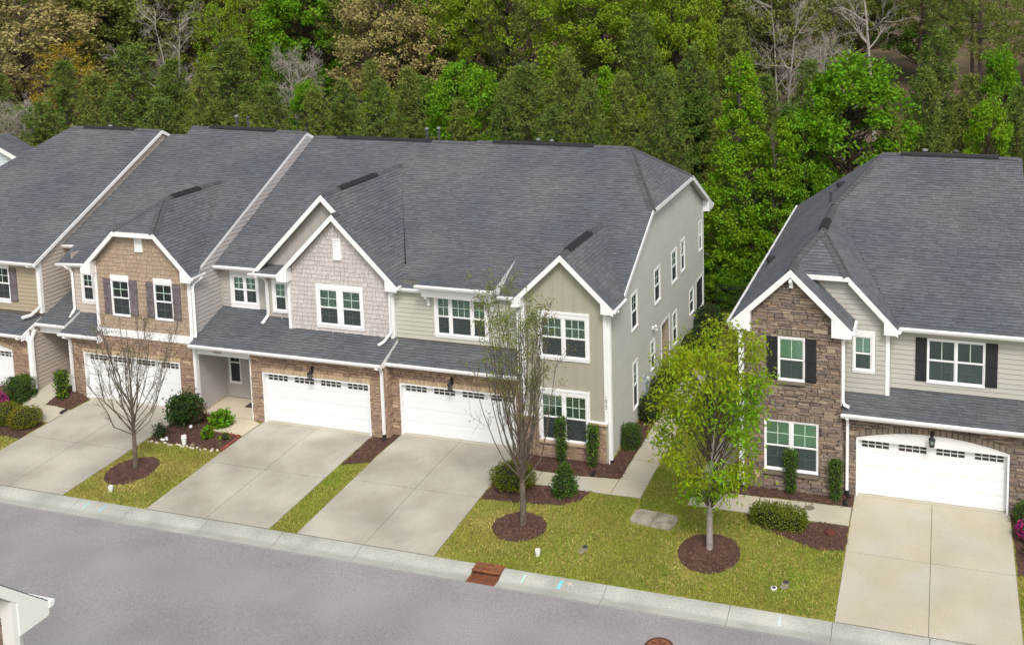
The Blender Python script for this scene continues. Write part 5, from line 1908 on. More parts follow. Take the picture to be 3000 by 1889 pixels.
def bed(poly, amp=0.05, density=170, mound=0.03):
    q = ccw(wob(poly, amp))
    g = Geo()
    cx = sum(p[0] for p in q) / len(q)
    cy = sum(p[1] for p in q) / len(q)
    parts = convex_parts(q) if len(q) < 90 else [q]
    for c in parts:
        g.poly([(x, y, hz(y) + 0.012) for x, y in c])
    tag(g.obj('mulch_bed', MULCH), kind='structure')
    x0, y0, x1, y1 = bounds([q])
    n = int((x1 - x0) * (y1 - y0) * density)
    for _ in range(n):
        p = (random.uniform(x0 - 0.05, x1 + 0.05), random.uniform(y0 - 0.05, y1 + 0.05))
        if inside(p, q) or (random.random() < 0.10 and inside((p[0] + (cx - p[0]) * 0.06, p[1] + (cy - p[1]) * 0.06), q)):
            CHIPS.append(p)


def ring(x, y, rx, ry=None):
    ry = ry or rx
    return [(x + rx * math.cos(t) * random.uniform(0.96, 1.04), y + ry * math.sin(t) * random.uniform(0.96, 1.04)) for t in np.linspace(0, 2 * math.pi, 26, endpoint=False)]


BEDS = [
    [(-3.68, -2.55), (-0.12, -2.62), (-0.1, -1.36), (-1.62, -1.3), (-1.88, -0.02), (-3.3, 0.0), (-3.72, -0.1)],
    [(5.07, -0.02), (5.72, -0.02), (5.74, 0.38), (6.08, 0.4), (6.07, -1.95), (5.08, -2.38)],
    [(11.28, -1.9), (14.95, -1.9), (14.75, -2.5), (14.2, -2.95), (13.0, -3.1), (11.28, -3.25)],
    [(11.28, 0.38), (11.5, 0.18), (15.0, 0.18), (15.0, 9.6), (15.68, 9.6), (15.68, -0.78), (14.2, -0.92), (12.75, -0.95), (11.28, -0.86)],
    [(19.65, -0.7), (19.65, 7.5), (20.1, 7.5), (20.12, -0.02), (23.6, -0.02), (23.6, 0.24), (24.02, 0.24), (24.02, -0.58), (22.45, -0.62), (20.85, -0.68)],
    [(20.5, -1.9), (24.02, -1.82), (24.02, -3.2), (23.2, -3.35), (22.2, -3.0), (21.2, -2.55)],
    [(29.22, 0.24), (31.5, 0.24), (31.5, -2.6), (30.2, -3.1), (29.24, -3.2)],
    [(-13.1, -1.5), (-11.45, -1.5), (-11.4, -2.25), (-9.0, -2.4), (-8.95, -3.7), (-11.0, -3.6), (-13.1, -2.2)],
    [(15.0, 10.5), (16.4, 10.5), (16.5, 16.4), (15.0, 16.6)],
]
for b in BEDS:
    bed(b)
RINGS = [ring(-2.52, -4.62, 0.92, 1.0), ring(13.3, -4.47, 0.93, 0.85), ring(19.82, -4.35, 1.02, 1.05)]
for r in RINGS:
    bed(r, 0.03)


def scatter_chips():
    n = len(CHIPS)
    P = np.array(CHIPS + MORE_CHIPS)
    n = len(P)
    rs = np.random.RandomState(3)
    a = rs.uniform(0, math.pi, n)
    L = rs.uniform(0.025, 0.075, n)
    W = rs.uniform(0.008, 0.018, n)
    z = np.interp(P[:, 1], [-6.67, -1.5], [-0.21, 0]) + 0.016 + rs.uniform(0, 0.035, n) + np.array([rise(x, y) if x < -9 else 0.0 for x, y in P])
    tl = rs.uniform(-0.35, 0.35, n) * L
    ux, uy = np.cos(a) * L, np.sin(a) * L
    wx, wy = -np.sin(a) * W, np.cos(a) * W
    V = np.empty((n, 4, 3))
    for k, (s, t) in enumerate(((-1, -1), (1, -1), (1, 1), (-1, 1))):
        V[:, k, 0] = P[:, 0] + s * ux + t * wx
        V[:, k, 1] = P[:, 1] + s * uy + t * wy
        V[:, k, 2] = z + s * tl
    tag(quads('mulch', V, CHIP), kind='stuff')


def quads(name, V, m, parent=None, mats=None, midx=None):
    """many loose quads (n, 4, 3) as one mesh"""
    n = len(V)
    me = bpy.data.meshes.new(name)
    me.vertices.add(n * 4)
    me.vertices.foreach_set('co', V.reshape(-1).astype(np.float32))
    me.loops.add(n * 4)
    me.loops.foreach_set('vertex_index', np.arange(n * 4, dtype=np.int32))
    me.polygons.add(n)
    me.polygons.foreach_set('loop_start', np.arange(0, n * 4, 4, dtype=np.int32))
    me.polygons.foreach_set('loop_total', np.full(n, 4, dtype=np.int32))
    for q in (mats or [m]):
        me.materials.append(q)
    if midx is not None:
        me.polygons.foreach_set('material_index', midx.astype(np.int32))
    me.update(calc_edges=True)
    o = bpy.data.objects.new(name, me)
    COL.objects.link(o)
    if parent is not None:
        o.parent = parent
    return o


scatter_chips()


# ------------------------------------------------------------------ grass
LAWNS = [
    ([(-3.7, -6.64), (-0.1, -6.64), (-0.12, -2.62), (-3.68, -2.55)], 0.55),
    ([(5.07, -6.64), (6.06, -6.64), (6.07, -1.95), (5.08, -2.38)], 0.15),
    ([(11.28, -6.64), (24.0, -6.64), (24.02, -3.2), (23.2, -3.35), (22.2, -3.0), (21.2, -2.55), (20.5, -1.9), (18.46, -1.9), (18.46, 8.3), (16.82, 9.6), (16.82, -1.9), (14.95, -1.92), (14.75, -2.5), (14.2, -2.95), (13.0, -3.1), (11.28, -3.25)], 0.22),
    ([(-13.1, -6.64), (-8.95, -6.64), (-8.95, -3.7), (-11.0, -3.6), (-13.1, -2.2)], 0.5),
    ([(29.24, -6.64), (32, -6.64), (32, -2.6), (30.2, -3.1), (29.24, -3.2)], 0.4),
    ([(15.8, 9.8), (19.6, 8.3), (22, 17.3), (15.0, 17.3), (16.5, 16.4)], 0.3),
]


def grass():
    rs = np.random.RandomState(5)
    allP, dry = [], []
    for poly, dryness in LAWNS:
        q = ccw(poly)
        x0, y0, x1, y1 = bounds([q])
        n = int((x1 - x0) * (y1 - y0) * 850)
        X = rs.uniform(x0, x1, n)
        Y = rs.uniform(y0, y1, n)
        ok = np.zeros(n, bool)
        for i in range(len(q)):
            (xa, ya), (xb, yb) = q[i], q[(i + 1) % len(q)]
            if ya != yb:
                ok ^= ((ya > Y) != (yb > Y)) & (X < (xb - xa) * (Y - ya) / (yb - ya) + xa)
        for r in RINGS:
            c = np.mean(np.array(r), axis=0)
            d = np.array(r) - c
            ok &= ((X - c[0]) / np.abs(d[:, 0]).max()) ** 2 + ((Y - c[1]) / np.abs(d[:, 1]).max()) ** 2 > 0.95
        ok &= ~((np.abs(X - 17.6) < 0.86) & (np.abs(Y + 2.98) < 0.5))
        X, Y = X[ok], Y[ok]
        f = 0.5 + 0.5 * np.sin(X * 1.3 + 2.2 * np.sin(Y * 0.9 + X * 0.4)) * np.cos(Y * 1.7 + np.sin(X * 0.8))
        ringd = np.min([np.hypot(X + 2.5, Y + 4.6), np.hypot(X - 13.3, Y + 4.5), np.hypot(X - 19.8, Y + 4.4)], axis=0)
        near = np.clip(1.7 - ringd, 0, 0.7) * 0.7 + np.clip(13.0 - X, 0, 1.5) * 0.25 * (X > 11)
        pd = np.clip(dryness * (0.35 + 1.3 * f) + near, 0, 0.95)
        dry.append(rs.uniform(0, 1, len(X)) < pd)
        allP.append(np.stack([X, Y], 1))
    P = np.concatenate(allP)
    D = np.concatenate(dry)
    n = len(P)
    a = rs.uniform(0, 2 * math.pi, n)
    h = rs.uniform(0.03, 0.075, n)
    w = rs.uniform(0.008, 0.017, n)
    lean = rs.uniform(0.01, 0.06, n)
    b = rs.uniform(0, 2 * math.pi, n)
    z = np.interp(P[:, 1], [-6.67, -1.5], [-0.21, 0])
    V = np.empty((n, 4, 3))
    for k, (s, t) in enumerate(((-1, 0), (1, 0), (0.45, 1), (-0.45, 1))):
        V[:, k, 0] = P[:, 0] + s * w * np.cos(a) + t * lean * np.cos(b)
        V[:, k, 1] = P[:, 1] + s * w * np.sin(a) + t * lean * np.sin(b)
        V[:, k, 2] = z - 0.004 + t * h
    tag(quads('grass', V, None, mats=[BLADE, DRYBLADE], midx=D.astype(np.int32)), kind='stuff')


grass()

# ------------------------------------------------------------------ street and yard things
def one(name, g, m, label, cat, group=None, smooth=False):
    return tag(g.obj(name, m, smooth=smooth), label, cat, group)


# storm drain: hood in the kerb and a slanted grate in the gutter
dr = thing('storm_drain', 'rusty cast iron storm drain with slatted grate and hood set in the kerb', 'drain', (13.235, -7.1, -0.3))
g = Geo()
g.box(12.755, 13.715, -6.88, -6.60, -0.25, -0.17); g.box(12.755, 13.715, -7.02, -6.88, -0.235, -0.185)
g.tube([(12.757, -7.0, -0.205), (13.713, -7.0, -0.205)], 0.045, n=8)
g.obj('hood', RUST, dr)
g = Geo(); g.box(12.757, 13.713, -6.90, -6.87, -0.45, -0.251); g.obj('throat', RUSTDARK, dr)
g = Geo()
for (a, b, c, d) in ((12.757, 13.713, -7.56, -7.52), (12.757, 13.713, -6.95, -6.91), (12.757, 12.80, -7.52, -6.95), (13.67, 13.713, -7.52, -6.95), (13.215, 13.255, -7.52, -6.95)):
    g.box(a, b, c, d, -0.345, -0.30)
g.obj('grate_frame', RUST, dr)
for (x0, x1) in ((12.80, 13.215), (13.255, 13.67)):
    n = 8
    for i in range(-3, n):
        a = x0 + (x1 - x0) * i / n
        b = a + 0.19
        q = clip([(a, -7.52), (a + 0.026, -7.52), (b + 0.026, -6.95), (b, -6.95)], [(x0, -7.52), (x1, -7.52), (x1, -6.95), (x0, -6.95)])
        if len(q) > 2:
            s = Geo(); s.fprism(Frame((0, 0, 0), (1, 0, 0), (0, 1, 0)), ccw(q), -0.34, -0.304); s.obj('grate_bar', RUST, dr)
g = Geo(); g.box(12.757, 13.713, -7.56, -6.9, -0.6, -0.55); g.obj('pit', DARKROOM, dr)

# manhole
mh = thing('manhole', 'round rusty manhole cover in the grey road at the bottom edge', 'manhole', (19.42, -8.95, -0.27))
g = Geo(); g.lathe((19.42, -8.95, -0.27), [(0.42, -0.02), (0.42, 0.012), (0.36, 0.014)], n=32); g.obj('rim', RUSTDARK, mh)
g = Geo(); g.lathe((19.42, -8.95, -0.27), [(0.35, 0.0), (0.35, 0.018)], n=32); c = g.obj('cover', RUST, mh)
for i in range(8):
    t = math.pi * i / 4
    s = Geo(); s.tube([(19.42 + 0.12 * math.cos(t), -8.95 + 0.12 * math.sin(t), -0.25), (19.42 + 0.3 * math.cos(t + 0.2), -8.95 + 0.3 * math.sin(t + 0.2), -0.25)], 0.015, n=4); s.obj('rib', RUSTDARK, c)

# utility pad: two flush concrete lids with rounded corners
up = thing('utility_pad', 'pale stained concrete utility lid in two halves set flush in the lawn', 'utility lid', (17.6, -2.98, -0.06))
a = math.radians(-7)
ux, uy = (math.cos(a), math.sin(a))
for (s0, s1) in ((-0.78, -0.008), (0.008, 0.78)):
    out = []
    for (cx, cy, t0) in ((s1, 0.42, 0), (s0, 0.42, 90), (s0, -0.42, 180), (s1, -0.42, 270)):
        r = 0.22 if abs(cx) > 0.5 else 0.001
        px, py = cx - math.copysign(r, cx - (s0 + s1) / 2), cy - math.copysign(r, cy)
        for k in range(5 if r > 0.1 else 1):
            t = math.radians(t0 + 22.5 * k)
            out.append((px + r * math.cos(t), py + r * math.sin(t)))
    F = Frame((17.6, -2.98, hz(-2.98)), (ux, uy, -uy * 0.0), (-uy, ux, 0.04))
    g = Geo(); g.fprism(F, ccw(out), -0.05, 0.035); g.obj('lid', mat('concrete_stained', (0.40, 0.36, 0.28), 0.9, col2=(0.24, 0.215, 0.165), var=0.15, nscale=3.2, fine=0.12, fscale=30), up)


def cleanout(x, y, label):
    t = thing('cleanout_pipe', label, 'pipe', (x, y, hz(y)), 'white plastic pipe stubs in the lawns')
    z = hz(y)
    g = Geo()
    g.lathe((x, y, z), [(0.07, -0.02), (0.07, 0.1), (0.088, 0.1), (0.088, 0.21), (0.072, 0.212), (0.07, 0.14)], n=14)
    g.obj('pipe_stub', mat('white_plastic', (0.72, 0.72, 0.70), 0.4), t)
    g = Geo(); g.lathe((x, y, z + 0.135), [(0.069, 0), (0.069, 0.008)], n=14); g.obj('pipe_plug', mat('plug_grey', (0.22, 0.21, 0.2), 0.6), t)


cleanout(-2.2, -6.0, 'white plastic pipe stub beside the kerb below the bare left tree')
cleanout(14.5, -5.8, 'white plastic pipe stub in the lawn right of the storm drain')


def valve(x, y, label, flush=False):
    t = thing('valve_box', label, 'valve cover', (x, y, hz(y)))
    z = hz(y)
    if not flush:
        g = Geo()
        pts = [(0.14 * math.cos(q) * 0.9, 0.2 * math.sin(q) - 0.14) for q in np.linspace(0, 2 * math.pi, 18, endpoint=False)]
        g.fprism(Frame((x, y, z), (0.96, -0.2, 0), (0.2, 0.96, 0.02)), ccw(pts), -0.03, 0.03)
        g.obj('collar', mat('valve_concrete', (0.27, 0.22, 0.17), 0.9, fine=0.15), t)
    g = Geo(); g.lathe((x, y, z), [(0.095, 0.0), (0.095, 0.055), (0.075, 0.058)], n=16); g.obj('cover', mat('iron_grey', (0.09, 0.085, 0.08), 0.7) if not flush else mat('white_plastic', (0.72, 0.72, 0.70), 0.4), t)
    g = Geo(); g.lathe((x, y, z), [(0.06, 0.05), (0.06, 0.064)], n=14); g.obj('lid', mat('iron_dark', (0.04, 0.037, 0.035), 0.7), t)


valve(15.85, -5.05, 'grey round valve cover on an oval collar in mid lawn')
valve(22.44, -5.25, 'brown round valve cover near the pale driveway')
valve(22.12, -5.62, 'small white ringed cap flush in grass near the brown valve cover', True)
tag(one('inspection_lid', (lambda g: (g.lathe((22.62, -1.02, 0.024), [(0.16, 0), (0.16, 0.012), (0.13, 0.014)], n=20), g)[1])(Geo()), mat('lid_olive', (0.16, 0.14, 0.09), 0.8), 'round olive inspection lid in the walk behind the clipped hedge', 'utility lid'))

# survey paint on the kerb
for (x, y, w, ang, col, nm, lb) in ((15.72, -6.93, 0.05, 0.12, (0.18, 0.50, 0.70), 'paint_blue', 'bright blue utility paint stroke on the kerb right of the storm drain'),
                               (-2.35, -6.93, 0.035, 0.3, (0.25, 0.55, 0.48), 'paint_green', 'pale green utility paint stroke on the kerb below the left lawn strip'),
                               (-1.62, -6.93, 0.035, 0.3, (0.22, 0.47, 0.62), 'paint_blue_pale', 'pale blue utility paint stroke on the kerb below the left lawn strip'),
                               (14.5, -6.9, 0.04, 0.1, (0.36, 0.55, 0.48), 'paint_mint', 'faint mint paint stroke on the kerb just right of the drain hood'),
                               (22.5, -6.9, 0.03, 0.0, (0.42, 0.56, 0.62), 'paint_sky', 'faint sky blue paint stroke on the kerb below the brown valve cover')):
    g = Geo()
    g.box(x - w, x + w, -6.95, -6.80, -0.211, -0.2085)
    ys = [(-6.81, -0.2085), (-6.95, -0.2415), (-7.10, -0.304)]
    g = Geo()
    for (y0, z0), (y1, z1) in zip(ys[:-1], ys[1:]):
        d0, d1 = (y0 + 6.8) * ang, (y1 + 6.8) * ang
        g.poly([(x - w + d1, y1, z1), (x + w + d1, y1, z1), (x + w + d0, y0, z0), (x - w + d0, y0, z0)])
    tag(one('paint_mark', g, mat(nm, col, 0.8, fine=0.2), lb, 'paint mark', 'utility paint marks on the kerb'))
g = Geo()
for (x0, y0, x1, y1) in ((15.92, -6.90, 16.06, -6.845), (15.97, -6.94, 16.01, -6.82), (16.06, -6.93, 16.12, -6.90)):
    zz = lambda y: float(np.interp(y, [-6.95, -6.80], [-0.2415, -0.2085]))
    g.poly([(x0, y0, zz(y0)), (x1, y0, zz(y0)), (x1, y1, zz(y1)), (x0, y1, zz(y1))])
tag(one('paint_mark', g, mat('paint_cream', (0.62, 0.5, 0.38), 0.8), 'small cream paint symbol on the kerb beside the bright blue stroke', 'paint mark', 'utility paint marks on the kerb'))

# brick edging of the left bed
ed = thing('brick_edging', 'row of red bricks edging the mulch bed along the porch walk', 'edging', (-1.7, -0.6, 0))
for (p, q) in (((-1.93, -0.05), (-1.70, -1.24)), ((-0.95, -1.36), (-0.17, -1.40)), ((-0.155, -1.45), (-0.15, -2.55))):
    L = math.hypot(q[0] - p[0], q[1] - p[1])
    n = int(L / 0.2)
    for i in range(n):
        t = (i + 0.5) / n
        x, y = p[0] + (q[0] - p[0]) * t, p[1] + (q[1] - p[1]) * t
        F = Frame((x, y, hz(y) + 0.01), ((q[0] - p[0]) / L, (q[1] - p[1]) / L, random.uniform(-.08, .08)), (-(q[1] - p[1]) / L, (q[0] - p[0]) / L, random.uniform(-.1, .1)))
        g = Geo(); g.fbox(F, -0.09, 0.09, -0.05, 0.05, -0.02, random.uniform(0.05, 0.075)); g.obj('brick', REDBRICK, ed)


def lump(x, y, r, h, seed, sq=1.0):
    g = Geo()
    rs = random.Random(seed)
    n, k = 7, 4
    z = hz(y)
    prof = [(1.0, 0.0), (1.02, 0.35), (0.75, 0.8), (0.3, 1.0)]
    for rr, hh in prof:
        for i in range(n):
            t = 2 * math.pi * i / n
            q = rr * rs.uniform(0.85, 1.12)
            g.v.append((x + r * q * math.cos(t), y + r * q * math.sin(t) * sq, z + h * hh))
    for j in range(k - 1):
        for i in range(n):
            i2 = (i + 1) % n
            g.f.append((j * n + i, j * n + i2, (j + 1) * n + i2, (j + 1) * n + i)); g.m.append(0)
    g.f.append(tuple((k - 1) * n + i for i in range(n))); g.m.append(0)
    return g


rs_ = random.Random(4)
for i in range(22):
    t = i / 21
    x = -3.5 + 3.2 * t + rs_.uniform(-.06, .06)
    y = -2.58 - 0.05 * t + rs_.uniform(-.09, .06)
    tag(one('pebble', lump(x, y, rs_.uniform(0.035, 0.07), rs_.uniform(0.05, 0.08), i), PEBBLE, 'pale pebble in the line along the front of the left mulch bed', 'stone', 'pebbles along the left bed'))
for i in range(6):
    tag(one('white_stone', lump(-2.98 + rs_.uniform(-.16, .16), -2.32 + rs_.uniform(-.1, .1), 0.06, 0.07, 40 + i), WHITE, 'white stone in the small cluster at the left of the mulch bed', 'stone', 'white stones in a cluster'))
tag(one('garden_stone', lump(-1.55, -2.5, 0.1, 0.11, 77), mat('stone_dark_tan', (0.2, 0.15, 0.1), 0.9), 'dark tan stone right of the white garden ornament', 'stone'))
orn = thing('garden_ornament', 'white pillar shaped garden ornament at the front of the left bed', 'ornament', (-1.93, -2.5, hz(-2.5)))
g = Geo(); g.lathe((-1.93, -2.5, hz(-2.5)), [(0.07, 0.0), (0.08, 0.1), (0.10, 0.26), (0.11, 0.32), (0.05, 0.38)], n=10); g.obj('body', WHITE, orn)
g = Geo(); g.lathe((-1.93, -2.5, hz(-2.5) + 0.38), [(0.05, 0), (0.1, 0.015), (0.03, 0.03)], n=10); g.obj('top', WHITE, orn)
sl = thing('path_light', 'small white solar light standing in mulch beside the dark bush', 'garden light', (-2.42, -1.52, 0))
g = Geo(); g.lathe((-2.42, -1.52, 0), [(0.012, 0), (0.012, 0.16)], n=6); g.obj('stake', BLACK, sl)
g = Geo(); g.lathe((-2.42, -1.52, 0), [(0.04, 0.16), (0.06, 0.2), (0.06, 0.25), (0.02, 0.28)], n=10); g.obj('lamp_head', WHITE, sl)
g = Geo(); g.box(-1.78, -1.0, 0.98, 1.44, 0.031, 0.045)
tag(one('doormat', g, mat('mat_dark', (0.055, 0.045, 0.04), 0.95, fine=0.3), 'dark doormat on the beige porch floor by the stone pier', 'doormat'))
sp = thing('spotlight', 'small white lamp lying in the mulch between round and cone shrubs', 'garden light', (13.6, -2.05, 0))
g = Geo(); g.lathe((13.6, -2.05, -0.02), [(0.03, 0.0), (0.03, 0.05), (0.08, 0.06), (0.09, 0.12), (0.04, 0.14)], n=8); g.obj('lamp_head', WHITE, sp)
for (x, y, lb) in ((-9.05, -1.42, 'black drain outlet at the edge of the small bed beside the left walk'), (14.62, -0.72, 'black drain outlet at the front edge of the bed below the sage gable'), (23.77, -0.42, 'black drain outlet between the stone house bed and the pale drive')):
    g = Geo(); g.tube([(x, y + 0.2, 0.03), (x, y, 0.05), (x + 0.03, y - 0.13, 0.04)], 0.075, n=10)
    tag(one('drain_outlet', g, BLACK, lb, 'pipe'))
g = Geo(); g.tube([(19.95, -0.12, 0.08), (19.5, -0.2, 0.07), (19.25, -0.25, 0.06)], 0.09, n=10)
cp = one('drain_pipe', g, BLACK, 'black corrugated drain pipe with a pale green band by the stone house corner', 'pipe')
g = Geo(); g.tube([(19.6, -0.18, 0.08), (19.28, -0.24, 0.072)], 0.1, n=10); g.obj('pipe_band', mat('band_green', (0.35, 0.5, 0.4), 0.6), cp)
g = Geo(); g.box(23.4, 23.62, -2.5, -2.28, -0.04, 0.03)
ir = one('shrub_stump', lump(23.45, -2.3, 0.2, 0.12, 9), mat('dead_red', (0.10, 0.03, 0.02), 0.95), 'dark red dead clump in the mulch beside the pale driveway', 'plant')
tw = thing('dead_twig', 'small dead reddish twig plant against the stone wall base', 'plant', (20.4, -0.18, 0))
for i in range(7):
    g = Geo(); g.tube([(20.4, -0.18, 0), (20.4 + rs_.uniform(-.06, .06), -0.18 + rs_.uniform(-.06, .06), 0.35), (20.4 + rs_.uniform(-.1, .1), -0.18 + rs_.uniform(-.1, .1), rs_.uniform(0.6, 0.95))], [0.012, 0.008, 0.004], n=4)
    g.obj('twig', mat('twig_red', (0.14, 0.07, 0.05), 0.9), tw)

# back fence
fe = thing('picket_fence', 'black metal picket fence behind the gap between the houses', 'fence', (19, 17.45, 0))
for i in range(8):
    x = 15.3 + 1.83 * i
    g = Geo(); g.box(x - 0.03, x + 0.03, 17.42, 17.48, 0, 1.62); g.obj('post', BLACK, fe)
for z in (0.18, 1.35, 1.52):
    g = Geo(); g.box(15.3, 28.1, 17.437, 17.463, z - 0.018, z + 0.018); g.obj('rail', BLACK, fe)
x = 15.42
pk = None
while x < 28.1:
    if pk is None:
        g = Geo(); g.box(-0.01, 0.01, -0.01, 0.01, 0.06, 1.58)
        pk = g.mesh('picket', BLACK)
    o = bpy.data.objects.new('picket', pk); COL.objects.link(o); o.parent = fe; o.location = (x - 19, 0, 0)
    x += 0.122

# ------------------------------------------------------------------ plants
def unit(rs, n):
    v = rs.normal(size=(n, 3))
    return v / np.linalg.norm(v, axis=1, keepdims=True)


def leaf_quads(P, L, W, rs, droop=0.0, up=0.0):
    """kite shaped leaves at points P, random facing"""
    n = len(P)
    d = unit(rs, n)
    d[:, 2] -= droop
    d /= np.linalg.norm(d, axis=1, keepdims=True)
    r = unit(rs, n)
    r[:, 2] *= (1 - up)
    s = np.cross(d, r)
    s /= np.linalg.norm(s, axis=1, keepdims=True) + 1e-9
    L = np.asarray(L).reshape(-1, 1) * np.ones((n, 1))
    W = np.asarray(W).reshape(-1, 1) * np.ones((n, 1))
    V = np.empty((n, 4, 3))
    V[:, 0] = P
    V[:, 1] = P + d * L * 0.45 - s * W
    V[:, 2] = P + d * L
    V[:, 3] = P + d * L * 0.45 + s * W
    return V


def leafm(name, c, c2, isl=0.3, hue=0.03, trans=0.3):
    return mat(name, c, 0.65, col2=c2, isl=isl, hue=hue, nscale=0.9, trans=trans, spec=0.25)


PINE_A = leafm('pine_needles', (0.10, 0.165, 0.026), (0.15, 0.205, 0.034), 0.3, 0.02, 0.18)
PINE_B = leafm('pine_needles_olive', (0.145, 0.185, 0.028), (0.19, 0.22, 0.04), 0.3, 0.02, 0.18)
CANDLE = mat('pine_shoot', (0.27, 0.27, 0.09), 0.8, isl=0.2)
LEAF_BRIGHT = leafm('leaf_bright', (0.11, 0.25, 0.006), (0.165, 0.32, 0.008), 0.32, 0.03, 0.35)
LEAF_LIME = leafm('leaf_lime', (0.17, 0.275, 0.010), (0.24, 0.33, 0.016), 0.3, 0.04, 0.35)
LEAF_OLIVE = leafm('leaf_olive', (0.145, 0.175, 0.026), (0.20, 0.205, 0.045), 0.35, 0.05, 0.25)
LEAF_DEEP = leafm('leaf_deep', (0.075, 0.15, 0.012), (0.11, 0.18, 0.02), 0.35, 0.04, 0.2)
LEAF_TAN = leafm('leaf_tan', (0.38, 0.31, 0.13), (0.28, 0.26, 0.08), 0.28, 0.03, 0.25)
LEAF_GOLD = leafm('leaf_gold', (0.34, 0.26, 0.016), (0.30, 0.20, 0.03), 0.3, 0.04, 0.3)
LEAF_YEL = leafm('leaf_yellow_green', (0.24, 0.36, 0.008), (0.32, 0.385, 0.012), 0.3, 0.04, 0.4)
LEAF_YG = leafm('leaf_fresh_green', (0.155, 0.31, 0.006), (0.22, 0.36, 0.01), 0.3, 0.04, 0.4)
LEAF_BOX = leafm('leaf_boxwood', (0.045, 0.095, 0.012), (0.065, 0.125, 0.014), 0.35, 0.03, 0.15)
LEAF_HOLLY = leafm('leaf_holly', (0.115, 0.145, 0.010), (0.16, 0.18, 0.014), 0.35, 0.04, 0.2)
LEAF_DARK = leafm('leaf_dark_shrub', (0.028, 0.058, 0.016), (0.045, 0.075, 0.02), 0.4, 0.03, 0.1)
LEAF_GOLDBUSH = leafm('leaf_gold_bush', (0.19, 0.185, 0.012), (0.135, 0.155, 0.012), 0.3, 0.04, 0.2)
PETAL = leafm('azalea_petal', (0.42, 0.03, 0.21), (0.33, 0.02, 0.15), 0.3, 0.03, 0.2)
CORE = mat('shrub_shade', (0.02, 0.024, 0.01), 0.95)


def make_mesh(name, V, mats, idx=None):
    o = quads(name, V, None, mats=mats, midx=idx)
    me = o.data
    bpy.data.objects.remove(o)
    return me


def pine_meshes(seed, h=12.0, w=4.4, base=0.10, open_=0.0, tufts=1.0):
    """loblolly: whorls of limbs that end in needle tufts; returns trunk mesh, crown mesh"""
    rs = np.random.RandomState(seed)
    t = Geo()
    lean = rs.uniform(-0.02, 0.02, 2) * h
    t.tube([(0, 0, -0.3), (lean[0] * .3, lean[1] * .3, h * 0.35), (lean[0], lean[1], h * 0.97)], [0.15 * h / 12, 0.11 * h / 12, 0.02], n=6)
    tips, dirs, top = [], [], []
    z = base * h
    while z < h * 0.985:
        f = (z / h - base) / (1 - base)
        R = w / 2 * (max(0.0, 1 - f) ** 0.72) * (0.55 + 0.45 * min(1, f / 0.22)) + 0.12
        k = int(rs.uniform(5, 8))
        a0 = rs.uniform(0, 6.28)
        for i in range(k):
            if rs.rand() < open_:
                continue
            a = a0 + 6.28 * i / k + rs.uniform(-0.35, 0.35)
            L = R * rs.uniform(0.72, 1.12)
            rise = rs.uniform(0.12, 0.45) + 0.5 * f
            p0 = np.array((lean[0] * f, lean[1] * f, z))
            d = np.array((math.cos(a), math.sin(a), 0))
            mid = p0 + d * L * 0.55 + np.array((0, 0, L * rise * 0.25))
            end = p0 + d * L + np.array((0, 0, L * rise))
            if L > 0.5:
                t.tube([p0, mid, end], [0.035, 0.022, 0.008], n=3, cap=False)
            m = max(2, int(L / 0.235 * tufts))
            for j in range(m):
                s = 0.25 + 0.75 * (j + rs.rand()) / m
                q = p0 + (mid - p0) * min(1, s / 0.55) if s < 0.55 else mid + (end - mid) * (s - 0.55) / 0.45
                q = q + rs.normal(size=3) * (0.22, 0.22, 0.14) * min(1.0, L)
                tips.append(q); dirs.append(d * 0.6 + np.array((0, 0, 0.7))); top.append(s > 0.8 or f > 0.8)
            tips.append(end); dirs.append(d * 0.5 + np.array((0, 0, 0.8))); top.append(True)
        z += rs.uniform(0.30, 0.5) * h / 12
    tips.append(np.array((lean[0], lean[1], h))); dirs.append(np.array((0, 0, 1.0))); top.append(True)
    tips, dirs, top = np.array(tips), np.array(dirs), np.array(top)
    n = len(tips)
    per = 15
    P = np.repeat(tips, per, axis=0)
    D = np.repeat(dirs, per, axis=0) * 0.55 + unit(rs, n * per)
    D /= np.linalg.norm(D, axis=1, keepdims=True)
    S = np.cross(D, unit(rs, n * per))
    S /= np.linalg.norm(S, axis=1, keepdims=True)
    L = rs.uniform(0.2, 0.38, (n * per, 1))
    W = rs.uniform(0.017, 0.032, (n * per, 1))
    V = np.stack([P, P + D * L * 0.6 - S * W, P + D * L, P + D * L * 0.6 + S * W], axis=1)
    # pale spring shoots
    sel = np.where(top & (rs.rand(n) < 0.2) & (tips[:, 2] > h * 0.3))[0]
    C = tips[sel]
    m = len(C)
    hh = rs.uniform(0.12, 0.27, (m, 1))
    a = rs.uniform(0, 3.14, m)
    s = np.stack([np.cos(a), np.sin(a), np.zeros(m)], 1) * 0.022
    upv = np.array((0, 0, 1.0)) + rs.normal(size=(m, 3)) * 0.12
    V2 = np.stack([C - s, C + s, C + s * 0.6 + upv * hh, C - s * 0.6 + upv * hh], axis=1)
    V3 = V2.copy()
    s2 = np.stack([-s[:, 1], s[:, 0], s[:, 2]], 1)
    V3 = np.stack([C - s2, C + s2, C + s2 * 0.6 + upv * hh, C - s2 * 0.6 + upv * hh], axis=1)
    VV = np.concatenate([V, V2, V3])
    idx = np.concatenate([np.zeros(len(V)), np.ones(2 * m)])
    return t.mesh('trunk', BARKD), make_mesh('crown', VV, [PINE_A, CANDLE], idx)


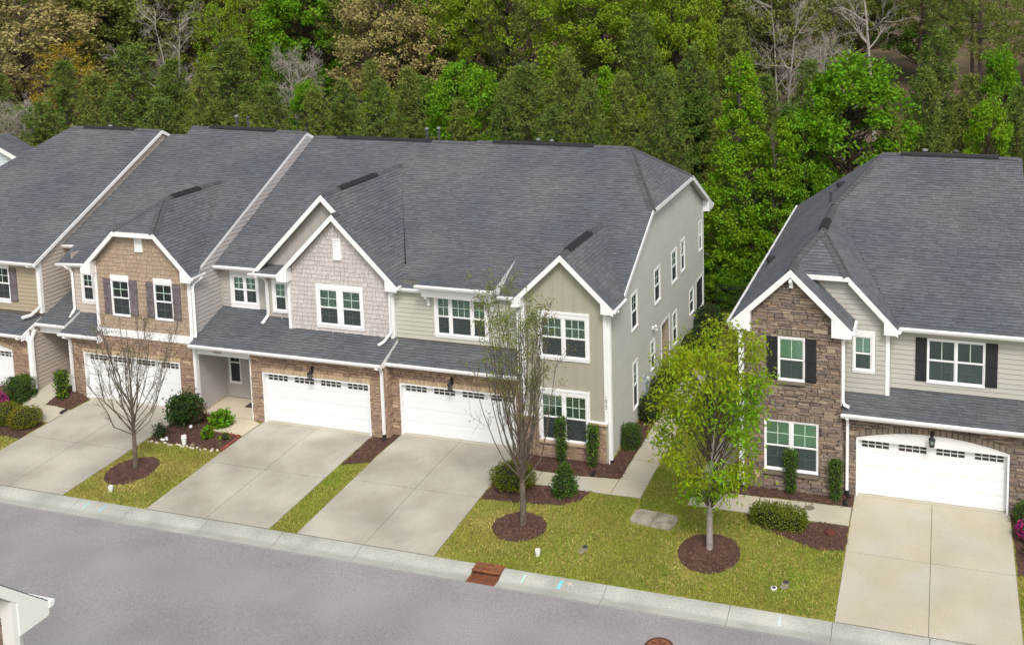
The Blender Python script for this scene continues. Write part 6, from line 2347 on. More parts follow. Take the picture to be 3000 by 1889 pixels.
def broad_meshes(seed, h, w, shape='round', base=0.2, clumps=120, per=85, leaf=0.15, clump_r=0.55, bark=None, m=None, hollow=0.45, trunk_r=0.16, lw=0.33):
    """leafy tree: limbs to clump centres spread through the crown, leaves round each"""
    rs = np.random.RandomState(seed)
    t = Geo()
    zc = np.linspace(-0.3, h * 0.96, 7)
    off = np.cumsum(rs.normal(size=(7, 2)) * 0.012 * h, axis=0)
    off[0] = 0
    t.tube([(off[i, 0], off[i, 1], zc[i]) for i in range(7)], [trunk_r * (1 - 0.9 * i / 6) + 0.012 for i in range(7)], n=7)
    C = []
    tries = 0
    while len(C) < clumps and tries < clumps * 60:
        tries += 1
        f = rs.rand()
        if shape == 'round':
            R = math.sqrt(max(0, 1 - (2 * f - 0.95) ** 2 / 1.12))
        elif shape == 'pyramid':
            R = (1 - f) ** 0.8 * 0.98 + 0.04
            if f < 0.12: R *= 0.6 + f / 0.3
        else:
            R = math.sqrt(max(0, 1 - (2 * f - 0.8) ** 2 / 1.5))
        if rs.rand() > (0.25 + R):
            continue
        rad = R * (hollow + (1 - hollow) * math.sqrt(rs.rand())) * w / 2
        a = rs.uniform(0, 6.283)
        lob = 1 + 0.16 * math.sin(3 * a + seed) + 0.1 * math.sin(5 * a + 7 * f + seed)
        C.append((rad * lob * math.cos(a), rad * lob * math.sin(a), h * (base + (1 - base) * f)))
    C = np.array(C)
    for c in C:
        zt = max(0.12 * h, c[2] - math.hypot(c[0], c[1]) * rs.uniform(0.5, 1.0) - 0.4)
        k = np.interp(zt, zc, np.arange(7))
        i0 = int(min(5, k))
        o2 = off[i0] + (off[i0 + 1] - off[i0]) * (k - i0)
        p0 = np.array((o2[0], o2[1], zt))
        mid = p0 + (c - p0) * 0.5 + np.array((0, 0, -0.08)) * h * 0.1 + rs.normal(size=3) * 0.12
        t.tube([p0, mid, c], [0.05 * trunk_r / 0.16, 0.03 * trunk_r / 0.16, 0.008], n=3, cap=False)
    n = len(C) * per
    P = np.repeat(C, per, axis=0)
    cr = np.repeat(rs.uniform(0.6, 1.25, len(C)) * clump_r, per)
    P = P + unit(rs, n) * (cr * rs.rand(n) ** 0.45)[:, None] * np.array((1, 1, 0.72))
    V = leaf_quads(P, rs.uniform(0.7, 1.25, n) * leaf, rs.uniform(0.8, 1.2, n) * leaf * lw, rs, 0.25)
    return t.mesh('trunk', bark or BARK), make_mesh('crown', V, [m or LEAF_BRIGHT])


def twig_tree(t, rs, p, d, L, r, depth, up=0.25, wild=0.35, ends=None):
    """bare limb with side shoots"""
    n = 4
    pts, rad = [np.array(p)], [r]
    q = np.array(p)
    for i in range(n):
        d = d + rs.normal(size=3) * wild * 0.4 + np.array((0, 0, up * 0.2))
        d = d / np.linalg.norm(d)
        q = q + d * L / n
        pts.append(q.copy())
        rad.append(r * (1 - 0.75 * (i + 1) / n) + 0.003)
    t.tube(pts, rad, n=5 if depth > 2 else 3, cap=False)
    if ends is not None:
        ends.append(pts[-1])
    if depth > 0:
        k = rs.randint(3, 6)
        for i in range(k):
            s = rs.uniform(0.3, 1.0)
            j = min(n - 1, int(s * n))
            base = pts[j] + (pts[j + 1] - pts[j]) * (s * n - j)
            a = rs.normal(size=3)
            nd = d * 0.75 + a * wild * 1.5
            nd /= np.linalg.norm(nd)
            twig_tree(t, rs, base, nd, L * rs.uniform(0.4, 0.65), max(0.004, rad[j] * 0.55), depth - 1, up, wild, ends)


def bare_mesh(seed, h, w, bark, fork=0.3, stems=1):
    rs = np.random.RandomState(seed)
    t = Geo()
    for s in range(stems):
        lean = rs.uniform(-0.12, 0.12, 2)
        pts = [(0, 0, -0.3), (lean[0] * h * .3, lean[1] * h * .3, h * .4), (lean[0] * h * .6, lean[1] * h * .6, h * .75), (lean[0] * h, lean[1] * h, h)]
        r0 = 0.013 * h / (1 + 0.3 * (stems - 1))
        t.tube(pts, [r0, r0 * 0.75, r0 * 0.4, 0.01], n=7)
        for i in range(17):
            f = rs.uniform(fork, 0.97)
            k = f * 3
            j = min(2, int(k))
            p = np.array(pts[j]) + (np.array(pts[j + 1]) - np.array(pts[j])) * (k - j)
            a = rs.uniform(0, 6.28)
            d = np.array((math.cos(a), math.sin(a), rs.uniform(0.15, 0.9)))
            d /= np.linalg.norm(d)
            twig_tree(t, rs, p, d, w * 0.5 * rs.uniform(0.6, 1.1) * (1.15 - 0.5 * f), r0 * 0.36, 3, 0.3, 0.4)
    return t.mesh('trunk', bark)


PROTO = {}


def proto(key, make):
    if key not in PROTO:
        PROTO[key] = make()
    return PROTO[key]


def plant_tree(name, meshes, x, y, z, sx, sz, label, cat='tree', group=None, rot=None, crown_mat=None):
    """thing > trunk, crown; meshes are shared between trees of a kind"""
    t = thing(name, label, cat, (x, y, z), group)
    t.rotation_euler = (0, 0, rot if rot is not None else random.uniform(0, 6.28))
    t.scale = (sx, sx, sz)
    for nm, me in zip(('trunk', 'crown'), meshes):
        if me is None:
            continue
        o = bpy.data.objects.new(nm, me)
        COL.objects.link(o)
        o.parent = t
        if nm == 'crown' and crown_mat is not None:
            o.material_slots[0].link = 'OBJECT'
            o.material_slots[0].material = crown_mat
    return t


PINES = [pine_meshes(s, 12.0, 4.4, 0.10) for s in (1, 2, 3, 4, 5)]
TALLP = [pine_meshes(s, 20.0, 8.0, 0.45, 0.25, 1.0) for s in (11, 12)]
ROUND = [broad_meshes(21, 12, 5.2, 'round', 0.06, 300, 105, 0.18, 0.62, BARKD), broad_meshes(22, 12, 5.0, 'round', 0.08, 260, 100, 0.18, 0.6, BARKD), broad_meshes(23, 12, 4.6, 'oval', 0.08, 230, 95, 0.17, 0.56, BARKD)]
PYR = [broad_meshes(31, 13.4, 5.6, 'pyramid', 0.06, 400, 90, 0.17, 0.5, BARK, LEAF_YG, 0.3, 0.13), broad_meshes(32, 12, 3.6, 'pyramid', 0.08, 220, 80, 0.16, 0.46, BARKD, LEAF_YG, 0.3, 0.1)]
TALLB = [broad_meshes(41, 18, 9, 'round', 0.25, 250, 95, 0.26, 0.85, BARKD, LEAF_LIME, 0.35, 0.22), broad_meshes(42, 18, 8.5, 'oval', 0.22, 220, 90, 0.26, 0.8, BARKD, LEAF_LIME, 0.3, 0.2),
         broad_meshes(43, 18, 9, 'oval', 0.25, 130, 70, 0.22, 0.75, BARKD, LEAF_LIME, 0.2, 0.25)]
BAREM = [bare_mesh(51, 17, 8, BARKPALE), bare_mesh(52, 16, 7, BARKPALE, 0.25, 2), bare_mesh(53, 9, 4, BARKPALE, 0.1, 4)]

# x, y, height, width, and what tells each one apart
PINE_AT = [
    (-34.7, 25, 12.2, 4.6, 'pine tree at the far left above the pale blue house roof'),
    (-29.7, 23, 11.7, 4.6, 'pine tree left of the tall pine above the leftmost roof ridge'),
    (-30.7, 27, 13.5, 6.3, 'broad tall pine standing above the leftmost roof, in front of the leaning trunk'),
    (-25.0, 25, 12.6, 4.5, 'narrow pine behind the leftmost roof between two broader pines'),
    (-20.9, 23, 12.0, 4.0, 'narrow pine rising behind the firewall of the leftmost roof'),
    (-20.9, 26, 13.7, 6.3, 'broadest pine of the row, above the twin pipes of the tan shake house'),
    (-15.7, 23, 11.2, 3.9, 'pine right of the twin pipes of the tan shake house'),
    (-11.7, 22, 11.2, 3.7, 'short pine below the tan blossoming tree'),
    (-10.8, 24, 11.4, 3.8, 'pine just right of the tan blossoming tree'),
    (-7.2, 22, 11.5, 4.0, 'olive pine behind the ridge vent of the grey shake house'),
    (-7.3, 26, 11.8, 3.7, 'darker pine left of the bright round tree over the grey house'),
    (0.8, 23, 11.5, 3.4, 'pine just right of the bright round tree over the twin pipes'),
    (1.6, 25, 12.5, 4.5, 'broad pine with many pale shoots behind the sage house ridge'),
    (3.5, 27, 13.1, 4.1, 'tall pine behind the middle of the sage house ridge'),
    (6.9, 22, 11.7, 3.5, 'pine behind the right end of the sage house ridge'),
    (7.1, 32, 14.8, 4.9, 'rounded tall pine far behind the sage house ridge end'),
    (8.3, 24, 12.1, 3.8, 'pine above the clipped roof end of the sage house'),
    (11.2, 23, 12.4, 3.8, 'dark pine directly left of the tall pyramid shaped green tree'),
    (10.9, 32, 12.9, 4.6, 'pine behind and left of the pyramid shaped green tree top'),
    (12.9, 34, 14.2, 5.1, 'bluish broad pine above and behind the pyramid tree'),
    (15.9, 30, 11.3, 3.9, 'pine right of the pyramid tree top'),
    (18.3, 32, 12.2, 3.9, 'dark pine between the pyramid tree and the big round tree'),
    (20.3, 28, 11.4, 3.6, 'short dark pine at the left shoulder of the big round tree'),
    (26.1, 36, 14.0, 5.1, 'large dense pine below the tall trunks at the upper right'),
    (26.0, 24, 12.5, 3.6, 'pine with tan shoots behind the pipes of the stone house'),
    (28.2, 28, 11.9, 3.7, 'pine right of the tan shooted pine over the stone house'),
    (30.6, 25, 11.7, 3.1, 'pine at the right edge above the stone house ridge'),
    (-37.9, 24, 9.1, 5.0, 'low pine at the left edge over the pale blue house'),
    (-16.2, 21, 10.1, 3.8, 'low pine touching the right end of the tan house ridge'),
    (-26.7, 21, 10.5, 4.7, 'low wide pine over the leftmost ridge vent'),
    (-22.9, 21, 10.2, 4.5, 'low pine over the notch between the two left roofs'),
    (-1.1, 21, 10.7, 3.3, 'low pine half hidden behind the twin pipes of the grey house'),
    (4.9, 21, 10.8, 3.6, 'low pine over the twin short pipes of the sage house'),
    (-32.5, 21, 9.9, 4.4, 'low pine beside the bare shrub at the left edge'),
    (24.3, 21, 10.6, 2.6, 'small pine over the left end of the stone house ridge'),
]
rt = random.Random(8)
for i, (x, y, h, w, lb) in enumerate(PINE_AT):
    plant_tree('pine_tree', PINES[i % 5], x, y, terrain_z(x, y) - 0.1, w / 4.4 * 1.18, h / 12.0, lb, 'tree', 'pine trees behind the houses', rt.uniform(0, 6.28), PINE_B if i % 3 == 1 else None)

for i, (x, y, h, w, lb, c) in enumerate([
    (-1.8, 23, 12.6, 4.5, 'bright green round tree behind the twin pipes of the grey house', LEAF_BRIGHT),
    (-14.6, 25, 11.0, 2.9, 'small bright green tree just left of the tan blossoming tree base', LEAF_BRIGHT),
    (22.1, 22, 13.5, 5.8, 'big dense bright green round tree behind the stone house hip', LEAF_BRIGHT),
    (19.8, 20.5, 10.5, 3.6, 'bright green tree in the gap just left of the stone house roof', LEAF_BRIGHT),
    (29.1, 20.5, 11.5, 2.8, 'bright yellow green tree right of the pine over the stone house ridge', LEAF_YG),
    (29.8, 28, 13.5, 3.1, 'green broadleaf tree at the right edge below the tall trunks', LEAF_BRIGHT),
    (18.6, 24, 10.5, 2.9, 'shaded green tree behind the gap between the houses', LEAF_DEEP)]):
    plant_tree('broadleaf_tree', ROUND[(0, 2, 1, 2, 2, 2, 2)[i]], x, y, terrain_z(x, y) - 0.1, w / 5.0 * 1.1, h / 12.0, lb, 'tree', 'bright spring trees behind the houses', rt.uniform(0, 6.28), c)
plant_tree('pyramid_tree', PYR[0], 16.2, 20.5, 0, 1.0, 1.0, 'tall pyramid shaped fresh green tree with pale trunk between the two buildings', 'tree', None, 1.0)
plant_tree('pyramid_tree', PYR[1], 6.4, 26, 0, 0.9, 12.2 / 12, 'thin airy green tree standing among pines behind the sage ridge', 'tree', None, 2.0)
plant_tree('pyramid_tree', PYR[1], 18.5, 19.4, 0, 0.95, 10.3 / 12, 'short fresh green tree at the right side of the tall pyramid tree', 'tree', None, 3.0)
for i, (x, y, h, w, lb, c) in enumerate([
    (-26.9, 44, 19, 8.7, 'tall vivid green tree left of the tan blossoming tree', LEAF_BRIGHT),
    (-17.6, 47, 19, 9.7, 'tall yellow green tree right of the tan blossoming tree', LEAF_LIME),
    (-7.8, 44, 19, 8.3, 'tall lime green airy tree at the top middle', LEAF_LIME),
    (7.7, 40, 17, 6.0, 'airy lime tree with thin limbs at the top, right of middle', LEAF_LIME),
    (-15.1, 52, 18, 8.0, 'deep green tall tree behind the yellow green trees', LEAF_DEEP),
    (-33.1, 40, 15, 5.4, 'olive yellow tree behind the broad pine of the left row', LEAF_LIME),
    (-17.5, 41, 16.5, 8.0, 'tan blossoming oak at the top left of middle', LEAF_TAN),
    (-49.0, 35, 18, 12.0, 'large tan olive oak filling the top left corner', LEAF_TAN),
    (-41.6, 32, 13.3, 5.7, 'golden orange tree beside the top left oak', LEAF_GOLD),
    (-52.8, 48, 19, 12.0, 'olive tree behind the top left oak', LEAF_OLIVE),
    (-43.1, 44, 20, 11.0, 'light olive tree behind the golden tree', LEAF_OLIVE),
    (-40.1, 50, 20, 11.1, 'olive tree behind the leaning trunk', LEAF_OLIVE),
    (-34.5, 54, 20, 9.6, 'dark olive tree left of the vivid green tall tree', LEAF_DEEP),
    (-3.7, 54, 19, 8.0, 'dark olive tree behind the lime airy tree', LEAF_OLIVE),
    (-25.6, 38, 11.5, 5.0, 'dull green tree below the vivid green tall tree', LEAF_DEEP)]):
    k = i % 3
    plant_tree('oak_tree' if c in (LEAF_TAN, LEAF_OLIVE) else 'broadleaf_tree', TALLB[k], x, y, terrain_z(x, y) - 0.2, w / 9 * 1.1, h / 18.0, lb, 'tree', 'tall trees of the wood', rt.uniform(0, 6.28), c)
for i, (x, y, h, w, lb) in enumerate([
    (24.6, 60, 19, 7.4, 'tall pine with high crown at the top right'), (29.1, 56, 19, 6.9, 'second tall high crowned pine at the top right'),
    (31.6, 52, 18, 6.0, 'tall dark trunked pine in the top right corner'), (16.4, 64, 19, 7.4, 'tall pine behind the bare trees at the top right'),
    (1.9, 52, 20, 9.0, 'tall olive pine with dark trunk at the top right of middle'), (7.5, 57, 19, 8.5, 'tall pine beside the airy lime tree at the top')]):
    plant_tree('pine_tree', TALLP[i % 2], x, y, terrain_z(x, y) - 0.2, w / 8 * 1.1, h / 20, lb, 'tree', 'tall pines of the wood', rt.uniform(0, 6.28), PINE_B)
plant_tree('bare_tree', (BAREM[0], None), 22.0, 44, terrain_z(22, 44), 0.95, 1.0, 'tall bare grey tree with broken limbs above the big round tree', 'tree')
plant_tree('bare_tree', (BAREM[1], None), 15.3, 40, terrain_z(15, 40), 0.8, 0.95, 'forked bare tree left of the tall bare grey tree', 'tree')
plant_tree('bare_tree', (BAREM[1], None), -35.4, 37, terrain_z(-36, 37), 0.8, 0.9, 'bare curving trunk above the broad pine of the left row', 'tree')
plant_tree('bare_tree', (BAREM[2], None), -18.5, 30, terrain_z(-18, 30), 1.0, 1.3, 'dead branchy tree in the dark hollow left of the tan blossoming tree', 'tree')
plant_tree('bare_tree', (BAREM[2], None), -35.4, 20.5, 0, 1.0, 1.0, 'bare twiggy shrub at the left edge beside the pale blue house', 'tree')
plant_tree('bare_tree', (BAREM[2], None), 19.0, 36, terrain_z(19, 36), 1.2, 1.35, 'leaning bare branches left of the tall bare grey tree foot', 'tree')
ln = bpy.data.objects[plant_tree('fallen_tree', (BAREM[0], None), -32.5, 36, 6.2, 0.28, 0.5, 'broken brown trunk leaning over behind the broad pine', 'tree').name]
ln.rotation_euler = (0.0, -0.9, 0.3)

# the wood behind: trees that merge with their neighbours
k = 0
for row, (yy, step) in enumerate(((46, 7.5), (58, 8.0), (72, 9.0), (90, 11))):
    x = -75 - row * 12
    while x < 75 + row * 12:
        xx = x + rt.uniform(-2.5, 2.5)
        y2 = yy + rt.uniform(-4, 4)
        u = (xx - 26.8) / (y2 + 34.7)
        sparse = -0.13 < u < 0.09 and row < 2
        if not sparse or rt.random() < 0.25:
            c = rt.choice((LEAF_OLIVE, LEAF_LIME, LEAF_DEEP, LEAF_LIME, LEAF_OLIVE, LEAF_OLIVE, LEAF_DEEP))
            kind = rt.random()
            if kind < 0.2 or sparse:
                plant_tree('pine_tree', TALLP[k % 2], xx, y2, terrain_z(xx, y2) - 0.3, rt.uniform(0.85, 1.1), rt.uniform(0.85, 1.1), 'high crowned pine lost among other trees deep in the wood', 'tree', 'deep wood pines', rt.uniform(0, 6.28), PINE_B)
            else:
                plant_tree('broadleaf_tree', TALLB[k % 3], xx, y2, terrain_z(xx, y2) - 0.3, rt.uniform(0.85, 1.15), rt.uniform(0.8, 1.05), 'dull leafy tree lost among other trees deep in the wood', 'tree', 'deep wood leafy trees', rt.uniform(0, 6.28), c)
            k += 1
        x += step
# young growth that fills the edge of the wood
for i in range(46):
    xx = -46 + 82 * i / 45 + rt.uniform(-1, 1)
    y2 = rt.uniform(28, 38)
    if -0.12 < (xx - 26.8) / (y2 + 34.7) < 0.0 and rt.random() < 0.6:
        continue
    if rt.random() < 0.5:
        plant_tree('pine_tree', PINES[i % 5], xx, y2, terrain_z(xx, y2) - 0.2, rt.uniform(0.85, 1.15), rt.uniform(0.68, 0.95), 'young pine hidden behind the front pines at the edge of the wood', 'tree', 'young pines of the wood edge', rt.uniform(0, 6.28), PINE_B if rt.random() < 0.5 else None)
    else:
        plant_tree('broadleaf_tree', ROUND[i % 3], xx, y2, terrain_z(xx, y2) - 0.2, rt.uniform(0.7, 1.0), rt.uniform(0.55, 0.85), 'young leafy tree behind the front pines at the edge of the wood', 'tree', 'young leafy trees of the wood edge', rt.uniform(0, 6.28), rt.choice((LEAF_OLIVE, LEAF_DEEP, LEAF_LIME)))
for i in range(16):
    xx = 13 + 0.85 * i + rt.uniform(-.4, .4)
    y2 = rt.uniform(18.4, 20.5)
    plant_tree('undergrowth_bush', ROUND[i % 3], xx, y2, -0.9, 0.42, rt.uniform(0.2, 0.34), 'leafy bush in the undergrowth behind the black fence', 'bush', 'undergrowth bushes behind the fence', rt.uniform(0, 6.28), rt.choice((LEAF_DEEP, LEAF_BRIGHT, LEAF_DEEP)))


BARKMID = mat('bark_brown_grey', (0.125, 0.10, 0.078), 0.95, var=0.25, nscale=7, fine=0.3, fscale=30)


# ---- young street trees
def street_tree(name, label, x, y, fork, h, spread, n, seed, bark, leaf_p, leaf_m, leaf_size, bend=0.55, r=0.085):
    rs = np.random.RandomState(seed)
    th = thing(name, label, 'tree', (x, y, hz(y)))
    t = Geo()
    t.tube([(0, 0, -0.1), (0.02, 0, fork * 0.5), (0.0, 0.03, fork), (0.03, 0.02, fork + (h - fork) * 0.4), (0.05, 0, h * 0.92)], [r * 1.15, r, r * 0.85, r * 0.42, 0.01], n=8)
    to = t.obj('trunk', bark)
    to.parent = th
    b = Geo()
    ends = []
    for i in range(n):
        f = (i + 0.5) / n
        z0 = fork * 0.95 + (h - fork) * 0.30 * f ** 1.5
        a = i * 2.4 + rs.uniform(-.3, .3)
        out = spread * rs.uniform(0.55, 1.0) * (1 - 0.55 * f)
        ztop = z0 + (h - z0) * rs.uniform(0.55, 0.97)
        d = np.array((math.cos(a), math.sin(a), 0))
        p0 = np.array((0, 0, z0))
        pts = [p0]
        for s in (0.2, 0.4, 0.6, 0.8, 1.0):
            rr = out * (s ** bend)
            pts.append(p0 + d * rr + np.array((0, 0, (ztop - z0) * s)) + rs.normal(size=3) * 0.05)
        r0 = r * rs.uniform(0.2, 0.32)
        b.tube(pts, [r0 * (1 - 0.16 * k) for k in range(6)], n=4, cap=False)
        for j in range(rs.randint(6, 10)):
            s = rs.uniform(0.25, 1.0) * 5
            k = min(4, int(s))
            q = pts[k] + (pts[k + 1] - pts[k]) * (s - k)
            dd = (pts[k + 1] - pts[k])
            dd = dd / np.linalg.norm(dd) + rs.normal(size=3) * 0.35
            twig_tree(b, rs, q, dd / np.linalg.norm(dd), rs.uniform(0.35, 0.9), 0.006, 1, 0.35, 0.28, ends)
        ends.append(pts[-1])
    bo = b.obj('branch', bark)
    bo['kind'] = 'stuff'
    bo.parent = th
    E = np.array(ends)
    P = []
    for e in E:
        k = rs.poisson(leaf_p(e, h))
        if k:
            P.append(e + rs.normal(size=(k, 3)) * 0.09)
    if P:
        P = np.concatenate(P)
        V = leaf_quads(P, rs.uniform(0.6, 1.2, len(P)) * leaf_size, rs.uniform(0.8, 1.2, len(P)) * leaf_size * 0.3, rs, 0.1)
        c = quads('crown', V, leaf_m, parent=th)
    return th


street_tree('pear_tree', 'nearly bare young tree in the lawn strip left of the middle driveway', -2.55, -4.4, 1.35, 6.0, 2.0, 26, 3, BARKMID,
            lambda e, h: 0.9 if e[2] > h * 0.72 else 0.35, leafm('leaf_bud', (0.17, 0.17, 0.05), (0.12, 0.13, 0.03)), 0.075)
street_tree('pear_tree', 'upright young tree just leafing out at the top, before the sage house', 13.36, -4.31, 1.5, 8.3, 1.85, 34, 7, BARKMID,
            lambda e, h: 12 if (e[2] > h * 0.83 and e[0] < 0.6) else (3.2 if e[2] > h * 0.55 else 1.2), leafm('leaf_bud_green', (0.19, 0.23, 0.04), (0.14, 0.17, 0.03)), 0.075, 0.5, 0.1)


def leafy_street_tree():
    rs = np.random.RandomState(17)
    x, y = 19.78, -4.1
    th = thing('elm_tree', 'young tree in yellow green leaf between the two buildings, in a mulch ring', 'tree', (x, y, hz(y)))
    t = Geo()
    t.tube([(0, 0, -0.1), (0.01, 0, 0.8), (0.02, 0.0, 1.5), (0.1, 0, 3.0), (0.2, 0, 4.4), (0.3, 0, 6.2)], [0.115, 0.1, 0.095, 0.06, 0.035, 0.01], n=9)
    t.obj('trunk', mat('bark_lacy', (0.29, 0.265, 0.24), 0.95, var=0.25, nscale=8, fine=0.25, fscale=40)).parent = th
    b = Geo()
    P, Pm = [], []
    # clumps (dx, dz, r, green): from the crown's outline
    C = []
    for i in range(125):
        f = rs.rand()
        z = 1.9 + 5.25 * f
        R = 1.72 * math.sqrt(max(0.02, 1 - ((f - 0.6) / 0.72) ** 2)) * (0.62 if f < 0.16 else 1)
        a = rs.uniform(0, 6.283)
        rad = R * (0.35 + 0.65 * math.sqrt(rs.rand()))
        dx = 0.1 + rad * math.cos(a)
        # hollows of the real crown
        if -0.9 < dx < 0.5 and 2.4 < z < 4.1 and rs.rand() < 0.75:
            continue
        if dx < -0.9 and z > 6.4:
            continue
        C.append((dx, rad * math.sin(a), z))
    C = np.array(C)
    for c in C:
        zt = max(1.35, min(4.6, c[2] - 0.7 - 0.75 * math.hypot(c[0], c[1])))
        p0 = np.array((0.03 + 0.05 * (zt - 1.5), 0, zt))
        mid = p0 + (c - p0) * 0.5 + np.array((0, 0, 0.18)) + rs.normal(size=3) * 0.08
        b.tube([p0, mid, c], [0.026, 0.015, 0.004], n=4, cap=False)
        green = (c[0] > 0.2 and c[2] > 3.2 and c[2] < 6.2 and rs.rand() < 0.8) or (c[2] < 2.6 and rs.rand() < 0.5) or rs.rand() < 0.12
        k = int(rs.uniform(60, 120))
        q = c + rs.normal(size=(k, 3)) * (0.23, 0.23, 0.19)
        P.append(q)
        Pm.append(np.full(k, 1.0 if green else 0.0))
    bo = b.obj('branch', BARKD); bo['kind'] = 'stuff'; bo.parent = th
    P = np.concatenate(P)
    n = len(P)
    V = leaf_quads(P, rs.uniform(0.12, 0.21, n), rs.uniform(0.024, 0.04, n), rs, 0.75)
    quads('crown', V, None, parent=th, mats=[LEAF_YEL, LEAF_YG], midx=np.concatenate(Pm))


leafy_street_tree()


# ---- shrubs
def shrub(name, label, x, y, rx, ry, h, shape, m, n=1500, leaf=0.07, seed=1, z=None, group=None, cat='shrub', extra=None, rot=0.0, fuzz=0.05):
    rs = np.random.RandomState(seed)
    z0 = hz(y) if z is None else z
    th = thing(name, label, cat, (x, y, z0), group)
    th.rotation_euler = (0, 0, rot)

    def surf(k, scale=1.0):
        d = unit(rs, k)
        a = np.arctan2(d[:, 1], d[:, 0])
        if shape == 'ball':
            q = d.copy()
            q[:, 2] = q[:, 2] * 0.5 + 0.5
            q[:, :2] *= (1 + 0.10 * np.clip(0.6 - q[:, 2:3], 0, 1))
        elif shape in ('cyl', 'box'):
            f = rs.rand(k)
            top = rs.rand(k) < 0.3
            r = np.where(top, np.sqrt(rs.rand(k)), 1.0)
            if shape == 'box':
                sq = 1.0 / np.maximum(np.abs(np.cos(a)), np.abs(np.sin(a))) ** 0.75
                r = r * sq * 0.93
            zz = np.where(top, 1.0 - 0.10 * r ** 4, f * 0.97)
            q = np.stack([r * np.cos(a), r * np.sin(a), zz], 1)
        elif shape == 'cone':
            f = rs.rand(k) ** 1.2
            r = np.sin(np.pi * (0.18 + 0.82 * f) ** 0.8) ** 0.75 * (1 - 0.35 * f) + 0.05
            q = np.stack([r * np.cos(a), r * np.sin(a), f], 1)
        elif shape == 'wedge':      # narrow column that tapers to its foot
            f = rs.rand(k)
            top = rs.rand(k) < 0.12
            r = (0.55 + 0.45 * np.minimum(1, f * 1.6))
            r = np.where(top, r * np.sqrt(rs.rand(k)), r)
            zz = np.where(top, 1.0, f)
            q = np.stack([r * np.cos(a), r * np.sin(a), zz], 1)
        lob = 1 + 0.06 * np.sin(3 * a + seed) * np.sin(q[:, 2] * 5 + seed) + 0.04 * np.sin(7 * a + 2 * seed)
        q[:, :2] *= lob[:, None] * scale
        return q * (rx, ry, h)

    P = surf(n) + rs.normal(size=(n, 3)) * fuzz
    P = P[P[:, 2] > 0.0]
    V = leaf_quads(P, rs.uniform(0.7, 1.3, len(P)) * leaf, rs.uniform(0.8, 1.2, len(P)) * leaf * 0.36, rs, -0.15)
    f = quads('foliage', V, m, parent=th)
    if extra:
        Q = surf(int(n * extra[1])) + rs.normal(size=(int(n * extra[1]), 3)) * fuzz * 0.6
        Q = Q[Q[:, 2] > h * 0.25]
        quads(extra[2], leaf_quads(Q, rs.uniform(0.7, 1.3, len(Q)) * leaf * 1.2, rs.uniform(0.8, 1.2, len(Q)) * leaf * 0.5, rs, -0.2), extra[0], parent=th)
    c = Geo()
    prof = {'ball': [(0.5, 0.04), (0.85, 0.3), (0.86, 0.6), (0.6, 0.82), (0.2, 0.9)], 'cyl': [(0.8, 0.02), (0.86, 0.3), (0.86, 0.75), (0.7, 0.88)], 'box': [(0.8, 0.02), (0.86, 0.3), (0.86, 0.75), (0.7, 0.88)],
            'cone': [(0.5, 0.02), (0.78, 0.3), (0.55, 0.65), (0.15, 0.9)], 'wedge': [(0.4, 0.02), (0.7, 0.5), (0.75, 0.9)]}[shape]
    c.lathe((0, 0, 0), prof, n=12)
    o = bpy.data.objects.new('stems', c.mesh('stems', CORE))  # solid dark core: the shade inside the foliage as colour, no real stems
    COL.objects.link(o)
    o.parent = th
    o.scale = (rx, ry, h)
    return th


shrub('boxwood', 'round olive green holly bush left of the leafing tree trunk', 12.1, -2.2, 0.78, 0.62, 0.85, 'ball', LEAF_HOLLY, 3600, 0.06, 1)
shrub('boxwood', 'cone shaped glossy green shrub in the mulch before the sage gable', 14.07, -2.2, 0.42, 0.42, 1.1, 'cone', LEAF_BOX, 2400, 0.07, 2)
shrub('hedge', 'low clipped rectangular hedge before the stone gable', 21.75, -2.3, 0.92, 0.36, 0.62, 'box', LEAF_HOLLY, 4200, 0.06, 3, rot=-0.05)
shrub('boxwood', 'clipped dark green boxwood nearest the front on the side bed', 15.33, 1.75, 0.36, 0.36, 0.82, 'cyl', LEAF_BOX, 2200, 0.055, 4, group='shrubs along the side wall')
shrub('boxwood', 'rounded dark boxwood under the meter boxes with pale sprigs', 15.4, 4.2, 0.48, 0.5, 1.05, 'ball', LEAF_DARK, 2400, 0.06, 5, group='shrubs along the side wall', extra=(LEAF_HOLLY, 0.06, 'sprigs'))
shrub('boxwood', 'dark shrub right of the meter boxes along the side wall', 15.35, 5.85, 0.42, 0.6, 1.15, 'ball', LEAF_DARK, 2200, 0.06, 6, group='shrubs along the side wall')
shrub('boxwood', 'dark shrub just left of the side door recess', 15.3, 7.3, 0.4, 0.5, 1.1, 'ball', LEAF_DARK, 1600, 0.06, 7, group='shrubs along the side wall')
shrub('viburnum', 'big dark leafy shrub by the screened porch at the back corner', 15.6, 14.2, 0.7, 1.0, 1.5, 'ball', LEAF_DARK, 3000, 0.09, 8, group='shrubs along the side wall')
shrub('viburnum', 'dark leafy shrub in the back bed nearer than the porch shrub', 15.8, 12.0, 0.65, 0.7, 1.2, 'ball', LEAF_DARK, 2400, 0.09, 9, group='shrubs along the side wall')
shrub('spirea', 'thin pale green wispy shrub against the far part of the side wall', 15.3, 10.9, 0.4, 0.4, 1.3, 'cone', LEAF_LIME, 700, 0.07, 10, fuzz=0.16)
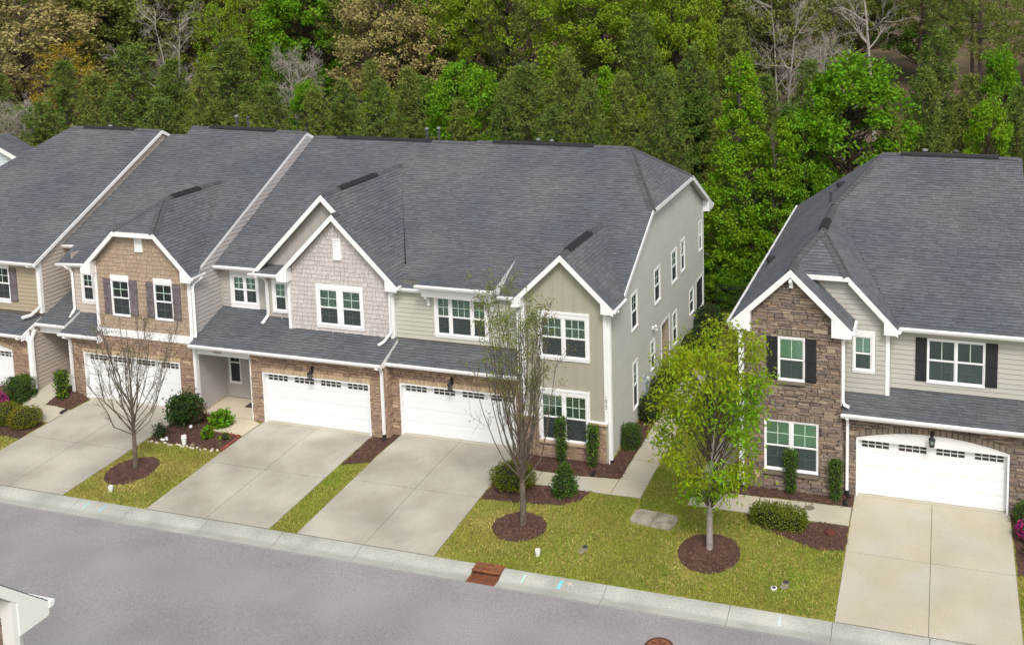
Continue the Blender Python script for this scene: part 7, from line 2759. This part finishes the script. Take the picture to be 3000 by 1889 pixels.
for (x, y, s, lb, hh) in ((13.17, -0.12, 11, 'narrow column of green vine at the left side of the lower sage window', 1.7), (14.42, -0.12, 12, 'narrow column of green vine right of the lower sage window', 1.55),
                      (21.85, -0.2, 13, 'narrow column of vine before the middle of the stone house window', 1.55), (23.42, -0.2, 14, 'narrow column of vine beside the stone gable corner', 1.4)):
    shrub('vine_column', lb, x, y, 0.2, 0.17, hh, 'wedge', LEAF_BOX, 1300, 0.065, s, group='vine columns by the walls', extra=(LEAF_BRIGHT, 0.08, 'sprigs'))
shrub('vine_column', 'narrow column shrub at the corner of the left walk', -9.85, -0.62, 0.24, 0.22, 1.4, 'wedge', LEAF_BOX, 1400, 0.07, 15, group='vine columns by the walls', extra=(LEAF_LIME, 0.25, 'sprigs'))
shrub('boxwood', 'square clipped dark boxwood below the leftmost garage', -11.75, -1.0, 0.55, 0.5, 0.95, 'box', LEAF_BOX, 3200, 0.06, 16, z=0.12)
shrub('gold_bush', 'golden round bush beside the left driveway', -9.62, -2.75, 0.62, 0.55, 0.8, 'ball', LEAF_GOLDBUSH, 3000, 0.055, 17, group='golden bushes by the left walk')
shrub('gold_bush', 'golden round bush at the left edge behind the other golden bush', -10.75, -2.72, 0.6, 0.55, 0.8, 'ball', LEAF_GOLDBUSH, 3000, 0.055, 18, group='golden bushes by the left walk')
shrub('azalea', 'magenta flowering azalea cut by the left edge', -12.0, -2.1, 0.55, 0.5, 0.8, 'ball', LEAF_DARK, 1200, 0.055, 19, extra=(PETAL, 1.6, 'blossoms'), cat='azalea', group='azaleas')
shrub('azalea', 'magenta flowering azalea at the right edge beside the pale drive', 29.85, -1.15, 0.5, 0.45, 0.7, 'ball', LEAF_DARK, 900, 0.055, 20, extra=(PETAL, 1.5, 'blossoms'), cat='azalea', group='azaleas')
shrub('boxwood', 'small green boxwood at the right edge above the azalea', 29.75, -0.25, 0.42, 0.4, 0.8, 'ball', LEAF_BOX, 1500, 0.06, 21)
shrub('gold_bush', 'small golden bush at the right edge below the azalea', 29.95, -2.2, 0.4, 0.4, 0.55, 'ball', LEAF_GOLDBUSH, 1400, 0.055, 22)
shrub('gardenia', 'big loose dark green bush beside the grey lilac porch corner', -3.25, -0.85, 0.58, 0.5, 1.1, 'ball', LEAF_DARK, 2300, 0.11, 23, fuzz=0.12, extra=(LEAF_BOX, 0.35, 'sprigs'))
shrub('loropetalum', 'low reddish brown shrub at the foot of the big dark bush', -2.75, -0.75, 0.4, 0.35, 0.8, 'cone', leafm('leaf_red_brown', (0.09, 0.035, 0.025), (0.13, 0.05, 0.03)), 500, 0.07, 24, fuzz=0.13)
shrub('rose_bush', 'small sparse dark shrub left of the white stones', -3.38, -2.15, 0.25, 0.22, 0.55, 'cone', LEAF_DARK, 260, 0.08, 25, fuzz=0.09)
shrub('lily_clump', 'bright green feathery plant by the red bricks of the left bed', -1.55, -0.75, 0.36, 0.3, 0.55, 'ball', LEAF_BRIGHT, 700, 0.14, 26, fuzz=0.07, group='feathery plants in the left bed')
shrub('lily_clump', 'smaller bright green feathery plant nearer the lawn in the left bed', -1.35, -1.85, 0.18, 0.16, 0.45, 'ball', LEAF_BRIGHT, 260, 0.12, 27, fuzz=0.05, group='feathery plants in the left bed')
shrub('herb', 'sparse wispy herb near the corner bricks of the left bed', -0.6, -1.75, 0.2, 0.18, 0.35, 'cone', LEAF_LIME, 90, 0.08, 28, fuzz=0.08)
emit_pieces()
for nm, dxyz in SHIFT.items():
    bpy.data.objects[nm].location += Vector(dxyz)
